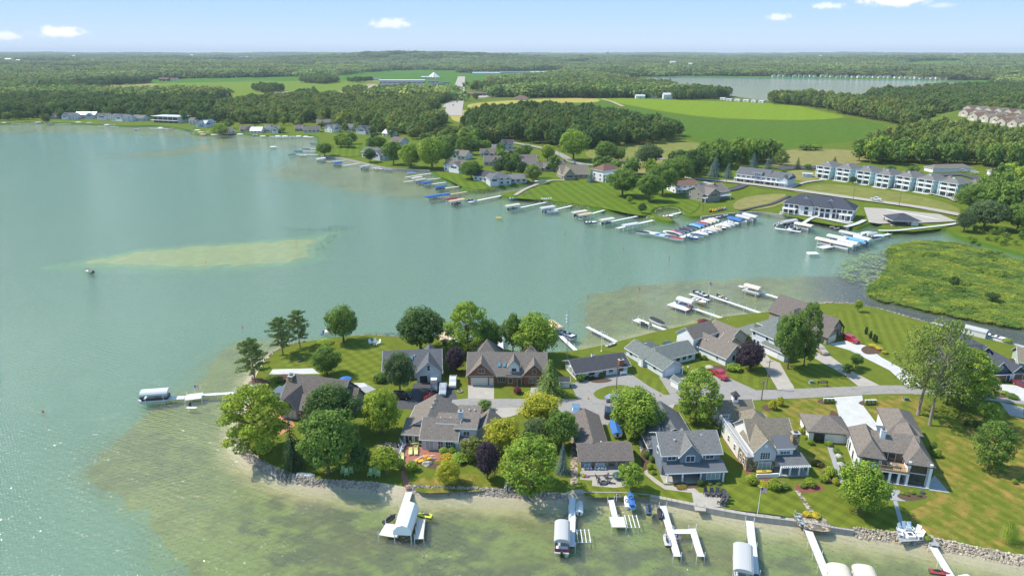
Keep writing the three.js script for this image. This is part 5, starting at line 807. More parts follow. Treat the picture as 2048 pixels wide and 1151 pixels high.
boat('kayak', 'orange', L(845, 921), 0.5, 'orange kayak leaning on the terrace wall', null, LAND + 0.5).rotation.z = 0.2; boat('kayak', 'yellow', L(851, 924), 0.55, 'yellow kayak beside the orange one on the terrace', null, LAND + 0.45); boat('kayak', 'blue', L(1262, 1003), 1.5, 'blue kayak on the beach rack, upper one', null, 1.35).scale.set(1.3, 1.6, 1.6); boat('kayak', 'sky', L(1264, 1005), 1.48, 'light blue kayak on the beach rack, under the blue one', null, 0.75).scale.set(1.2, 1.4, 1.4); boat('kayak', 'white', L(1253, 1004), 1.5, 'white paddle craft standing at the beach rack', null, 0.8).scale.set(1.1, 1.6, 1.2); boat('row', 'light', L(612, 951), 0.1, 'upturned pale rowboat on the grass above the boulders', null, LAND + 0.5).rotation.x = Math.PI; boat('kayak', 'yellow', v3(L(1528, 952).x, 0, L(1528, 952).z), 0.05, 'yellow kayak on the terrace wall of the cream house', null, LAND + 0.95); boat('row', 'white', L(1222, 690), 0.6, 'white rowboat pulled up on the grass beside the pale grey house', null, LAND + 0.05); boat('kayak', 'blue', W(651, 666), 0.3, 'blue float drifting off the striped lawn', null, 0); boat('run', 'white', W(668, 664), 0.4, 'white boat moored behind the round green tree', null, 0.05); boat('cover', 'white', L(508, 776), 0.1, 'white covered boat on the rocks below the leaning pine', null, LAND + 0.1).scale.setScalar(0.6);
// empty lift cradles
for (const [x, y, t] of [[1167, 1073, 'beside the straight white dock'], [1264, 1044, 'beside the square platform']]) { const g = thing('lift_cradle', `empty metal lift cradle standing in the water ${t}`, 'lift cradle'), p = G(x, y, 0); g.position.set(p.x, 0, p.z); for (const q of [-1.1, -0.35, 0.35, 1.1]) mesh('rail', box(0.12, 0.1, 3.6, q, 0.15, 0), M.white, g); for (const q of [-1.6, 1.6]) mesh('crossbar', box(2.6, 0.1, 0.12, 0, 0.02, q), M.metal, g); for (const a of [-1.2, 1.2]) mesh('post', box(0.1, 2, 0.1, a, -1.2, 1.6), M.metal, g); }

// ---------------------------------------------------------------- cars
const PAINT = {}; const paint = (c) => PAINT[c] ?? (PAINT[c] = new THREE.MeshPhysicalMaterial({ color: rgb(...{ black: [0.012, 0.012, 0.014], white: [0.72, 0.72, 0.71], silver: [0.42, 0.43, 0.45], grey: [0.10, 0.10, 0.11], red: [0.42, 0.012, 0.02], wine: [0.16, 0.012, 0.03], blue: [0.13, 0.24, 0.36], steel: [0.22, 0.27, 0.32], tan: [0.45, 0.38, 0.28] }[c]), roughness: 0.35, metalness: 0.2, clearcoat: 1, clearcoatRoughness: 0.05 }));
M.tyre = mat([0.02, 0.02, 0.02], 0.9); M.lamp = mat([0.7, 0.7, 0.68], 0.2); M.taillamp = mat([0.35, 0.02, 0.02], 0.3);
const CARS = {
  suv: { l: 4.7, body: [[-2.3, 0.35], [2.3, 0.35], [2.33, 0.85], [2.1, 1.02], [0.95, 1.10], [0.35, 1.68], [-1.95, 1.70], [-2.25, 1.1]], glass: [[0.72, 1.14], [0.28, 1.56], [-1.85, 1.58], [-2.02, 1.14]], wheels: [-1.42, 1.42] },
  sedan: { l: 4.7, body: [[-2.3, 0.3], [2.3, 0.3], [2.32, 0.7], [2.05, 0.85], [0.95, 0.95], [0.25, 1.42], [-1.05, 1.43], [-1.85, 1.0], [-2.3, 0.92]], glass: [[0.75, 0.98], [0.2, 1.36], [-1.0, 1.37], [-1.6, 0.99]], wheels: [-1.4, 1.42] },
  pickup: { l: 5.6, body: [[-2.75, 0.45], [2.75, 0.45], [2.78, 0.95], [2.6, 1.12], [1.25, 1.18], [0.75, 1.78], [-0.75, 1.80], [-0.85, 1.2], [-2.75, 1.15]], glass: [[1.02, 1.22], [0.68, 1.67], [-0.65, 1.68], [-0.70, 1.22]], wheels: [-1.75, 1.8] },
};
const carProto = {};
function car(kind, c, x, y, x2, y2, label, o = {}) {   // centre pixel and a pixel towards the nose
  const key = kind + c + (o.cap ?? ''); let g;
  if (carProto[key]) { g = copyOf(carProto[key], label, o.group); if (!o.group) delete g.userData.group; }
  else {
    g = carProto[key] = thing({ suv: 'parked_suv', sedan: 'parked_car', pickup: 'pickup_truck' }[kind], label, { suv: 'car', sedan: 'car', pickup: 'truck' }[kind], o.group);
    const d = CARS[kind], w = 1.62;
    mesh('body', memo('cb' + kind, () => extrude(d.body, w, 0.10)), paint(c), g);
    mesh('side_window', memo('cg' + kind, () => extrude(d.glass, w + 0.21, 0)), M.glass, g);
    const b = d.body, n = kind === 'pickup' || kind === 'sedan' || kind === 'suv' ? 4 : 4, gl = (p, q, k) => { const a = v3(p[0], p[1], 0), e = v3(q[0], q[1], 0), dd = e.clone().sub(a), nn = v3(-dd.y, dd.x, 0).normalize().multiplyScalar(0.115 * k); return faces([[0.16, -0.76], [0.16, 0.76], [0.86, 0.76], [0.86, -0.76]].map(([t, z]) => null) && [[a.clone().lerp(e, 0.14).add(nn).setZ(-0.72), a.clone().lerp(e, 0.14).add(nn).setZ(0.72), a.clone().lerp(e, 0.88).add(nn).setZ(0.66), a.clone().lerp(e, 0.88).add(nn).setZ(-0.66)]]); };
    mesh('windscreen', gl(b[4], b[5], 1), M.glass, g); mesh('rear_window', kind === 'pickup' ? gl(b[6], b[7], 1) : gl(b[6], b[7], 1), M.glass, g);
    for (const wx of d.wheels) for (const s of [-1, 1]) { const t = mesh('wheel', memo('wt', () => new THREE.CylinderGeometry(0.36, 0.36, 0.24, 16).rotateX(Math.PI / 2)), M.tyre, g); t.position.set(wx, 0.36, s * 0.84); mesh('rim', memo('wr', () => new THREE.CylinderGeometry(0.22, 0.22, 0.26, 10).rotateX(Math.PI / 2)), M.metal, t); }
    for (const s of [-1, 1]) { mesh('headlight', box(0.06, 0.16, 0.34, d.l / 2 + 0.08, 0.72, s * 0.62), M.lamp, g); mesh('taillight', box(0.06, 0.2, 0.22, -d.l / 2 - 0.07, 0.85, s * 0.68), M.taillamp, g); }
    if (kind === 'pickup') { mesh('cargo_bed', box(1.75, 0.04, 1.45, -1.8, 1.27, 0), o.cap ? M.white : M.dark, g); if (o.cap) mesh('bed_cap', merge([box(1.9, 0.5, 1.55, -1.82, 1.31, 0)]), M.white, g); }
    if (kind === 'suv') mesh('roof_rails', merge([box(1.8, 0.05, 0.05, -0.8, 1.82, 0.6), box(1.8, 0.05, 0.05, -0.8, 1.82, -0.6)]), M.metal, g);
  }
  const p = L(x, y), q = L(x2, y2); g.position.set(p.x, LAND + 0.03 + (o.y ?? 0), p.z); g.rotation.y = Math.atan2(-(q.z - p.z), q.x - p.x); return g;
}
car('pickup', 'grey', 868, 776, 868, 790, 'dark grey pickup with a white bed cap by the open garage', { cap: 1 }); car('suv', 'silver', 886, 785, 884, 800, 'silver and black off-roader beside the grey pickup'); car('pickup', 'white', 906, 768, 905, 780, 'white pickup at the edge of the dark drive'); car('suv', 'black', 803, 796, 830, 797, 'black car parked below the grey-green tree');
car('sedan', 'blue', 1152, 825, 1152, 840, 'light blue car parked beside the street'); car('sedan', 'red', 1146, 842, 1146, 826, 'red car half hidden by the mid green tree'); car('suv', 'black', 1217, 829, 1218, 812, 'black SUV parked before the brown ranch house'); car('sedan', 'steel', 1229, 800, 1250, 798, 'steel blue car half hidden by the bright maple');
car('pickup', 'red', 1439, 753, 1452, 762, 'bright red pickup on the wide grey drive'); car('suv', 'tan', 1642, 704, 1656, 714, 'tan-roofed van on the narrow drive behind the twin trees'); car('suv', 'red', 1702, 682, 1716, 688, 'glossy red car before the brown garage'); car('suv', 'wine', 2044, 772, 2024, 764, 'wine red car before the navy house');

// ---------------------------------------------------------------- garden furniture
function chairProto(name, m, label, category = 'chair', group) {   // adirondack chair facing +z
  const g = thing(name, label, category, group); mesh('seat', box(0.58, 0.05, 0.55).rotateX(0.12).translate(0, 0.33, 0), m, g); mesh('backrest', box(0.58, 0.85, 0.05).rotateX(-0.38).translate(0, 0.32, -0.26), m, g);
  for (const s of [-1, 1]) { mesh('armrest', box(0.12, 0.04, 0.7, s * 0.36, 0.56, 0), m, g); mesh('leg', box(0.06, 0.56, 0.1, s * 0.33, 0, 0.28), m, g); mesh('leg', box(0.06, 0.4, 0.1, s * 0.33, 0, -0.3), m, g); } return g;
}
const chairM = { lime: mat([0.36, 0.50, 0.22], 0.7), white: M.white, dark: M.dark, grey: M.grey, yellow: mat([0.62, 0.62, 0.22], 0.8) }, chairs = {};
function chair(c, x, y, turn, label, group, s = 1.25) { let g; if (chairs[c]) g = copyOf(chairs[c], label, group); else g = chairs[c] = chairProto('lawn_chair', chairM[c], label, 'chair', group); g.position.copy(L(x, y)); g.position.y += 0.03; g.rotation.y = turn; g.scale.setScalar(s); }
for (const [x, y] of [[686, 947], [693, 951], [702, 947]]) chair('lime', x, y, 0.2, 'lime green lawn chair in the trio below the small dark tree', 'green chairs below the dark tree');
for (const [x, y] of [[740, 952], [748, 949], [756, 953]]) chair('lime', x, y, -0.1, 'lime green lawn chair in the trio beside the small yellow-green tree', 'green chairs beside the yellow-green tree');
for (const [x, y, t] of [[1803, 1064, 0.5], [1811, 1061, 0.2], [1820, 1062, 0], [1833, 1067, -0.9], [1838, 1075, -1.4], [1801, 1072, 1.2]]) chair('white', x, y, t, 'white lawn chair in the ring round the white fire table', 'white chairs round the fire table', 1.35);
for (const [x, y, t] of [[1413, 990, 0.2], [1424, 991, 0], [1435, 991, -0.2], [1446, 995, -0.8], [1450, 1000, -1.3], [1448, 1005, -1.7], [1441, 1008, -2.6], [1445, 993, -0.5]]) chair('dark', x, y, t, 'dark chair in the arc on the round concrete patio', 'dark chairs on the round patio');
for (const [x] of [[1172], [1178], [1194], [1201], [1207]]) chair('grey', x, 940, 0, 'grey chair on the deck of the ranch house', 'grey chairs on the ranch deck');
for (const [x, y, t] of [[1196, 958, 1.4], [1212, 956, -1.2], [1217, 965, -1.8], [1200, 968, 2.4]]) chair('dark', x, y, t, 'dark chair at the fire pit of the ranch patio', 'dark chairs at the ranch fire pit', 1);
for (const [x, y, t] of [[741, 688, 0.6], [749, 686, 0], [757, 688, -0.8], [751, 691, 3]]) chair('white', x, y, t, 'white chair on the far edge of the striped lawn', 'white chairs on the striped lawn');
for (const [x, y, t] of [[804, 900, 1.5], [808, 893, 1.4], [806, 887, 1.6], [812, 882, 1.3], [800, 908, 1.5]]) chair('grey', x, y, t, 'grey chair along the edge of the brick terrace', 'grey chairs along the terrace edge');
for (const [x, y, t] of [[1597, 1036, 1.2], [1595, 1043, 1.4], [1602, 1050, 1.7]]) chair('grey', x, y, t, 'grey chair on the flagstone lake patio', 'grey chairs on the lake patio');
for (const [x, y, l] of [[821, 906, 'beside the kayaks'], [832, 906, 'next to the terrace table'], [804, 917, 'at the head of the brick walk']]) { const g = thing('sun_lounger', `pale yellow sun lounger on the brick terrace ${l}`, 'lounger'); mesh('cushion', box(0.75, 0.14, 1.3, 0, 0.3, 0.25), chairM.yellow, g); mesh('backrest', box(0.75, 0.12, 0.8).rotateX(0.7).translate(0, 0.55, -0.7), chairM.yellow, g); mesh('frame', merge([box(0.8, 0.06, 2.0, 0, 0.24, 0), ...[-1, 1].flatMap((a) => [-0.9, 0.9].map((b) => box(0.06, 0.25, 0.06, a * 0.35, 0, b)))]), M.white, g); g.position.copy(L(x, y)); g.position.y += 0.02; g.rotation.y = 0.15; }
{ const g = thing('terrace_table', 'square pale table with chairs round it on the brick terrace', 'table'); mesh('tabletop', box(1.5, 0.06, 1.5, 0, 0.72, 0), chairM.yellow, g); for (const a of [-0.6, 0.6]) for (const b of [-0.6, 0.6]) mesh('leg', box(0.08, 0.72, 0.08, a, 0, b), M.white, g); g.position.copy(L(832, 889)); g.position.y += 0.02; }
for (const [x, y, t] of [[825, 890, 1.5], [840, 890, -1.5], [832, 884, 0], [832, 896, 3.1]]) chair('yellow', x, y, t, 'pale chair at the square terrace table', 'pale chairs at the terrace table', 1);
{ const g = thing('fire_table', 'square white fire table in the ring of white chairs', 'fire table'); mesh('table_body', merge([box(1.4, 0.45, 1.4)]), M.white, g); mesh('burner', box(0.8, 0.05, 0.8, 0, 0.45, 0), M.dark, g); g.position.copy(L(1820, 1072)); g.position.y += 0.03; }
for (const [x, y, l, m] of [[775, 893, 'stone fire pit in the flagstone circle', M.flagstone], [1208, 966, 'iron fire pit on the ranch patio', M.dark], [599, 722, 'small dark fire pit on the striped lawn', M.dark], [920, 783, 'stone ring of flowers on the lawn by the white pickup', M.flagstone]]) { const g = thing('fire_pit', l, 'fire pit'); mesh('ring', new THREE.TorusGeometry(0.6, 0.18, 8, 18).rotateX(Math.PI / 2).translate(0, 0.15, 0), m, g); mesh('ash', cyl(0.5, 0.5, 0.05, 0, 0.05, 0, 16), M.dark, g); g.position.copy(L(x, y)); g.position.y += 0.02; }
for (const [x0, y0, x1, y1, l] of [[848, 920, 870, 917, 'white railing along the front of the brick terrace'], [797, 922, 806, 893, 'white railing along the side of the brick terrace'], [828, 928, 848, 918, 'white sloping railing beside the kayaks'], [908, 917, 927, 917, 'white railing at the end of the taupe house']]) { const a = L(x0, y0), b = L(x1, y1), g = thing('terrace_railing', l, 'railing'), d = a.distanceTo(b); g.position.copy(a); g.rotation.y = Math.atan2(-(b.z - a.z), b.x - a.x); mesh('handrail', box(d, 0.08, 0.1, d / 2, 0.9, 0), M.white, g); mesh('handrail', box(d, 0.06, 0.08, d / 2, 0.15, 0), M.white, g); for (let k = 0; k <= d / 0.3; k++) mesh('baluster', memo(k % 6 ? 'bal' : 'balp', () => k % 6 ? box(0.04, 0.85, 0.04, 0, 0.1, 0) : box(0.14, 1.05, 0.14)), M.white, g).position.x = k * 0.3; }
// ---------------------------------------------------------------- poles, flags, tower, signs, small things
const flagTex = (() => { const c = document.createElement('canvas'); c.width = 190; c.height = 100; const k = c.getContext('2d'); for (let i = 0; i < 13; i++) { k.fillStyle = i % 2 ? '#f2f2f0' : '#b22234'; k.fillRect(0, i * 100 / 13, 190, 8); } k.fillStyle = '#26315f'; k.fillRect(0, 0, 76, 54); k.fillStyle = '#fff'; for (let r = 0; r < 9; r++) for (let q = 0; q < (r % 2 ? 5 : 6); q++) { k.beginPath(); k.arc((r % 2 ? 12 : 6) + q * 12.6, 5 + r * 5.5, 1.6, 0, 7); k.fill(); } const t = new THREE.CanvasTexture(c); t.colorSpace = THREE.SRGBColorSpace; return t; })();
M.flag = mat([1, 1, 1], 0.9, { map: flagTex });
function flagpole(x, y, ty, s, label, base = LAND) { const p = G(x, y, base), h = heightAt(p, ty), g = thing('flagpole', label, 'flagpole'); mesh('pole', merge([cyl(0.05, 0.03, h, 0, 0, 0, 8), ball(0.08, 0, h, 0)]), M.white, g); const f = new THREE.PlaneGeometry(1.9 * s, s, 10, 4), q = f.attributes.position; for (let i = 0; i < q.count; i++) { const u = q.getX(i) / (1.9 * s) + 0.5; q.setZ(i, 0.16 * s * Math.sin(u * 7) * u); q.setY(i, q.getY(i) - 0.55 * s * u * u); q.setX(i, q.getX(i) * 0.72 - 0.27 * s); } f.computeVertexNormals(); mesh('flag', f.translate(0.95 * s + 0.02, h - 0.62 * s, 0), M.flag, g); g.position.copy(p); g.rotation.y = 0.5; }
flagpole(1515, 1030, 974, 1.1, 'tall white flagpole on the striped lakefront lawn'); flagpole(1233, 1002, 988, 0.7, 'short flagpole at the root of the square platform dock', 0.6); flagpole(1351, 1086, 1070, 0.9, 'flagpole halfway along the H-shaped dock', 0.6); flagpole(390, 790, 770, 0.8, 'flagpole on the landing of the western dock', 0.6); flagpole(1417, 590, 564, 1.0, 'flagpole at the end of the side arm dock', 0.6); flagpole(1298, 659, 645, 0.8, 'small flagpole beside the covered black boat', 0.6);
function utility(x, y, ty, label, group, base = LAND) { const p = G(x, y, base), h = heightAt(p, ty), g = thing('utility_pole', label, 'utility pole', group); mesh('pole', cyl(0.15, 0.10, h, 0, 0, 0, 8), M.pole, g); mesh('crossarm', box(2.0, 0.12, 0.12, 0, h - 0.6, 0), M.pole, g); for (const a of [-0.85, 0.85]) mesh('insulator', cyl(0.05, 0.05, 0.2, a, h - 0.48, 0, 6), M.grey, g); g.position.copy(p); g.rotation.y = 0.3; return v3(p.x, base + h - 0.5, p.z); }
const u1 = utility(1232, 793, 731, 'grey utility pole on the grass island in the drive'), u2 = utility(1533, 777, 719, 'grey utility pole at the narrow drive beside the purple maple'); utility(1523, 800, 760, 'grey utility pole behind the garage with the cupola');
{ const p = L(1203, 702), h = heightAt(p, 661), g = thing('lamp_post', 'white post with a T-shaped top on the shore lawn', 'post'); mesh('post', cyl(0.09, 0.09, h, 0, 0, 0, 8), M.white, g); mesh('crossarm', box(1.6, 0.1, 0.1, 0, h - 0.5, 0), M.white, g); mesh('footing', cyl(0.25, 0.22, 0.2, 0, 0, 0, 10), M.white, g); g.position.copy(p); }
for (const [x, y, t, l] of [[1375, 748, 735, 'garden lamp post in the flower bed by the shed'], [528, 745, 728, 'dark lamp post by the stone landing']]) { const p = L(x, y), h = heightAt(p, t), g = thing('lamp_post', l, 'lamp post'); mesh('post', cyl(0.06, 0.05, h, 0, 0, 0, 8), M.dark, g); mesh('lantern', merge([cyl(0.14, 0.2, 0.35, 0, h, 0, 6), cyl(0.24, 0.02, 0.2, 0, h + 0.35, 0, 6)]), M.white, g); g.position.copy(p); }
{ const p = L(1134, 727), h = heightAt(p, 606), g = thing('radio_mast', 'slender steel lattice radio mast behind the white ranch', 'radio mast'), r = 0.22, leg = [0, 1, 2].map((k) => v3(Math.cos(k * 2.094) * r, 0, Math.sin(k * 2.094) * r)); for (const a of leg) mesh('mast_leg', cyl(0.035, 0.035, h - 2, a.x, 0, a.z, 5), M.grey, g); const B = []; for (let y = 0; y < h - 2.6; y += 0.6) for (let k = 0; k < 3; k++) { const a = leg[k], b = leg[(k + 1) % 3]; B.push(bar(v3(a.x, y, a.z), v3(b.x, y + 0.6, b.z), 0.016, 4), bar(v3(a.x, y, a.z), v3(b.x, y, b.z), 0.016, 4)); } mesh('bracing', merge(B), M.grey, g); mesh('whip_aerial', cyl(0.025, 0.012, 2.6, 0, h - 2.3, 0, 5), M.grey, g); for (const y of [h - 4.5, h - 3.5, h - 5.4]) mesh('dish', ball(0.3, -0.45, y, 0.1, 0.5, 1, 1), M.white, g); g.position.copy(p); }
{ const w = 2048, g = thing('entrance_sign', 'dark wooden sign on two posts beside the street', 'sign'); mesh('board', box(2.6, 0.6, 0.08, 0, 0.75, 0), mat([0.10, 0.06, 0.045], 0.7), g); for (const a of [-1.2, 1.2]) mesh('post', box(0.14, 1.4, 0.14, a, 0, 0), mat([0.10, 0.06, 0.045], 0.8), g); mesh('lettering', merge([-0.8, -0.5, -0.2, 0.1, 0.4, 0.7].map((x) => box(0.2, 0.22, 0.02, x, 0.95, 0.06))), M.almond, g); g.position.copy(L(1645, 771)); }
for (const [x, y, l, c] of [[1623, 766, 'green utility box on the verge', [0.16, 0.24, 0.17]], [1812, 800, 'green utility box under the cottonwoods', [0.10, 0.16, 0.10]]]) { const g = thing('utility_box', l, 'utility box'); mesh('cabinet', box(1.0, 0.8, 0.8), mat(c, 0.7), g); mesh('pad', box(1.3, 0.1, 1.1, 0, -0.02, 0), M.concrete, g); g.position.copy(L(x, y)); }
for (const [x, y, l] of [[1658, 805, 'three clipped cedars before it, beside the pale drive'], [1741, 808, 'three clipped cedars before it, across the pale drive']]) { const g = thing('low_wall', `low white entrance wall with ${l}`, 'wall'); mesh('wall', merge([box(2.6, 0.75, 0.25)]), M.white, g); mesh('coping', box(2.8, 0.08, 0.35, 0, 0.75, 0), M.white, g); g.position.copy(L(x, y - 3)); for (const q of [-8, 0, 8]) bushAt('green', x + q, y + 1, 6, 9, `small clipped cedar before the low white wall ${l.includes('across') ? 'across' : 'beside'} the pale drive`, { kind: 'column', name: 'cedar_shrub', group: `cedars ${l.slice(-20)}` }); }
for (const [x, y, l] of [[1320, 791, 'orange traffic cone at the mouth of the wide drive'], [1458, 806, 'orange traffic cone at the corner of the pale drive'], [1176, 797, 'orange traffic cone on the verge before the loop drive']]) { const g = thing('traffic_cone', l, 'cone'); mesh('cone', cyl(0.2, 0.04, 0.6, 0, 0.04, 0, 10), fabric('orange'), g); mesh('base', box(0.45, 0.04, 0.45), fabric('orange'), g); g.position.copy(L(x, y)); g.position.y += 0.03; }
for (const [x, y] of [[1464, 890], [1474, 896]]) { const g = thing('air_conditioner', 'grey air conditioner on the red path beside the cream house', 'air conditioner', 'air conditioners on the red path'); mesh('casing', box(0.9, 0.85, 0.9), M.dark, g); mesh('fan_grille', cyl(0.36, 0.36, 0.04, 0, 0.85, 0, 14), M.grey, g); g.position.copy(L(x, y)); }
{ const g = thing('kayak_rack', 'wooden kayak rack at the back of the sandy beach', 'rack'); for (const a of [-0.9, 0.9]) { mesh('post', box(0.1, 1.5, 0.1, 0.5, 0, a), M.greywood, g); mesh('arm', box(1.2, 0.08, 0.08, 0.1, 1.15, a), M.greywood, g); mesh('arm', box(1.2, 0.08, 0.08, 0.1, 0.55, a), M.greywood, g); } const p = L(1262, 1003); g.position.set(p.x, 0.1, p.z); }
{ const g = thing('boulder', 'large brown boulder beside the kayaks', 'boulder'); const m = mesh('boulder_rock', rockGeo[0], M.rock, g); m.scale.set(3.2, 2.0, 2.2); g.position.copy(L(853, 927)); }
{ const g = thing('umbrella', 'closed blue sun umbrella behind the brown-roofed house', 'umbrella'); mesh('canopy', new THREE.ConeGeometry(1.6, 0.5, 8, 1, true).translate(0, 2.4, 0), fabric('blue'), g); mesh('pole', cyl(0.04, 0.04, 2.5), M.white, g); g.position.copy(L(692, 772)); }
// buoys and small floats
for (const [x, y] of [[85, 824], [484, 655], [1176, 593], [1279, 578], [357, 489], [592, 485], [411, 524], [1339, 515], [612, 399], [666, 400], [1130, 467], [1247, 497], [575, 353]]) { const g = thing('mooring_buoy', 'small red buoy floating on the open lake', 'buoy', 'buoys on the lake'); mesh('float', ball(0.26, 0, 0.1, 0), mat([0.5, 0.05, 0.04], 0.5), g); mesh('cap', cyl(0.08, 0.08, 0.25, 0, 0.4, 0, 8), M.dark, g); g.position.copy(G(x, y, 0)); }
{ const g = thing('sailboard', 'white board with a dark sail on the shallows', 'sailboard'); const [h] = hullGeo(2.8, 0.8, 0.2, 0.5); mesh('board', h, M.white, g); mesh('mast', bar(v3(0, 0.2, 0), v3(0, 2.0, 0), 0.03), M.dark, g); mesh('sail', faces([[v3(0, 0.5, 0), v3(-0.8, 0.7, 0.1), v3(0, 2.0, 0)], [v3(0, 0.5, 0), v3(0, 2.0, 0), v3(-0.8, 0.7, 0.1)]]), M.dark, g); g.position.copy(G(383, 816, 0)); }
for (const [x, y, c, l, w] of [[1626, 507, 'white', 'white swim raft in front of the canopied marina', 3.6], [997, 436, 'yellow', 'yellow inflatable float off the green point', 2.4]]) { const g = thing('swim_raft', l, 'raft'); mesh('platform', box(w * 1.2, 0.35, w * 0.9, 0, 0, 0), fabric(c), g); mesh('rim', merge([box(w * 1.25, 0.15, 0.15, 0, 0.22, w * 0.45), box(w * 1.25, 0.15, 0.15, 0, 0.22, -w * 0.45)]), fabric(c), g); g.position.copy(G(x, y, 0)); }

// ---------------------------------------------------------------- shrubs and flower beds
const shrub = (list, label, o) => { for (const [t, x, y, w, h] of list) bushAt(t, x, y, w, h, label, o); };
shrub([['bright', 888, 908, 18, 16], ['bright', 904, 908, 16, 15]], 'round green shrub under the windows of the taupe house', { group: 'shrubs under the taupe windows' });
bushAt('orange', 895, 920, 26, 14, 'orange-gold mound shrub beside the clipped green hedge'); bushAt('bright', 918, 921, 34, 15, 'clipped bright green oval hedge before the taupe house'); bushAt('bright', 936, 921, 26, 14, 'clipped bright green hedge end beside the orange mound');
shrub([['bright', 802, 936, 18, 22], ['bright', 824, 940, 22, 22]], 'feathery green shrub flanking the head of the brick walk', { group: 'shrubs flanking the brick walk' });
bushAt('green', 897, 827, 20, 22, 'square clipped hedge beside the taupe garage'); bushAt('red', 858, 798, 26, 16, 'dark red shrub behind the taupe roof peak'); bushAt('red', 1035, 786, 16, 14, 'round dark red shrub before the brick house');
bushAt('green', 1161, 761, 18, 17, 'round green shrub at the corner of the white ranch'); shrub([['green', 1203, 753, 12, 9], ['dark', 1175, 757, 12, 7], ['dark', 1186, 756, 9, 5]], 'low green shrub along the front of the white ranch', { group: 'shrubs along the ranch front' });
bushAt('blue', 1336, 690, 20, 10, 'low blue juniper behind the pale grey house'); shrub([['gold', 1371, 700, 14, 12], ['green', 1384, 706, 15, 11], ['green', 1396, 712, 12, 9], ['green', 1408, 718, 12, 9]], 'shrub in the row along the blank white wall', { group: 'shrubs along the white wall' });
bushAt('bright', 1467, 740, 28, 14, 'wide low bright shrub beside the purple maple'); bushAt('bright', 1493, 686, 22, 20, 'round bright shrub before the grey two-storey house'); shrub([['red', 1517, 699, 8, 8], ['red', 1528, 704, 8, 8]], 'small red shrub before the grey two-storey house', { group: 'red shrubs' });
shrub([['white', 1390, 748, 14, 9], ['white', 1419, 738, 14, 9], ['green', 1403, 741, 12, 9], ['green', 1380, 752, 12, 7], ['gold', 1425, 746, 10, 5]], 'flowering shrub in the bed behind the red pickup', { group: 'flower bed behind the pickup' });
for (const [x, y] of [[1732, 668], [1741, 676], [1748, 682], [1752, 685]]) bushAt('spruce', x, y, 6, 14, 'slim dark cedar in the row beside the canal lawn', { kind: 'column', name: 'cedar_shrub', group: 'cedars beside the canal lawn' });
shrub([['yellow', 1745, 692, 14, 5], ['yellow', 1758, 698, 14, 6], ['gold', 1770, 706, 12, 6], ['orange', 1722, 687, 8, 4]], 'yellow flowers along the edge of the wide pale drive', { group: 'yellow drive flowers' });
shrub([['gold', 1545, 818, 16, 18], ['gold', 1560, 811, 14, 17]], 'golden pointed shrub beside the garage with the cupola', { kind: 'column', group: 'golden shrubs by the cupola garage' }); bushAt('gold', 1449, 838, 22, 18, 'golden shrub beside the small shrubs of the open-crowned tree'); bushAt('green', 1443, 845, 20, 12, 'green shrub under the golden shrub');
for (const y of [838, 848, 858, 866]) bushAt('green', 1443, y, 10, 26, 'tall clipped cedar in the hedge beside the cream house', { kind: 'column', name: 'cedar_shrub', group: 'cedar hedge beside the cream house' });
shrub([['lime', 1503, 966, 22, 20], ['lime', 1548, 978, 24, 24], ['lime', 1620, 972, 20, 20]], 'round bright green shrub before the cream house', { group: 'round shrubs before the cream house' }); bushAt('gold', 1526, 971, 26, 7, 'bed of yellow foliage before the cream house'); bushAt('sage', 1567, 976, 20, 14, 'pale ornamental grass before the pergola porch'); bushAt('sage', 1606, 974, 14, 10, 'pale ornamental grass beside the porch steps');
shrub([['yellow', 1614, 1031, 15, 10], ['yellow', 1632, 1034, 17, 10]], 'yellow mound at the flagstone lake patio', { group: 'yellow mounds at the lake patio' });
shrub([['lime', 1660, 952, 24, 22], ['gold', 1672, 968, 14, 15], ['lime', 1648, 962, 18, 16]], 'yellow-green shrub in the bed between two lake houses', { group: 'shrubs between the lake houses' });
shrub([['green', 1673, 905, 14, 10], ['white', 1677, 915, 12, 9], ['white', 1682, 932, 12, 9], ['green', 1680, 924, 12, 9], ['green', 1686, 942, 12, 9], ['lime', 1689, 950, 12, 10]], 'flowering shrub along the slate steps of the white house', { group: 'shrubs along the slate steps' }); shrub([['bright', 1621, 888, 12, 11], ['bright', 1657, 890, 14, 10], ['lime', 1606, 868, 10, 16], ['lime', 1612, 878, 9, 10]], 'green shrub at the garage annex', { group: 'shrubs at the annex' });
bushAt('bright', 1770, 858, 10, 24, 'slim upright bright shrub at the head of the pale drive', { kind: 'column' }); shrub([['bright', 1872, 912, 16, 17], ['green', 1866, 900, 12, 20]], 'green shrub at the side wall of the white house', { group: 'shrubs at the white side wall' }); shrub([['green', 1815, 990, 8, 5], ['bright', 1826, 986, 10, 7], ['green', 1838, 991, 9, 5], ['blue', 1845, 985, 9, 5], ['bright', 1805, 987, 8, 4]], 'low shrub in the crescent bed of the white house', { group: 'crescent bed shrubs' }); bushAt('lime', 1855, 1078, 14, 9, 'lime shrub beside the white chair ring'); bushAt('rust', 1636, 930, 20, 12, 'brownish ornamental grass on the lawn between the lake houses'); bushAt('lime', 2029, 966, 10, 10, 'tiny sapling on the wide dry lawn');
shrub([['green', 1293, 916, 12, 18], ['green', 1303, 923, 10, 14], ['lime', 1300, 938, 12, 14], ['lime', 1306, 947, 10, 8]], 'shrub along the curved walk of the blue-grey house', { group: 'shrubs along the curved walk' }); bushAt('dark', 1400, 970, 12, 14, 'dark shrub at the steps of the blue-grey house'); bushAt('green', 1432, 980, 18, 9, 'mounded shrub above the round patio'); shrub([['green', 1420, 968, 10, 5], ['green', 1436, 967, 12, 5], ['rust', 1362, 972, 24, 4]], 'low shrub before the blue-grey house', { group: 'low shrubs before the blue-grey house' });
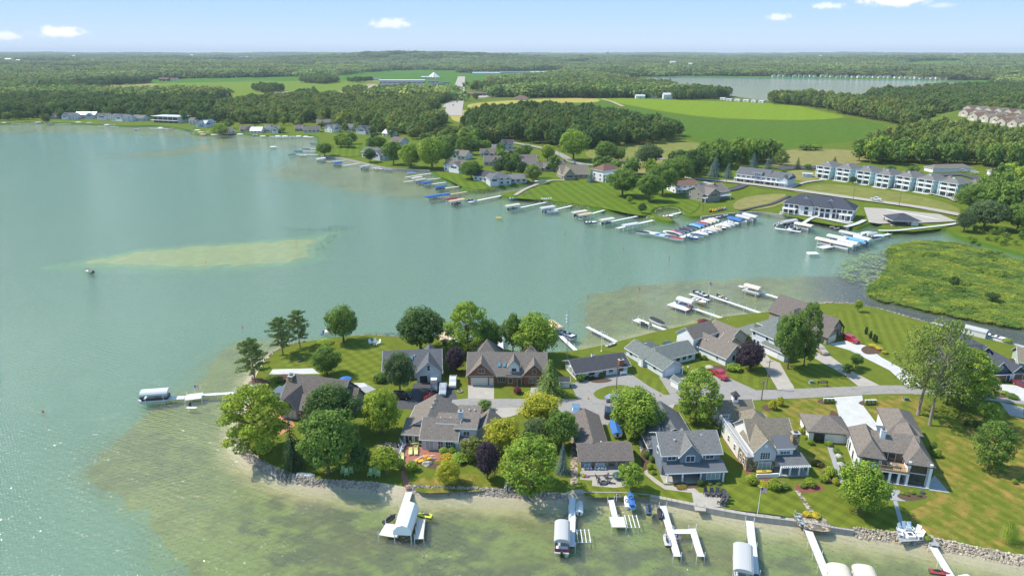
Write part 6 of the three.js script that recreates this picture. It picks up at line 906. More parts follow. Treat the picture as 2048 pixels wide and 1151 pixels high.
bushAt('blue', 1235, 956, 20, 13, 'round blue-grey shrub on the ranch patio'); shrub([['yellow', 1167, 953, 8, 6], ['pink', 1174, 953, 8, 4]], 'bright flowers at the corner of the ranch patio', { group: 'ranch patio flowers' }); shrub([['green', 558, 763, 18, 12], ['pink', 565, 761, 14, 8], ['lime', 578, 763, 12, 9]], 'flowering shrub in the bed beside the brown-roofed house', { group: 'flowers beside the brown-roofed house' }); bushAt('lime', 650, 686, 30, 6, 'low lime hedge at the shore beside the pines'); bushAt('green', 760, 762, 26, 20, 'dark shrub at the side of the grey house'); bushAt('yellow', 767, 740, 8, 6, 'yellow shrub at the back corner of the grey house'); bushAt('bright', 892, 775, 12, 9, 'round potted shrub between the parked trucks'); bushAt('red', 1408, 646, 24, 8, 'dark red shrub at the shore behind the white blank wall');
shrub([['lime', 2010, 788, 14, 8], ['green', 2024, 795, 20, 9], ['sage', 2030, 797, 14, 6], ['rust', 2022, 728, 22, 12]], 'shrub in the bed before the navy house', { group: 'shrubs before the navy house' }); bushAt('bright', 2016, 684, 18, 8, 'round bright shrub on the canal bank'); shrub([['dark', 1950, 855, 14, 14], ['dark', 1934, 850, 10, 10]], 'dark little evergreen on the shaded lawn', { group: 'little evergreens on the shaded lawn' });

// ---------------------------------------------------------------- the marsh
{ const list = [[], []], box_ = [1e9, -1e9, 1e9, -1e9]; for (const w of MARSH) { box_[0] = Math.min(box_[0], w.x); box_[1] = Math.max(box_[1], w.x); box_[2] = Math.min(box_[2], w.z); box_[3] = Math.max(box_[3], w.z); }
  const clump = [0, 1].map(() => { const q = new Leaves(); for (let i = 0; i < 5; i++) q.lobe(rr(-0.3, 0.3), 0.42 + rr(-0.1, 0.12), rr(-0.3, 0.3), 0.30, 0.42, 0.30, 22, 0.17, rr(-1, 1), -0.99); return q.build(); });
  for (let i = 0; i < 30000 && list[0].length + list[1].length < 9000; i++) { const x = rr(box_[0], Math.min(box_[1], 290)), z = rr(box_[2], box_[3]); if (!inPoly(MARSH, x, z)) continue; const n = fbm(x / 16, z / 10, 3), d = fbm(x / 30 + 9, z / 22, 3), h = 0.6 + 0.6 * clamp(n + 0.4) + (d > 0.25 ? 0.8 * rnd() : 0), e = rr(0.8, 1.2), y = clamp(0.45 + n * 1.3 - (d > 0.2 ? 0.35 : 0)); list[i & 1].push([v3(x, 0.2, z), v3(rr(1.8, 3.0), h * rr(0.8, 1.2), rr(1.8, 3.0)), rr(0, 6), rgb(e * lerp(0.52, 1.2, y), e * lerp(0.62, 0.98, y), e * lerp(0.75, 0.85, y))]); }
  list.forEach((l, i) => tag(scatter('marsh_plants', clump[i], TONE.bright, l), 'dense yellow-green marsh growth beside the channel', 'marsh'));
  const pads = []; const LILY = px([[1776, 497], [1725, 506], [1690, 517], [1675, 530], [1668, 548], [1690, 560], [1725, 572], [1745, 590], [1765, 560], [1780, 520]]); for (let i = 0; i < 9000; i++) { const x = rr(122, 190), z = rr(-305, -225); if (!inPoly(LILY, x, z) || fbm(x / 7, z / 6, 3) < -0.12 + 0.2 * rnd() - 0.1) continue; const s = rr(0.5, 1.3), e = rr(0.8, 1.25); pads.push([v3(x, 0.02 + rr(0, 0.03), z), v3(s, 1, s * rr(0.7, 1)), rr(0, 6), rgb(e, e, e)]); }
  tag(scatter('lily_pads', new THREE.CylinderGeometry(0.5, 0.5, 0.03, 7, 1), mat([0.17, 0.215, 0.085], 0.6), pads), 'grey-green lily pads floating off the marsh edge', 'lily pads');
  const reeds = []; const rg = merge([0, 1, 2, 3, 4].map((k) => { const a = rr(0, 6), r = rr(0, 0.35); return bar(v3(Math.cos(a) * r, -0.6, Math.sin(a) * r), v3(Math.cos(a) * r * 1.6, 1, Math.sin(a) * r * 1.6), 0.025, 3); })); for (const [x, y, n, sx, sz] of [[652, 484, 60, 2.5, 14], [640, 459, 90, 16, 3], [690, 453, 40, 8, 2], [772, 669, 90, 8, 1.2], [1655, 460, 0, 1, 1]]) { const c = G(x, y, 0); for (let i = 0; i < n; i++) reeds.push([v3(c.x + rr(-sx, sx), 0, c.z + rr(-sz, sz)), v3(0.8, rr(0.15, 0.4), 0.8), rr(0, 6), null]); } tag(scatter('reeds', rg, mat([0.14, 0.17, 0.08], 0.9), reeds), 'thin reeds standing in the shallows', 'reeds'); }

// ---------------------------------------------------------------- fields, meadows and roads of the mainland
const fieldTex = tex(512, 512, (u, v, x, y) => { const f = hash(x, y); return 0.86 + 0.10 * f + 0.06 * tileN(u, v, 2) + 0.05 * tileN(u, v, 7) + (y % 8 < 2 ? -0.03 : 0); });
const fieldM = (c) => mat(c, 1, { map: scaled(fieldTex, 60, 60, 0.4) });
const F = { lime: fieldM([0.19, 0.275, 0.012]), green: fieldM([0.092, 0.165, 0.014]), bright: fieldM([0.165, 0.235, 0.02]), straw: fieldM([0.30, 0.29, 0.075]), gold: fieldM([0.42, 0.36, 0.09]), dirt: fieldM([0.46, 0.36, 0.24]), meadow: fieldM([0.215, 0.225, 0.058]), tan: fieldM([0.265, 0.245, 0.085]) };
let fk = 0; const field = (m, pts, name = 'field', s = true) => structure(name, sheet(s ? curve(px(pts, LAND), true, 3) : px(pts, LAND), LAND + 0.02 + 0.012 * fk++), m);
field(F.bright, [[90, 182], [200, 180], [290, 168], [420, 163], [560, 160], [740, 160], [735, 176], [690, 185], [600, 188], [540, 190], [480, 203], [430, 192], [350, 178], [200, 182], [140, 190]]);
field(F.straw, [[85, 180], [180, 172], [300, 166], [300, 176], [200, 186], [130, 190]]); field(F.straw, [[690, 152], [760, 145], [860, 143], [830, 158], [740, 163], [700, 160]]); field(F.straw, [[300, 158], [480, 154], [640, 153], [690, 156], [540, 162], [330, 163]]);
field(F.dirt, [[520, 188], [560, 182], [600, 184], [590, 192], [530, 196]]); field(F.dirt, [[640, 186], [700, 182], [712, 190], [690, 196], [650, 196]]); field(F.dirt, [[700, 178], [745, 168], [760, 173], [740, 180]]);
field(F.lime, [[1190, 195], [1330, 199], [1480, 204], [1570, 208], [1640, 222], [1690, 234], [1600, 240], [1500, 238], [1420, 234], [1340, 224], [1260, 210]]);  // brighter part of one field; the slope's light is put into its colour
field(F.green, [[930, 214], [1000, 208], [1100, 203], [1200, 201], [1262, 212], [1340, 226], [1420, 236], [1500, 240], [1600, 241], [1700, 236], [1802, 268], [1730, 278], [1640, 290], [1540, 296], [1440, 288], [1380, 278], [1340, 260], [1270, 245], [1190, 232], [1090, 222], [990, 220]]);  // same field as the lime part; slope shade put into the darker green
field(F.gold, [[940, 208], [1000, 202], [1080, 198], [1180, 196], [1192, 204], [1100, 206], [1000, 212], [945, 216]]); field(F.meadow, [[1235, 292], [1300, 283], [1395, 286], [1420, 300], [1380, 312], [1300, 318], [1240, 308]]);
field(F.tan, [[1545, 305], [1620, 298], [1720, 302], [1735, 318], [1700, 330], [1600, 334], [1540, 330]]); field(F.tan, [[1200, 325], [1300, 318], [1390, 318], [1400, 335], [1340, 350], [1250, 345]]); field(F.meadow, [[1590, 385], [1650, 368], [1740, 376], [1850, 395], [1920, 418], [1900, 430], [1760, 402], [1650, 390]]); field(F.tan, [[1640, 345], [1600, 340], [1570, 348], [1600, 362], [1625, 362]]); field(F.tan, [[1490, 395], [1570, 388], [1560, 410], [1510, 420], [1470, 418]]); field(F.gold, [[910, 218], [935, 222], [925, 245], [905, 240]]); field(F.meadow, [[1180, 300], [1240, 300], [1260, 318], [1190, 320]]);
M.mow3 = mat([0.34, 0.25, 0.115], 0.95, { map: scaled(T.mow, 46, 46, 0.2) });
field(M.mow3, [[1015, 394], [1060, 378], [1130, 362], [1200, 368], [1280, 372], [1360, 378], [1400, 400], [1380, 428], [1350, 412], [1310, 416], [1290, 432], [1200, 416], [1100, 402]], 'lawn'); field(M.mow3, [[660, 308], [690, 290], [740, 285], [770, 292], [740, 300], [720, 312], [690, 314]], 'lawn'); field(M.mow3, [[880, 352], [930, 350], [945, 362], [990, 372], [960, 380], [930, 376], [900, 362]], 'lawn'); field(M.mow3, [[1560, 428], [1640, 437], [1700, 446], [1735, 440], [1700, 455], [1610, 440]], 'lawn'); field(M.mow3, [[1790, 456], [1830, 450], [1900, 448], [1890, 456], [1800, 464]], 'lawn');
const roadOn = (pts, w, m, name = 'road') => structure(name, ribbon(px(pts, LAND), w, LAND + 0.35 + 0.01 * fk++), m);
M.paleroad = mat([0.43, 0.39, 0.335], 0.95, { map: scaled(T.concrete, 9) });
roadOn([[905, 232], [910, 212], [916, 192], [919, 172], [922, 158], [924, 148], [926, 140], [927.5, 134]], 26, M.paleroad, 'highway'); roadOn([[888, 215], [896, 208], [908, 203]], 9, M.paleroad);
roadOn([[1020, 285], [1085, 297], [1125, 312], [1150, 326], [1185, 331], [1273, 321], [1330, 318]], 7, M.asphalt); roadOn([[1300, 340], [1382, 357], [1460, 364], [1540, 374], [1640, 388], [1740, 402], [1840, 416], [1925, 432]], 7, M.paleroad); roadOn([[1205, 198], [1225, 204], [1246, 213]], 7, F.dirt, 'farm_track'); roadOn([[590, 198], [650, 188], [710, 176], [742, 168]], 6, F.dirt, 'farm_track'); roadOn([[1580, 376], [1610, 366], [1645, 361]], 3, M.paleroad, 'walkway'); roadOn([[1860, 388], [1900, 398], [1912, 404]], 2.5, M.paleroad, 'walkway'); roadOn([[1478, 423], [1510, 416], [1545, 408], [1580, 392]], 2.2, M.dark_asphalt, 'walkway'); roadOn([[1440, 384], [1470, 378], [1490, 370]], 6, M.dark_asphalt, 'driveway'); roadOn([[1860, 352], [1920, 350], [1950, 356], [1975, 368]], 9, M.dark_asphalt, 'driveway'); roadOn([[1030, 392], [1050, 380], [1080, 368], [1105, 362], [1130, 362]], 2.5, M.paleroad, 'walkway'); roadOn([[1757, 463], [1790, 463], [1840, 458], [1900, 451], [1925, 446]], 2.2, M.white_concrete, 'walkway'); roadOn([[1560, 426], [1600, 431], [1650, 440], [1700, 450]], 2, M.white_concrete, 'walkway'); roadOn([[1640, 432], [1620, 440], [1612, 445]], 2, M.white_concrete, 'walkway'); roadOn([[1690, 456], [1712, 450], [1730, 442]], 2.4, M.white_concrete, 'walkway');
field(M.paleroad, [[1728, 416], [1766, 418], [1880, 430], [1915, 444], [1845, 447], [1760, 449], [1738, 446]], 'parking_lot', false); field(M.paleroad, [[1380, 372], [1410, 364], [1445, 372], [1425, 384], [1395, 384]], 'driveway', false); field(M.paleroad, [[935, 186], [990, 184], [1030, 190], [960, 196]], 'parking_lot', false); field(M.dark_asphalt, [[1540, 335], [1600, 332], [1640, 333], [1640, 338], [1560, 340]], 'parking_lot', false); field(M.paleroad, [[860, 178], [900, 172], [905, 184], [880, 192]], 'parking_lot', false);
for (let k = 0; k < 22; k++) { const a = L(1766 + k * 4.6, 419 + k * 0.85); structure('parking_line', sheet([v3(a.x, 0, a.z), v3(a.x + 0.25, 0, a.z), v3(a.x + 2.2, 0, a.z + 4.6), v3(a.x + 1.95, 0, a.z + 4.6)], LAND + 0.02 + 0.012 * fk), M.white); }

// ---------------------------------------------------------------- mainland buildings
const box4 = (o) => o;
function cottage(label, l, r, d, h, rise, kind, o = {}) {   // ordinary lake house: one main wing, a front gable if asked, windows in rows
  const b = new House(o.name ?? 'house', label, l, r, { wall: S[o.wall ?? 'white'], roof: R[o.roof ?? 'grey'], category: o.category, group: o.group, trim: o.trim }), w = b.w, st = h > 4.2 ? 2 : 1;
  b.wing(0, w, -d, 0, h, rise, kind, { over: 0.6 });
  if (o.gable) { const [a, c, e = 1.5] = o.gable; b.wing(w * a, w * c, -d * 0.6, e, h * 0.98, rise * 0.9, 'z', { over: 0.5 }); b.win('f', w * (a + c) / 2, h - 1.6, w * (c - a) * 0.55, 1.5, e, { c: 3 }); }
  for (let s = 0; s < st; s++) { const n = Math.max(2, Math.round(w / 4.2)); for (let i = 0; i < n; i++) b.win('f', w * (i + 0.5) / n, s * 2.7 + 0.8, 1.7, 1.5, 0, { c: 2 }); const m = Math.max(1, Math.round(d / 6)); for (let i = 0; i < m; i++) for (const f of ['l', 'r']) b.win(f, -d * (i + 0.5) / m, s * 2.7 + 0.9, 1.3, 1.2, f === 'l' ? 0 : w); }
  if (o.porch) { b.part('deck', box(w, 0.25, 2.4, w / 2, o.porch, 1.2), M.white); b.cols([[0.3, 2.2], [w / 2, 2.2], [w - 0.3, 2.2]], 0, o.porch, 0.12); b.rail([[0, 2.35], [w, 2.35]], o.porch + 0.25, 0.9); }
  if (o.chimney) b.chimney(w * 0.7, -d * 0.45, h, h + rise + 1.2, 1.1, 0.9, S.stone);
  return b;
}
// white apartment house with the dark roof
{ const h = new House('apartment_house', 'white two-storey apartment house with dark hipped roof above the marina', [1566, 425], [1704, 441], { roof: R.navy, category: 'building' }), w = h.w; h.wing(0, w, -13, 0, 5.6, 4.2, 'hip', { over: 0.8 });
  for (const f of [0.34, 0.62]) { h.wing(w * f - 3.4, w * f + 3.4, -5, 1.2, 5.5, 2.6, 'hip', { over: 0.6 }); } for (const f of [0.30, 0.66]) h.wing(w * f - 1.2, w * f + 1.2, -5, -3.4, 1.3, 1.0, 'z', { y: 7.0, over: 0.3 });
  for (let i = 0; i < 13; i++) for (const s of [0, 1]) h.win('f', w * (i + 0.5) / 13, s * 2.9 + 0.4, 1.7, 2.0, (Math.abs((i + 0.5) / 13 - 0.34) < 0.065 || Math.abs((i + 0.5) / 13 - 0.62) < 0.065) ? 1.2 : 0, { c: 2, frame: M.dark });
  for (const [a, b] of [[0, 0.2], [0.82, 1]]) { h.part('balcony', box(w * (b - a), 0.3, 3, w * (a + b) / 2, 2.7, 1.6), M.white); h.cols([[w * a + 0.4, 2.9], [w * (a + b) / 2, 2.9], [w * b - 0.4, 2.9]], 0, 2.7, 0.2); h.rail([[w * a, 3], [w * b, 3]], 3.0, 1); } for (let i = 0; i < 4; i++) h.wins('r', [-2, -5, -8, -11], 0.9, 1.2, 1.4, w); h.part('patio_floor', box(w + 2, 0.12, 4, w / 2, -0.02, 3), M.white_concrete); }
// seven pale blue condominium blocks
{ const blocks = [[1633, 354, 1660, 358], [1672, 359, 1699, 363], [1712, 365, 1740, 369], [1751, 372, 1778, 376], [1791, 376, 1820, 381], [1833, 382, 1864, 387], [1877, 389, 1912, 395]]; blocks.forEach(([a, b, c, d], i) => { const h = new House('condominium_block', ['pale blue three-storey condominium block next to the clubhouse', 'second pale blue condominium block from the clubhouse', 'third pale blue condominium block from the clubhouse', 'middle pale blue condominium block of the seven', 'third pale blue condominium block from the parking woods', 'second pale blue condominium block from the parking woods', 'pale blue condominium block nearest to the parking woods, with wraparound balconies'][i], [a, b], [c, d], { wall: S.aqua, roof: R.grey, trim: M.white, category: 'building' }), w = h.w;
    h.wing(0, w, -15, 0, 8.2, 2.6, 'hip', { over: 0.7 }).wing(1, w + 4, -30, -16, 4.2, 4.4, 'hip', { roof: R.taupe, wall: S.tan, over: 0.6 });
    for (let s = 0; s < 3; s++) { for (let q = 0; q < 2; q++) { h.win('f', w * (0.26 + 0.48 * q), s * 2.7 + 0.3, w * 0.36, 1.9, 0.0, { c: 3 }); if (s) { const bc = h.part('balcony', box(w * 0.42, 0.18, 1.5, w * (0.26 + 0.48 * q), s * 2.7 + 0.02, 0.8), M.white); mesh('balcony_rail', box(w * 0.42, 0.85, 0.06, w * (0.26 + 0.48 * q), s * 2.7 + 0.2, 1.5), M.white, bc); } } h.cols([[0.1, 1.5], [w / 2, 1.5], [w - 0.1, 1.5]], s * 2.7, s * 2.7 + 2.7, 0.16, M.white); h.wins('r', [-4, -9], s * 2.7 + 0.9, 1.0, 1.1, w); } h.chimney(w * 0.5, -4, 8.6, 11, 1.4, 1.0, S.aqua); h.part('patio_floor', box(w, 0.1, 4, w / 2, -0.02, 3), M.white_concrete); }); }
// blue-grey clubhouse
{ const h = new House('clubhouse', 'blue-grey clubhouse with long white balcony beside the pine trees', [1472, 362], [1573, 374], { wall: S.pale, roof: R.slate, category: 'building' }), w = h.w; h.wing(0, w * 0.62, -13, 0, 5.0, 3.8, 'x').wing(w * 0.6, w, -14, 0.5, 5.0, 3.0, 'x').wing(w * 0.34, w * 0.5, -6, -0.5, 1.6, 0.9, 'front', { y: 5.2 }).wing(w * 0.86, w + 1, -12, 2, 4.8, 2.4, 'z'); for (let i = 0; i < 10; i++) { h.win('f', w * (i + 0.5) / 10, 2.9, 1.9, 1.6, 0.52, { c: 2 }); h.win('f', w * (i + 0.5) / 10, 0.3, 1.9, 1.9, 0.52, { c: 2 }); } h.part('balcony', box(w, 0.25, 2.6, w / 2, 2.5, 1.9), M.white); h.rail([[0, 3.1], [w, 3.1]], 2.75, 1.0); h.cols([0, 0.2, 0.4, 0.6, 0.8, 1].map((f) => [w * f, 3]), 0, 2.5, 0.15); h.wins('f', [w * 0.38, w * 0.42, w * 0.46], 5.6, 1, 0.8, -0.48); h.part('awning', box(w * 0.14, 0.1, 1.6, w * 0.42, 4.9, 1.6), fabric('blue')); }
{ const h = new House('garage_row', 'long row of white garages with grey-brown roof behind the condominiums', [1866, 345], [1944, 343], { roof: R.taupe, category: 'garage' }), w = h.w; h.wing(0, w, -9, 0, 3, 2, 'hip'); for (let i = 0; i < 12; i++) h.garage('f', w * (i + 0.5) / 12, 0, 2.6, 2.2, M.garage); }
{ const h = new House('pavilion', 'open-sided pavilion with dark hipped roof by the boat ramp', [1786, 452], [1838, 453], { roof: R.navy, category: 'pavilion' }), w = h.w; h.wing(0, w, -11, 0, 3.0, 2.4, 'hip', { open: true, over: 0.8 }); h.cols([[0.2, -0.2], [w * 0.33, -0.2], [w * 0.66, -0.2], [0.2, -5.5], [0.2, -10.8], [w - 0.2, -10.8]], 0, 3.1, 0.16, M.dark); h.part('wall', span(w * 0.72, w - 0.1, 0, 3, -10, -0.3), M.white); h.part('floor_slab', box(w, 0.15, 11, w / 2, -0.03, -5.5), M.concrete); for (const x of [3, 6]) h.part('picnic_table', [box(1.8, 0.07, 0.8, x, 0.72, -3), box(1.8, 0.05, 0.3, x, 0.42, -2.3), box(1.8, 0.05, 0.3, x, 0.42, -3.7), box(0.1, 0.72, 1.4, x - 0.7, 0, -3), box(0.1, 0.72, 1.4, x + 0.7, 0, -3)], M.wood); }
{ const h = new House('shed', 'tiny aqua hut beside the condominium drive', [1606, 354], [1624, 355], { wall: S.aqua, roof: R.white, category: 'shed' }); h.wing(0, h.w, -4, 0, 2.4, 0.6, 'flat').door('f', 2, 0, M.white); }
{ const h = new House('house', 'small white house at the end of the condominium drive', [1984, 352], [2010, 353], { roof: R.grey }); h.wing(0, h.w, -9, 0, 3, 2, 'hip').wins('f', [2, 5], 0.9, 1.3, 1.2, 0).wing(-1, 3, -2, 6, 2.6, 1.2, 'z'); }
cottage('olive house with glazed lakeside gables above the mown slope', [1404, 404], [1456, 397], 13, 4.8, 3.2, 'x', { wall: 'olive', roof: 'taupe', gable: [0.1, 0.55, 2.5], porch: 2.4, chimney: 1 }); cottage('low house with red-brown roof and white balcony', [1352, 387], [1396, 384], 11, 4.6, 2.2, 'x', { roof: 'redbrown', porch: 2.4 });
cottage('timber chalet with steep tan roof and glass gable', [1124, 358], [1178, 356], 14, 3.2, 5.0, 'x', { wall: 'brown', roof: 'tan', gable: [0.02, 0.42, 4] }); cottage('tall white three-storey house with brown roof', [1206, 364], [1240, 359], 11, 7.6, 3.2, 'hip', { roof: 'redbrown', porch: 5.0 });
cottage('grey house with white sunroom gable on the inlet', [985, 371], [1022, 369], 12, 5.0, 2.6, 'hip', { wall: 'grey', roof: 'slate', gable: [-0.2, 0.25, 4] }); cottage('low grey wing on the inlet bank', [1020, 366], [1053, 365], 10, 3, 2, 'x', { wall: 'grey', roof: 'grey' }); cottage('white house with dark roof beside the sunroom house', [947, 360], [985, 366], 12, 3.2, 3, 'x', { roof: 'dark' });
const ranchLabels = ['brown ranch house with white fence', 'tan ranch house with broad gable beside the back street', 'brown ranch house on the back street corner', 'brown gabled house across from the willow', 'tall dark-roofed house at the wood edge'];
[[961, 313, 1007, 313], [1010, 318, 1046, 312], [1036, 326, 1072, 326], [1081, 343, 1132, 337], [1004, 298, 1026, 298]].forEach(([a, b, c, d], i) => cottage(ranchLabels[i], [a, b], [c, d], 12, i === 4 ? 5 : 3, 2.8, 'x', { wall: i % 2 ? 'tan' : 'grey', roof: i === 4 ? 'dark' : 'brown', gable: [0.1, 0.4] }));
const shoreHouses = [[712, 267, 739, 269, 'grey', 'dark', 'grey house with a half-timbered white gable', [0.2, 0.8, 2], 5], [664, 265, 682, 263, 'white', 'slate', 'white narrow house with blue-grey gable', [0.1, 0.7, 2], 5], [724, 314, 766, 321, 'grey', 'slate', 'grey two-gabled house behind the lone shore tree', [0.6, 0.95, 2], 4.8], [888, 341, 928, 347, 'white', 'brown', 'white house with brown roof and lake porch', [0.35, 0.85, 2], 4.8], [635, 252, 665, 251, 'brown', 'taupe', 'brown house with three dormers in the woods', [0.2, 0.4], 4], [607, 265, 640, 264, 'grey', 'brown', 'low grey house with brown roof behind the moored boats', null, 3], [545, 266, 557, 266, 'white', 'grey', 'little white gabled cottage with a pink boat before it', [0, 1, 2], 4], [529, 264, 539, 264, 'white', 'grey', 'little white cottage beside the gabled cottage', null, 4], [765, 272, 780, 273, 'white', 'white', 'white shed-like cottage among the shore trees', null, 3.2], [480, 264, 505, 264, 'tan', 'brown', 'tan twin-gabled house on the lawn point', [0.5, 1, 2], 3.4], [500, 266, 522, 266, 'white', 'white', 'white trailer on the lawn point', null, 2.6],
  [125, 239, 150, 239, 'white', 'slate', 'white gabled house under the western woods', [0, 0.5, 2], 5], [150, 237, 190, 237, 'grey', 'white', 'grey house with pale metal roof under the western woods', [0.6, 0.95, 2], 5], [194, 240, 217, 240, 'white', 'brown', 'white balconied house beside the pale-roofed house', [0.1, 0.9, 2], 5], [221, 241, 254, 243, 'white', 'slate', 'white house with a tall pointed gable', [0.4, 0.8, 2], 5], [262, 241, 285, 242, 'grey', 'grey', 'small grey house between the white houses and the flat-roofed one', null, 3.6], [378, 249, 405, 249, 'cream', 'grey', 'cream house with low grey roof near the boat cluster', null, 4.6], [409, 255, 432, 252, 'pale', 'blue', 'pale house with blue metal roof near the boat cluster', [0, 0.5, 2], 4.8], [102, 238, 118, 238, 'brown', 'brown', 'dark cottage at the end of the western houses', null, 3.4], [455, 268, 470, 266, 'tan', 'taupe', 'tan cottage behind the lone round shore tree', null, 3.2], [590, 262, 604, 262, 'olive', 'brown', 'dark olive cottage under the trees', null, 3]];
shoreHouses.push([968, 331, 1000, 331, 'tan', 'brown', 'tan house with brown roof behind the dark inlet trees', [0.5, 0.9, 2], 3.4], [1050, 338, 1078, 336, 'grey', 'taupe', 'grey house between the inlet and the back street', null, 3.6], [985, 305, 1004, 305, 'white', 'grey', 'white garage house on the back street', null, 3], [905, 318, 930, 320, 'cream', 'taupe', 'cream house behind the open tree', [0.1, 0.5, 2], 3.6], [780, 290, 800, 292, 'grey', 'brown', 'grey house half hidden behind the shore trees', null, 4], [840, 300, 862, 303, 'white', 'slate', 'white house showing between the tall shore trees', [0.2, 0.8, 2], 4.6], [690, 262, 704, 262, 'white', 'grey', 'white cottage beside the half-timbered gable', null, 4]);
for (const [a, b, c, d, w, r, l, g, h] of shoreHouses) cottage(l, [a, b], [c, d], 12, h, 3.2, 'x', { wall: w, roof: r, gable: g });
{ const h = new House('lake_house', 'modern flat-roofed house with broad white eaves on the western shore', [307, 244], [356, 246], { wall: S.stone, roof: R.white, category: 'house' }), w = h.w; h.wing(0, w, -18, 0, 7.5, 0.3, 'flat', { over: 2.2, wall: S.cream }); h.part('balcony', box(w + 3, 0.5, 4, w / 2, 2.6, 1.5), M.white); for (let i = 0; i < 5; i++) { h.win('f', w * (i + 0.5) / 5, 3.4, w / 5 - 0.8, 3.4, 0, { c: 2, frame: M.dark }); h.win('f', w * (i + 0.5) / 5, 0.2, w / 5 - 0.8, 2.2, 0, { c: 2, frame: M.dark }); } }
// farm, shops, depot and industry in the middle distance
const shedLike = (label, l, r, d, h, rise, kind, wall, roof, nm = 'warehouse', cat = 'building') => { const b = new House(nm, label, l, r, { wall: S[wall], roof: R[roof], category: cat }), w = b.w; b.wing(0, w, -d, 0, h, rise, kind, { over: 0.5 }); const n = Math.max(1, Math.round(w / 14)); for (let i = 0; i < n; i++) b.garage('f', w * (i + 0.5) / n, 0, 3.6, 3, M.grey); return b; };
shedLike('tan community building with brown hipped roof beside the soybean field', [1030, 200], [1056, 200], 18, 4, 4, 'hip', 'tan', 'redbrown'); shedLike('white farm shed beside the round-roofed store', [1272, 197], [1290, 197], 12, 5, 2, 'x', 'white', 'white', 'barn', 'barn'); shedLike('tall white barn at the wood edge', [1327, 198], [1345, 198], 12, 8, 3, 'x', 'white', 'white', 'barn', 'barn'); shedLike('rounded grey farm store between the white barns', [1302, 196], [1314, 196], 9, 3, 4, 'hip', 'grey', 'tan', 'barn', 'barn');
shedLike('long white commercial building beyond the highway', [945, 149], [1000, 149], 60, 7, 2, 'x', 'white', 'white'); shedLike('dark red brick shop with grey roof beside the highway', [945, 192], [972, 191], 22, 5, 2, 'hip', 'red', 'brown', 'shop'); shedLike('grey shop wing beside the red shop', [970, 191], [996, 190], 18, 4, 2, 'x', 'grey', 'slate', 'shop'); shedLike('white office beside the pyramid salt store', [842, 157], [862, 157], 25, 5, 2, 'x', 'tan', 'white', 'shop'); shedLike('grey industrial hall behind the white commercial building', [1000, 147], [1060, 147], 50, 7, 2, 'x', 'grey', 'grey'); shedLike('pale industrial hall among the far trees', [1060, 147], [1130, 146], 50, 6, 2, 'x', 'white', 'white'); shedLike('long tan warehouse beyond the western trees', [135, 145], [210, 144], 50, 8, 3, 'x', 'tan', 'white'); shedLike('dark red barn beside the western fields', [318, 162], [336, 162], 14, 6, 4, 'x', 'red', 'redbrown', 'barn', 'barn'); shedLike('red-roofed farmhouse beside the red barn', [340, 161], [354, 161], 12, 5, 3, 'x', 'cream', 'redbrown', 'house', 'house'); shedLike('white western farm shed', [170, 169], [187, 169], 12, 4, 2, 'x', 'white', 'white', 'barn', 'barn'); shedLike('white farmhouse between the western trees', [243, 164], [254, 164], 10, 5, 3, 'x', 'white', 'grey', 'house', 'house'); shedLike('green-roofed farmhouse among western field trees', [286, 164], [300, 164], 12, 5, 3, 'x', 'white', 'green', 'house', 'house');
shedLike('white barn behind the round field wood', [636, 161], [657, 161], 14, 5, 2, 'x', 'white', 'white', 'barn', 'barn'); shedLike('low tan depot office beside the field track', [742, 161], [760, 161], 16, 5, 2, 'x', 'tan', 'grey', 'shop');
for (let r = 0; r < 4; r++) { const y = 163 + r * 3.6, x0 = 758 + r * 2; shedLike(`long grey depot shed in the depot row, ${['first from the white dome', 'second from the white dome', 'third from the white dome', 'last from the white dome'][r]}`, [x0, y], [x0 + 92 - r * 4, y], 16, 4, 1.6, 'x', r % 2 ? 'red' : 'grey', r === 0 ? 'white' : 'slate', 'depot_shed'); } for (const [a, b, c] of [[856, 165, 20], [862, 170, 24], [852, 174, 26], [880, 167, 18]]) shedLike('blue-grey depot building beside the long sheds', [a, b], [a + c, b], 14, 4, 1.5, 'x', 'blue', 'slate', 'depot_building').g.userData.group = 'depot buildings';
{ const g = thing('salt_dome', 'white conical salt dome beyond the depot', 'dome'), p = L(868, 156); mesh('dome_roof', new THREE.ConeGeometry(22, 17, 20).translate(0, 11.5, 0), R.white, g); mesh('base_wall', cyl(22, 22, 3, 0, 0, 0, 20), M.concrete, g); g.position.copy(p); }
const clearings = [...[[905, 236], [907, 226], [909, 217], [912, 208], [914, 200], [917, 190]].map(([x, y]) => [L(x, y), 34]), [L(1985, 252), 60], [L(2045, 262), 60], [L(1940, 244), 50], [G(1985, 240, LAND + 13), 70], [G(2040, 245, LAND + 13), 70], [G(1935, 235, LAND + 13), 50]];
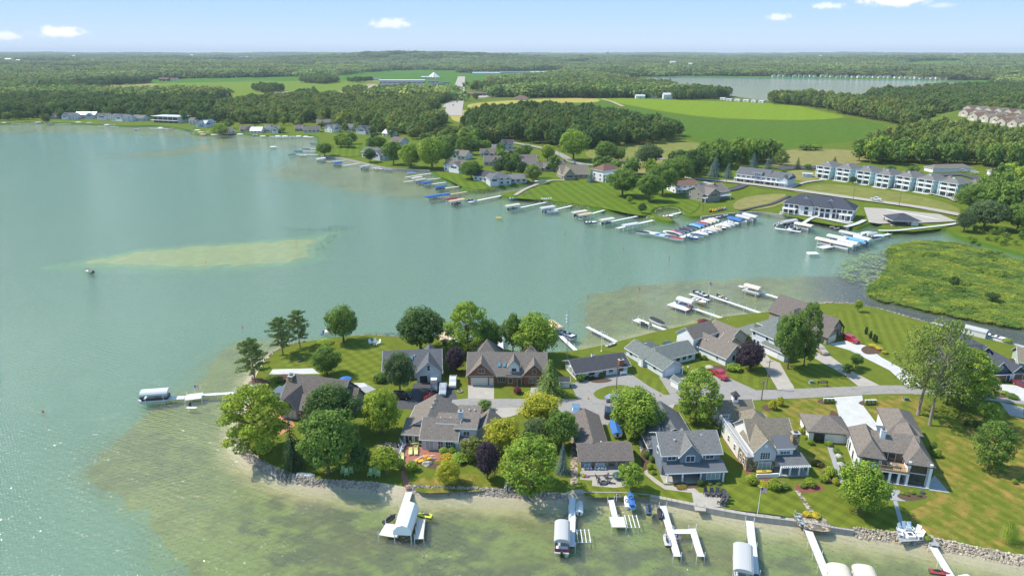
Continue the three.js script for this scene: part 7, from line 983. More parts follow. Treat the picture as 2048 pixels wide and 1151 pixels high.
// tan townhouses on the eastern slope, mobile homes, houses round the farther lake
const TH = LAND + 13, RISE = curve(px([[1900, 228], [1960, 216], [2120, 220], [2120, 285], [2010, 278], [1950, 258], [1905, 244]], TH), true, 3), riseFoot = inset(RISE, -45).map((w) => v3(w.x, LAND - 0.5, w.z));
{ const up = flip(RISE), dn = riseFoot, F2 = []; up.forEach((w, i) => { const j = (i + 1) % up.length; F2.push([dn[i], dn[j], v3(up[j].x, TH, up[j].z), v3(w.x, TH, w.z)]); }); const m = structure('hillside', sheet(up, TH), M.rough); mesh('slope', faces(F2), M.rough, m); }
{ let n = 0; for (const [x0, y0, k, dx, dy] of [[1917, 232, 7, 21, 2.4], [1935, 240, 6, 22, 2.8], [1990, 252, 4, 23, 3.0], [1925, 224, 7, 20, 1.9]]) for (let i = 0; i < k; i++) { const a = x0 + i * dx, b = y0 + i * dy; if (a > 2060) continue;  const h = new House('townhouse', 'tan gabled townhouse in the terraced rows on the eastern slope', [a, b], [a + dx * 0.86, b + dy * 0.86], { wall: S.tan, roof: i % 2 ? R.tan : R.redbrown, group: 'tan townhouses', y: TH }); h.wing(0, h.w, -14, 0, 5.2, 3.2, 'z').win('f', h.w / 2, 3.2, 2.4, 1.4, 0).garage('f', h.w / 2, 0, 4.4, 2.3, M.almond).wing(h.w * 0.9, h.w * 1.16, -12, -2, 4.6, 2.0, 'z'); n++; } }
for (const [x, y, w] of [[1452, 201, 11], [1469, 202, 10], [1486, 203, 11], [1502, 204, 9], [1517, 205, 10], [1440, 199, 10], [1740, 204, 14], [1756, 208, 18], [1780, 206, 20], [1762, 216, 14], [1836, 232, 22], [1858, 236, 18], [1895, 240, 14], [1745, 214, 8], [1880, 252, 16], [1970, 258, 18], [1810, 212, 14], [2000, 256, 16]]) { clearings.push([L(x + w / 2, y + 0.8), 17]); const h = new House('mobile_home', 'white mobile home among the trees between field and farther lake', [x, y], [x + w, y + 0.6], { roof: R.white, group: 'mobile homes' }); h.wing(0, h.w, -5, 0, 2.9, 0.8, 'x', { over: 0.3 }).wins('f', [h.w * 0.25, h.w * 0.6], 1, 1.4, 1, 0).door('f', h.w * 0.45, 0); }
for (let i = 0; i < 34; i++) { const x = 1545 + i * 10.6 + rr(-2, 2), y = 153.9 + (i / 34) ** 1.4 * 6.2, h = new House('lakeshore_house', 'small house in the row along the far bank of the farther lake', [x, y], [x + rr(5, 8), y], { wall: [S.white, S.tan, S.grey, S.cream][i % 4], roof: [R.taupe, R.grey, R.brown, R.redbrown][i % 4], group: 'houses on the farther lake' }); h.wing(0, h.w, -12, 0, rr(4, 7), 4, i % 2 ? 'x' : 'z').wins('f', [h.w * 0.3, h.w * 0.7], 1.2, 2.2, 2, 0); }

// ---------------------------------------------------------------- mainland docks, lifts and boats
const MID = 'docks along the mainland shore', midDock = (list) => { for (const [l, a, b, c, d, w, m] of list) dock(l, [[a, b, c, d, w ?? 1.6]], { step: 6, m }); };
midDock([['white dock beside the little white canopy', 654, 323, 690, 320], ['white dock behind the blue canopy nearest to the lawn point', 686, 331, 718, 326], ['white dock with three moored boats', 743, 336, 770, 333], ['white dock beside the small blue boat', 811, 354, 862, 346], ['white dock with tan and grey canopies', 808, 363, 880, 356], ['pale dock behind the upper blue canopy', 857, 369, 891, 364], ['pale dock behind the lower blue canopy', 888, 376, 922, 372], ['brown dock behind the twin blue canopies', 895, 389, 933, 383, 2, M.deckwood], ['brown swim platform beside the twin blue canopies', 858, 399, 890, 396, 3, M.deckwood], ['long white dock crossing the mouth of the inlet', 937, 404, 1002, 391, 2], ['white dock behind the first tan canopy of the green point', 1020, 419, 1092, 404], ['white dock beside the pale canopy of the green point', 1100, 421, 1143, 411], ['white dock behind the two tan canopies', 1172, 430, 1211, 419], ['white dock with the speedboat at its end', 1200, 447, 1274, 432], ['white dock with the domed grey canopy', 1234, 456, 1306, 440, 2], ['white dock across the little pond inlet', 1319, 434, 1364, 424], ['main white pier of the marina', 1461, 441, 1360, 475, 2.4], ['white pier before the apartment house', 1621, 439, 1574, 460, 2], ['white cross pier before the apartment house', 1550, 456, 1602, 463, 2], ['white pier behind the canopied marina', 1752, 473, 1780, 467, 2], ['teal and white float beside the tan marina canopy', 1640, 495, 1664, 491, 3.5]]);
const midLift = (list) => { for (const [c, x, y, l, bt, bc, len = 8, ddx = 14, ddy = -2.2] of list) lift(l, x - ddx, y - ddy, x + ddx, y + ddy, 3.2, c, { boat: bt, bc, len, bl: bt ? `${bt === 'run' ? 'motorboat' : 'pontoon boat'} in the lift under the ${l.replace(/^boat lift with (a |the )?/, '')}`.split(' ').slice(0, 16).join(' ') : null }); };
midLift([['white', 641, 316, 'boat lift with a white canopy by the lawn point', 'pontoon', 'white'], ['blue', 674, 324, 'boat lift with a blue canopy by the lawn point', 'pontoon', 'white'], ['grey', 729, 331, 'boat lift with a grey canopy by the three moored boats', 'pontoon', 'white'], ['cream', 833, 354, 'boat lift with a tan canopy, outermost of the tan and grey pair'], ['grey', 841, 358, 'boat lift with a grey canopy, beside the tan one', 'pontoon', 'grey'], ['blue', 853, 363, 'boat lift with a bright blue canopy on the upper pale dock', 'pontoon', 'white'], ['blue', 880, 371, 'boat lift with a bright blue canopy on the lower pale dock', 'pontoon', 'navy'], ['blue', 868, 390, 'boat lift with a long blue canopy, the outer of the twins', 'run', 'tan', 12], ['blue', 889, 387, 'boat lift with a short blue canopy, the inner of the twins', null, null, 6], ['tan', 913, 399, 'boat lift with a tan boxy canopy at the inlet', 'run', 'maroon', 10], ['maroon', 902, 396, 'boat lift with a maroon canopy behind the tan boxy one', null, null, 7], ['cream', 1025, 409, 'boat lift with the first tan canopy of the green point', 'run', 'black', 9], ['light', 1095, 413, 'boat lift with a pale canopy at the green point', 'pontoon', 'white', 9], ['cream', 1159, 422, 'boat lift with the larger of two tan canopies', 'pontoon', 'navy', 9], ['tan', 1170, 427, 'boat lift with the smaller of two tan canopies', 'run', 'white', 8], ['cream', 1214, 437, 'boat lift with a tan canopy beside the speedboat', 'run', 'navy', 8], ['light', 1261, 447, 'boat lift with a domed grey canopy near the pond inlet', null, null, 9],
  ['blue', 1472, 436, 'boat lift with a blue canopy at the head of the marina pier', 'pontoon', 'white', 9, 12, 3], ['grey', 1489, 432, 'boat lift with a grey canopy next to the blue marina canopy', 'pontoon', 'white', 9, 12, 3], ['light', 1502, 429, 'boat lift with a pale canopy at the head of the marina pier', 'pontoon', 'grey', 9, 12, 3], ['grey', 1580, 440, 'boat lift with a grey canopy before the apartment house', 'pontoon', 'navy', 9], ['cream', 1609, 447, 'boat lift with a tan canopy before the apartment house', 'pontoon', 'grey', 9, 13, 2.5], ['cream', 1653, 478, 'boat lift with a tan canopy at the edge of the canopied marina', 'pontoon', 'grey', 9, 14, 3], ['white', 1686, 485, 'boat lift with a white canopy, frontmost in the canopied marina', 'pontoon', 'white', 10, 14, 3], ['light', 1698, 481, 'boat lift with a pale canopy beside the frontmost white one', 'pontoon', 'white', 9, 14, 3], ['sky', 1712, 477, 'boat lift with a sky blue canopy in the canopied marina', 'run', 'white', 9, 14, 3], ['light', 1676, 472, 'boat lift with a pale canopy behind the tan edge canopy', 'run', 'sky', 9, 14, 3], ['grey', 1704, 465, 'boat lift with a big grey canopy at the back of the marina', 'pontoon', 'white', 11, 14, 3], ['white', 1727, 474, 'boat lift with a white canopy beside the black covered boats', 'run', 'blue', 8, 12, 3]]);
const mb = (x, y) => G(x, y, 0.3); let bi = 0;
// slips along the marina's main pier
{ const a = G(1461, 441, 0), b = G(1360, 475, 0), d = b.clone().sub(a), n = d.clone().normalize(), side = v3(n.z, 0, -n.x), th = Math.atan2(-side.z, side.x), near = ['grey', 'tan', 'grey', 'red', 'blue', 'sky', 'black', 'navy', 'black', 'navy', 'red', 'black'], far = ['white', 'grey', 'cream', 'black', 'tan', 'grey', 'blue', 'white', 'navy', 'blue'];
  near.forEach((c, i) => { const p = a.clone().addScaledVector(d, 0.16 + 0.075 * i).addScaledVector(side, -5.2); boat('cover', c, p, th + Math.PI, `boat under a ${c} cover in the near row of marina slips`, 'near marina slips', 0); });
  far.forEach((c, i) => { const p = a.clone().addScaledVector(d, 0.14 + 0.09 * i).addScaledVector(side, 5.2); if (i % 3 === 0) boat('run', c, p, th, `open motorboat in the far row of marina slips`, 'far marina slips, open boats', 0); else boat('cover', c, p, th, `boat under a ${c} cover in the far row of marina slips`, 'far marina slips', 0); }); }
[['black', 1286, 467], ['grey', 1296, 467], ['black', 1306, 468], ['white', 1314, 470], ['blue', 1324, 472], ['grey', 1333, 474], ['navy', 1343, 476], ['red', 1354, 479], ['white', 1340, 467], ['grey', 1352, 470]].forEach(([c, x, y]) => boat('cover', c, mb(x, y), -0.55, `boat under a ${c} cover in the row beyond the pier end`, 'row beyond the pier end', 0));
[['white', 1430, 436], ['white', 1438, 434], ['blue', 1446, 433], ['white', 1452, 431]].forEach(([c, x, y]) => boat('ski', c, mb(x, y), 0.4, 'jet ski at the float by the garden games lawn', 'jet skis by the games lawn', 0.1));
[['grey', 1560, 450], ['white', 1568, 447], ['navy', 1584, 453], ['black', 1592, 456], ['white', 1600, 456], ['black', 1614, 455]].forEach(([c, x, y]) => boat('pontoon', c, mb(x, y), 0.5, `pontoon boat with ${c} sides before the apartment house`, 'pontoon boats before the apartment house', 0)); [[1666, 454], [1674, 457]].forEach(([x, y]) => boat('ski', 'grey', mb(x, y), 0.2, 'grey jet ski at the sea wall of the apartment lawn', 'grey jet skis at the sea wall', 0.1));
[['black', 1738, 481], ['black', 1746, 479], ['navy', 1752, 478], ['white', 1732, 468], ['grey', 1744, 469], ['white', 1758, 474], ['white', 1720, 488], ['cream', 1708, 491], ['blue', 1728, 484]].forEach(([c, x, y]) => boat('cover', c, mb(x, y), 0.3, `boat under a ${c} cover packed among the marina canopies`, 'packed marina boats', 0));
[['run', 'navy', 1182, 446, 'navy speedboat at the end of the speedboat dock'], ['pontoon', 'white', 1104, 424, 'white pontoon boat beside the pale canopy of the green point'], ['run', 'red', 1336, 434, 'red speedboat in the pond inlet'], ['run', 'white', 757, 339, 'white motorboat, the middle of three at the white dock'], ['pontoon', 'grey', 775, 341, 'grey pontoon boat, the inner of three at the white dock'], ['cover', 'blue', 822, 346, 'small boat under a blue cover beside a white dock'], ['pontoon', 'white', 612, 297, 'white pontoon boat, innermost off the lawn point'], ['pontoon', 'sky', 597, 303, 'blue pontoon boat off the lawn point'], ['cover', 'black', 585, 311, 'black covered boat off the lawn point'], ['run', 'white', 606, 312, 'white motorboat beside the black covered boat'], ['pontoon', 'cream', 628, 287, 'cream pontoon boat off the lawn point'], ['run', 'white', 272, 259, 'white motorboat anchored off the western shore'], ['cover', 'white', 547, 295, 'white covered boat anchored alone near the lawn point'], ['pontoon', 'navy', 942, 402, 'dark pontoon boat at the long inlet dock'], ['run', 'green', 1028, 398, 'green rowing craft on the beach of the green point'], ['run', 'tan', 1068, 364, 'tan boat in the inlet below the willow']].forEach(([k, c, x, y, l]) => boat(k, c, mb(x, y), 0.15, l, null, 0));
dock('white docks off the lawn point', [[585, 308, 636, 309, 2], [598, 302, 634, 302, 2], [610, 296, 638, 297, 2]], { step: 6 });
// the crowded western moorings
for (const [x, y, k, c] of [[8, 247, 'cover', 'grey'], [28, 246, 'pontoon', 'white'], [56, 245, 'pontoon', 'navy'], [76, 246, 'cover', 'grey'], [97, 248, 'cover', 'white'], [120, 246, 'pontoon', 'white'], [150, 245, 'run', 'tan'], [157, 246, 'cover', 'white'], [178, 247, 'cover', 'grey'], [204, 248, 'pontoon', 'grey'], [214, 251, 'cover', 'white'], [226, 251, 'run', 'white'], [321, 257, 'cover', 'white'], [343, 257, 'run', 'red'], [388, 258, 'pontoon', 'sky'], [395, 262, 'cover', 'white'], [402, 266, 'cover', 'cream'], [412, 265, 'run', 'white'], [406, 270, 'cover', 'orange'], [428, 271, 'cover', 'white'], [438, 270, 'run', 'white'], [480, 270, 'cover', 'white'], [510, 271, 'run', 'cream'], [526, 274, 'cover', 'cream'], [543, 274, 'run', 'white'], [556, 274, 'cover', 'white'], [570, 274, 'cover', 'white'], [584, 274, 'run', 'white'], [598, 274, 'cover', 'cream'], [612, 275, 'cover', 'white'], [622, 276, 'cover', 'grey'], [376, 262, 'pontoon', 'blue'], [418, 262, 'pontoon', 'white'], [447, 268, 'cover', 'red']]) boat(k, c, G(x, y, 0), rr(-0.4, 0.4), 'boat in the crowded moorings along the western shore', 'western shore moorings', 0);
for (const [a, b, c, d] of [[22, 247, 70, 246], [110, 248, 140, 247], [196, 252, 236, 253], [300, 256, 345, 258], [385, 266, 440, 268], [540, 274, 600, 274]]) dock('thin dock in the western moorings', [[a, b, c, d, 1.6]], { step: 9, group: 'western docks' });
car('pickup', 'white', 1752, 404, 1766, 406, 'white pickup driving on the mainland road', { y: 1.2 }); car('suv', 'white', 1949, 349, 1960, 350, 'white van parked at the condominiums', { y: 1.2 }); car('suv', 'silver', 1927, 346, 1938, 347, 'silver car parked beside the garage row', { y: 1.2 });
for (const [x, y] of [[906, 212], [912, 200], [917, 190], [920, 176], [914, 206], [922, 165]]) car('suv', ['black', 'white', 'red', 'silver'][(x + y) % 4], x, y, x + 0.6, y - 4, 'car driving on the straight highway', { group: 'cars on the highway', y: 1.3 });
for (const [x, y, t] of [[1085, 297, 282], [1050, 292, 277], [1118, 330, 298], [980, 300, 286], [1236, 296, 282]]) utility(x, y, t, 'utility pole along the mainland back street', 'back street poles'); for (const [x, y, t] of [[1453, 366, 336], [1706, 402, 376], [1798, 414, 385], [1397, 360, 335], [1942, 440, 405], [1406, 423, 408]]) utility(x, y, t, 'utility pole along the mainland lake road', 'lake road poles');
for (const [x, y, c] of [[1421, 424, 'red'], [1426, 424, 'yellow'], [1432, 423, 'orange'], [1438, 422, 'blue'], [1444, 421, 'red'], [1450, 419, 'sky']]) { const g = thing('play_float', `${c} lawn toy on the marina lawn`, 'toy', 'lawn toys by the marina'); mesh('toy_body', ball(0.9, 0, 0.7, 0, 1.2, 0.7, 0.9), fabric(c), g); mesh('toy_top', ball(0.45, 0, 1.5, 0), fabric('yellow'), g); g.position.copy(L(x, y)); }
for (const [x, y, l] of [[1044, 388, 'stone fire circle on the tip of the green point'], [1084, 398, 'row of white chairs on the green point']]) { const g = thing('shore_seating', l, 'seating'); for (let i = 0; i < 5; i++) mesh('seat', merge([box(0.8, 0.4, 0.8, i * 1.3, 0, Math.sin(i) * 0.8), box(0.8, 0.9, 0.12, i * 1.3, 0, Math.sin(i) * 0.8 - 0.4)]), l.includes('white') ? M.white : M.flagstone, g); g.position.copy(L(x, y)); }
revetment('pale rocks along the shore of the green point', [[1005, 393], [1060, 401], [1120, 410], [1190, 419], [1260, 428], [1310, 440], [1345, 446]], M.palerock, 500, 2.4, -0.2); revetment('pale rocks round the little pond inlet', [[1347, 444], [1320, 434], [1307, 427], [1320, 419], [1340, 417], [1358, 420], [1366, 428], [1380, 435]].reverse(), M.palerock, 200, 2.4, 0); revetment('rocks along the headland of the inlet', [[880, 356], [905, 365], [922, 372], [927, 380], [940, 384], [970, 384], [1000, 378]], M.rock, 260, 2.4, 0); wallAlong('sea_wall', 'pale sea wall along the marina and apartment lawn', [[1402, 437], [1433, 433], [1481, 428], [1519, 428], [1557, 432], [1616, 440], [1672, 450], [1697, 459]], 0.8, -0.9, 1.15, M.concrete); wallAlong('sea_wall', 'pale sea wall along the mainland house lots', [[642, 313], [690, 319], [721, 326], [754, 334], [785, 339], [820, 341], [860, 343]], 0.8, -0.9, 1.15, M.concrete);

// ---------------------------------------------------------------- mainland trees that stand apart
const midTrees = [['oak', 'green', 649, 312, 284, 32, 'dense dark tree at the tip of the lawn point'], ['open', 'bright', 682, 294, 265, 36, 'spreading tree on the lawn point'], ['oak', 'dark', 740, 324, 296, 26, 'lone round tree on the lake lawn'], ['oak', 'green', 787, 329, 279, 40, 'large tree on the shore lawn beside the brightest pair'], ['maple', 'bright', 822, 335, 283, 46, 'bright shore tree, the smaller of the brightest pair'], ['maple', 'bright', 864, 337, 273, 58, 'bright shore tree, the larger of the brightest pair'], ['oak', 'green', 892, 328, 280, 34, 'green tree behind the brightest pair'], ['open', 'green', 928, 309, 272, 38, 'open tree beside the brown ranch houses'], ['oak', 'green', 942, 358, 320, 46, 'round tree before the white house with dark roof'], ['oak', 'green', 759, 299, 271, 27, 'small green tree behind the lake lawn'], ['small', 'lime', 565, 266, 252, 13, 'small lime tree beside the gabled cottage'],
  ['oak', 'sage', 1066, 366, 327, 34, 'pale willow drooping over the inlet'], ['maple', 'lime', 1095, 322, 288, 29, 'bright round tree on the back street corner'], ['oak', 'bright', 1147, 320, 258, 58, 'very large bright tree behind the back street'], ['oak', 'green', 1210, 325, 282, 44, 'green tree at the meadow wood edge'], ['oak', 'sage', 1236, 325, 291, 34, 'pale green tree beside the meadow'], ['oak', 'grey', 1298, 335, 287, 50, 'round grey-green tree alone in the meadow'], ['oak', 'green', 1245, 393, 335, 60, 'large forked tree on the green point lawn'], ['oak', 'green', 1298, 403, 345, 48, 'tall tree on the green point lawn'], ['oak', 'green', 1325, 391, 323, 56, 'broad tree behind the tall green point tree'], ['oak', 'green', 1359, 367, 311, 50, 'broad tree behind the red-brown roofed house'], ['oak', 'dark', 1386, 358, 294, 48, 'dark broad tree beside the lake road'], ['spruce', 'spruce', 1254, 337, 311, 18, 'dark spruce beside the tall white house'], ['spruce', 'blue', 1183, 364, 335, 22, 'blue spruce beside the timber chalet'], ['upright', 'dark', 1284, 427, 404, 18, 'small dark tree at the shore of the green point'], ['small', 'lime', 1259, 407, 391, 12, 'lime sapling on the green point lawn'], ['oak', 'deep', 1022, 350, 320, 26, 'dark tree behind the sunroom house'], ['oak', 'deep', 998, 347, 325, 24, 'dark tree between the sunroom house and the ranch houses'], ['oak', 'deep', 1044, 352, 322, 25, 'dark tree behind the low grey wing'], ['spruce', 'blue', 1149, 335, 319, 17, 'blue spruce at the back street bend'], ['spruce', 'spruce', 1129, 332, 315, 12, 'slim spruce at the back street bend'], ['maple', 'red', 1127, 356, 341, 14, 'dark red tree beside the timber chalet'],
  ['spruce', 'blue', 1429, 353, 309, 30, 'tall blue spruce beside the lake road'], ['spruce', 'blue', 1456, 356, 325, 24, 'lower blue spruce beside the lake road'], ['spruce', 'blue', 1507, 335, 303, 22, 'blue spruce behind the clubhouse'], ['spruce', 'blue', 1536, 338, 312, 19, 'second blue spruce behind the clubhouse'], ['open', 'green', 1562, 330, 300, 30, 'open forked tree at the dry meadow'], ['spruce', 'spruce', 1595, 339, 313, 16, 'lone dark spruce before the dry meadow'], ['small', 'green', 1616, 340, 327, 14, 'small round tree beside the lone spruce'], ['spruce', 'spruce', 1669, 328, 311, 14, 'dark spruce behind the first condominium'], ['small', 'bright', 1557, 299, 283, 16, 'round bright bush-tree at the field edge'], ['small', 'green', 1612, 300, 288, 30, 'low broad bush-tree at the field edge'], ['small', 'bright', 1632, 300, 289, 22, 'pale bush-tree at the field edge'], ['small', 'dark', 1706, 367, 352, 14, 'dark round shrub tree between condominium blocks'], ['oak', 'green', 1943, 424, 366, 62, 'broad tree beside the last condominium block'], ['oak', 'green', 2006, 415, 352, 78, 'very broad tree at the eastern edge'], ['oak', 'grey', 1928, 463, 420, 34, 'grey-green willow at the marsh edge'], ['oak', 'grey', 1968, 458, 400, 72, 'big grey-green willow behind the marsh'], ['oak', 'green', 2034, 463, 404, 56, 'green tree behind the marsh at the eastern edge'], ['small', 'dark', 1907, 575, 552, 18, 'dark bushy tree in the middle of the marsh'], ['small', 'deep', 1985, 600, 585, 26, 'low dark bush in the marsh'], ['open', 'bright', 440, 271, 247, 38, 'lone round tree at the western boat cluster'], ['small', 'green', 1780, 342, 330, 20, 'round tree before the condominium garages'], ['small', 'green', 1826, 345, 331, 22, 'round tree behind the fifth condominium block']];
for (const [k, t, x, y, ty, w, l] of midTrees) tree(k, t, x, y, ty, w, l, { name: k === 'spruce' ? 'spruce_tree' : 'tree' });

// ---------------------------------------------------------------- woods: the nearest 190 trees are things, the rest one mass
const woods = [
  [[[-120, 238], [-120, 188], [60, 186], [130, 194], [240, 196], [330, 188], [400, 198], [430, 222], [415, 242], [300, 234], [230, 230], [120, 234]], 11, 17, 'dark'],
  [[[430, 240], [440, 218], [500, 206], [600, 200], [700, 200], [800, 200], [868, 206], [893, 225], [890, 258], [840, 272], [780, 266], [740, 262], [690, 258], [640, 246], [560, 244], [480, 250]], 11, 16, 'green'],
  [[[925, 262], [945, 240], [1000, 232], [1060, 226], [1150, 230], [1230, 245], [1300, 258], [1362, 270], [1345, 282], [1290, 288], [1220, 298], [1180, 296], [1150, 300], [1100, 292], [1040, 282], [980, 288], [940, 284]], 10.5, 18, 'dark'],
  [[[880, 300], [900, 272], [960, 280], [1000, 284], [960, 296], [920, 304]], 10, 15, 'green'],
  [[[1712, 326], [1722, 306], [1790, 288], [1840, 274], [1900, 268], [2000, 262], [2120, 255], [2120, 345], [1990, 344], [1950, 332], [1860, 330], [1790, 330]], 11, 19, 'green'],
  [[[1390, 342], [1400, 325], [1440, 312], [1500, 308], [1545, 316], [1548, 328], [1480, 332], [1430, 345]], 9, 17, 'green'],
  [[[1960, 400], [1985, 375], [2040, 362], [2130, 362], [2130, 450], [2060, 452], [1990, 440]], 11, 17, 'grey'],
  [[[1160, 197], [1340, 194], [1440, 197], [1330, 186], [1240, 182], [1150, 184]], 12, 19, 'dark'], [[[1345, 200], [1440, 198], [1470, 193], [1400, 187], [1340, 190]], 12, 19, 'dark'],
  [[[1530, 207], [1600, 211], [1650, 219], [1700, 232], [1760, 242], [1830, 262], [1900, 264], [1910, 245], [1840, 228], [1760, 220], [1700, 210], [1620, 200], [1550, 199]], 11, 19, 'green'],
  [[[1720, 212], [1800, 220], [1900, 232], [1990, 250], [2120, 235], [2120, 182], [2000, 180], [1880, 184], [1800, 192], [1740, 198]], 13, 20, 'dark'],
  [[[1000, 187], [1050, 180], [1150, 176], [1250, 178], [1330, 184], [1250, 192], [1150, 196], [1060, 195]], 13, 20, 'dark'], [[[940, 182], [1000, 178], [1050, 172], [1120, 168], [1200, 168], [1260, 172], [1180, 180], [1060, 184], [1000, 188]], 14, 20, 'dark'],
  [[[600, 165], [620, 161], [660, 161], [680, 164], [650, 168]], 12, 18, 'green'], [[[690, 164], [750, 163], [720, 166]], 16, 16, 'dark'], [[[500, 180], [540, 176], [570, 182], [540, 188]], 11, 15, 'dark'], [[[580, 196], [630, 190], [640, 200], [600, 206]], 11, 15, 'dark'], [[[680, 186], [720, 178], [735, 184], [705, 192]], 11, 13, 'green'],
  [[[435, 266], [470, 256], [530, 252], [600, 256], [650, 258], [700, 266], [760, 276], [830, 292], [880, 312], [930, 300], [900, 268], [800, 262], [700, 252], [600, 246], [480, 246]], 19, 11, 'green', 'the mainland house lots'], [[[-40, 243], [100, 238], [200, 236], [300, 240], [370, 246], [440, 252], [440, 240], [300, 232], [100, 234], [-40, 236]], 15, 13, 'dark', 'the western shore lots'], [[[640, 300], [700, 282], [760, 290], [800, 310], [860, 325], [800, 322], [740, 308], [690, 300]], 26, 11, 'green', 'the lawn point lots'], [[[930, 300], [1000, 296], [1060, 305], [1110, 330], [1130, 345], [1060, 345], [980, 335], [930, 320]], 24, 11, 'green', 'the back street lots'], [[[1150, 345], [1200, 340], [1280, 345], [1350, 350], [1340, 362], [1260, 358], [1180, 352]], 16, 12, 'green', 'the chalet lots'], [[[-20, 249], [100, 247], [200, 251], [300, 253], [370, 259], [420, 268], [440, 264], [360, 252], [250, 247], [100, 243], [-20, 244]], 60, 12, 'green', 'the western shore lots'],
  [[[60, 192], [130, 176], [170, 182], [100, 192]], 15, 18, 'dark'], [[[190, 168], [300, 163], [300, 167], [200, 172]], 15, 19, 'dark'], [[[80, 176], [180, 168], [190, 172], [90, 182]], 17, 18, 'dark'],
  [[[760, 186], [820, 182], [900, 190], [900, 210], [800, 200], [700, 202]], 11, 17, 'green'], [[[920, 200], [935, 196], [960, 200], [940, 206]], 16, 12, 'green'],
  [[[1000, 325], [1030, 322], [1060, 335], [1030, 345], [1000, 340]], 12, 10, 'deep'], [[[1560, 350], [1600, 345], [1600, 350], [1565, 356]], 18, 7, 'green'], [[[1190, 340], [1210, 335], [1240, 345], [1230, 352], [1195, 352]], 9, 9, 'green'], [[[1330, 340], [1380, 330], [1400, 350], [1350, 362]], 10, 15, 'dark'], [[[1920, 480], [1960, 472], [2060, 490], [2060, 505], [1990, 492]], 6, 3, 'bright'], [[[1920, 465], [2000, 462], [2080, 468], [2080, 485], [1960, 472]], 6, 4, 'green'],
];
const woodNames = ['the western shore woods', 'the woods before the highway', 'the woods beside the soybean field', 'the shore lots', 'the woods behind the condominiums', 'the clump beside the clubhouse', 'the eastern edge woods'];
const toneOf = { dark: [0.62, 0.74, 0.7], green: [0.92, 0.95, 0.9], grey: [0.78, 0.88, 1.1], deep: [0.45, 0.58, 0.6], bright: [1.3, 1.2, 1.0] }, spots = [];
woods.forEach(([poly, sp, ht, tone, nm], wi) => {
  const P = px(poly, LAND); let x0 = 1e9, x1 = -1e9, z0 = 1e9, z1 = -1e9; for (const w of P) { x0 = Math.min(x0, w.x); x1 = Math.max(x1, w.x); z0 = Math.min(z0, w.z); z1 = Math.max(z1, w.z); }
  for (let z = z0; z < z1; z += sp) for (let x = x0; x < x1; x += sp) { const a = x + rr(-0.5, 0.5) * sp, b = z + rr(-0.5, 0.5) * sp; if (!inPoly(P, a, b) || Math.abs(a / b) > 0.86 || clearings.some(([c, r]) => Math.hypot(c.x - a, (c.z - b) * 0.7 + 6) < r)) continue; const n = fbm(a / 60, b / 60, 2); spots.push({ x: a, z: b, h: ht * (0.82 + 0.35 * rnd() + 0.25 * n), w: Math.min(sp * rr(1.05, 1.5), ht * rr(0.7, 1.0)), tone, nm: nm ?? woodNames[wi] ?? 'the hedgerow clumps', d: Math.hypot(a, b) }); }
});
spots.sort((a, b) => a.d - b.d);
spots.slice(0, 190).forEach((s) => plant('tree', 'far', s.tone === 'deep' || s.tone === 'dark' ? 'dark' : s.tone === 'bright' ? 'bright' : rnd() < 0.25 ? 'bright' : 'green', v3(s.x, LAND, s.z), s.h, s.w, `leafy ${{ dark: 'dark green', green: 'mid green', grey: 'grey-green', deep: 'very dark', bright: 'light green' }[s.tone]} tree standing in ${s.nm}`, 'tree', `trees in ${s.nm}, ${s.tone}`));
const farM = leafMat([0.185, 0.245, 0.055], 0.3);
{ const lists = [[], [], [], []], trunks = []; spots.slice(190).forEach((s, i) => { const t = toneOf[s.tone], e = rr(0.72, 1.25), y = rnd() < 0.16 ? 1.35 : 1; lists[i % 4].push([v3(s.x, LAND, s.z), v3(s.w, s.h, s.w), rr(0, 6), rgb(t[0] * e * y * rr(0.9, 1.12), t[1] * e * (y > 1 ? 1.15 : 1), t[2] * e)]); trunks.push([v3(s.x, LAND, s.z), v3(s.w, s.h, s.w), rr(0, 6), null]); });
  lists.forEach((l, i) => tag(scatter('woodland', KIND.far[i].crown, farM, l), 'mixed green woodland covering the mainland', 'woodland')); tag(scatter('woodland_trunks', KIND.far[0].trunk, M.bark, trunks), 'trunks under the mainland woodland', 'woodland');
  console.log('mid trees', spots.length); }

// ---------------------------------------------------------------- the farther lake and the wooded country to the horizon
const LAKE2 = curve(px([[1262, 160], [1300, 153.5], [1400, 153], [1550, 154.5], [1700, 156], [1830, 158.5], [1930, 163], [2010, 170], [1960, 186], [1880, 200], [1700, 206], [1560, 204], [1440, 188], [1340, 172]], LAND), true, 3);
structure('farther_lake', sheet(LAKE2, LAND + 0.9), M.water);
structure('farther_lake_bed', sheet(LAKE2, LAND + 0.4), mat([0.24, 0.23, 0.11], 1));
const openLand = [[[0, 190], [90, 176], [300, 158], [430, 156], [560, 154], [700, 152], [760, 143], [870, 140], [900, 150], [905, 180], [700, 200], [480, 205], [430, 190]], [[905, 240], [915, 180], [918, 150], [923, 132], [930, 132], [934, 150], [1010, 144], [1140, 142], [1140, 150], [1000, 156], [935, 180], [1000, 180]], [[1120, 131], [1185, 130], [1180, 134], [1120, 136]], [[120, 147], [215, 146], [215, 140], [130, 140]]].map((p) => px(p, LAND));
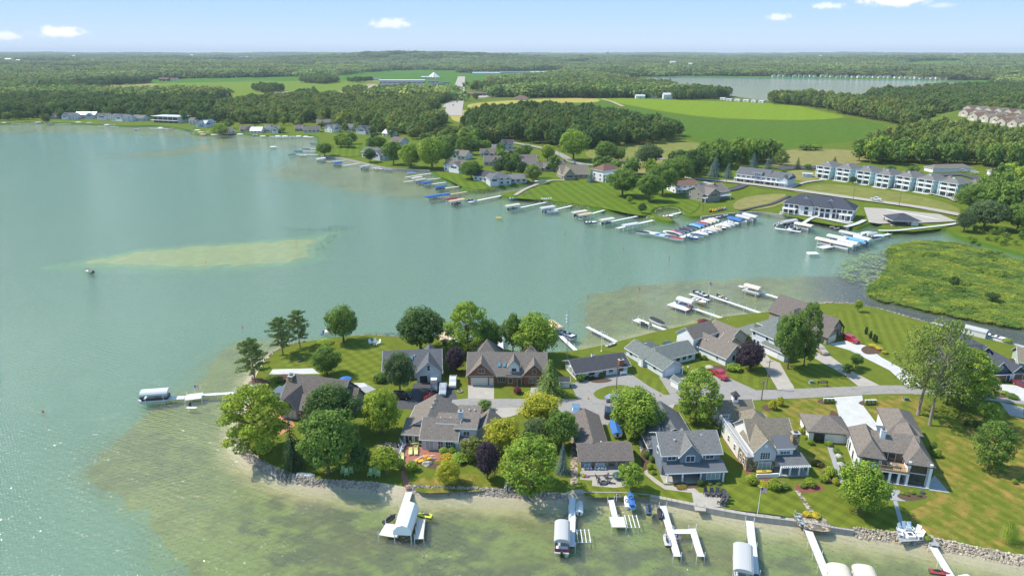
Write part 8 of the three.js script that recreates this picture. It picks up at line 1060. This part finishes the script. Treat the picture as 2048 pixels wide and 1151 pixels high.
const farFields = [[[380, 127], [520, 126], [530, 129.5], [400, 131]], [[40, 131], [160, 130], [150, 134], [50, 135]], [[640, 121], [760, 120.5], [770, 122.5], [650, 123.5]], [[1280, 122], [1420, 121.5], [1430, 123.5], [1290, 124.5]], [[1560, 127], [1700, 126.5], [1690, 129], [1570, 130]], [[1800, 134], [1930, 134], [1920, 138], [1810, 139]], [[980, 124], [1060, 123.5], [1070, 126], [990, 126.5]], [[180, 121], [300, 120.5], [300, 122.5], [190, 123]], [[560, 136], [640, 134], [660, 138], [580, 141]]];
farFields.forEach((p) => openLand.push(px(p, LAND)));
for (const [x, y, w] of [[292, 119, 5], [300, 119, 4], [385, 122, 6], [1258, 122, 7], [1270, 121.5, 5], [1380, 140, 6], [1345, 137, 10], [690, 121, 5], [480, 123, 6], [495, 122.5, 4], [20, 133, 12], [40, 136, 10], [1840, 118, 5], [1905, 122, 4], [1640, 124, 4], [1110, 128, 6], [620, 120, 5], [150, 124, 4]]) { const p = G(x, y, 0); p.y = hill(p.x, p.z); const s = depthOf(p) / FOC, g = thing('distant_building', 'pale distant building showing above the far woods', 'building', 'distant pale buildings'); mesh('wall', box(w * s, 22, 25), S.white, g); mesh('roof', merge(roofSlabs(-w * s / 2 - 1, w * s / 2 + 1, -13.5, 13.5, 22, 5, 'x', 0.5)), R.white, g); g.position.copy(p); openLand.push([v3(p.x - 40, 0, p.z + 160), v3(p.x + 40, 0, p.z + 160), v3(p.x + 40, 0, p.z - 30), v3(p.x - 40, 0, p.z - 30)]); }
field(F.dirt, [[1120, 135], [1180, 133], [1178, 130.5], [1122, 131]]);
{ const crown = (n, s) => { const q = new Leaves(); q.lobe(0, 0.52, 0, 0.5, 0.5, 0.5, n, s, 0, -0.5); return q; };
  const patch = [0, 1, 2].map(() => { const q = new Leaves(); for (let i = 0; i < 30; i++) { const x = rr(-0.5, 0.5), z = rr(-0.5, 0.5), w = rr(0.085, 0.14), h = rr(0.14, 0.24); q.lobe(x, h * 0.6, z, w, h * 0.5, w, 46, 0.055, rr(-1, 1), -0.4); } return q.build(); });
  const lists = [[], [], []]; let k = 0; const shut = (x, z, m) => openLand.some((p) => inPoly(p, x, z) || distTo(p, x, z) < m);
  for (let i = 0; i < 400000 && k < 15500; i++) { const d = 1150 + 15500 * rnd() ** 1.75, a = rr(-0.70, 0.70), x = Math.sin(a) * d, z = -Math.cos(a) * d; if (-z < 1000 || inPoly(LAKE2, x, z)) continue; if ((z > -1740 && (-z < 1250 || (x > -150 && z > -1500 && x < 1500 && -z < 1400))) || shut(x, z, 48) || distTo(LAKE2, x, z) < 105) continue; const n = fbm(x / 900, z / 700, 3); if (d > 1700 && n > 0.24 && rnd() < 0.93) continue; const s = d < 2600 ? rr(80, 110) : rr(110, 190), e = rr(0.75, 1.25) * (1 + 0.35 * n + 0.35 * n2b(x / 420, z / 260)); lists[k % 3].push([v3(x, hill(x, z) - 2, z), v3(s, d < 2600 ? s * rr(0.75, 1.0) : rr(80, 115), s), rr(0, 6), rgb(0.78 * e * rr(0.85, 1.25), 0.86 * e, 0.9 * e)]); k++; }
  lists.forEach((l, i) => tag(scatter('distant_woods', patch[i], farM, l), 'wooded country fading to the horizon', 'woods')); console.log('patches', k); }
// towers on the skyline
for (const [x, y, t, l] of [[818, 112, 96, 'radio mast on the wooded hill'], [359, 116, 101, 'pair of thin masts above the western woods, the nearer to the fields'], [469, 114, 101, 'thin skyline mast between the western woods and the hill']]) { const p = G(x, 128, 5), h = heightAt(p, t), g = thing('skyline_mast', l, 'mast'); mesh('mast', cyl(1.6, 0.5, h, 0, 0, 0, 6), M.grey, g); mesh('platform', cyl(2.4, 2.4, 3, 0, h * 0.8, 0, 8), M.grey, g); g.position.copy(p); }
{ const p = G(1214, 132, 5), h = heightAt(p, 103), g = thing('water_tower', 'dark water tower on the skyline above the far trees', 'water tower'); mesh('shaft', cyl(2.5, 2.0, h - 5, 0, 0, 0, 10), M.grey, g); mesh('tank', ball(8, 0, h - 5, 0, 1, 0.8, 1, 14, 10), M.grey, g); g.position.copy(p); }

renderer.render(scene, camera);
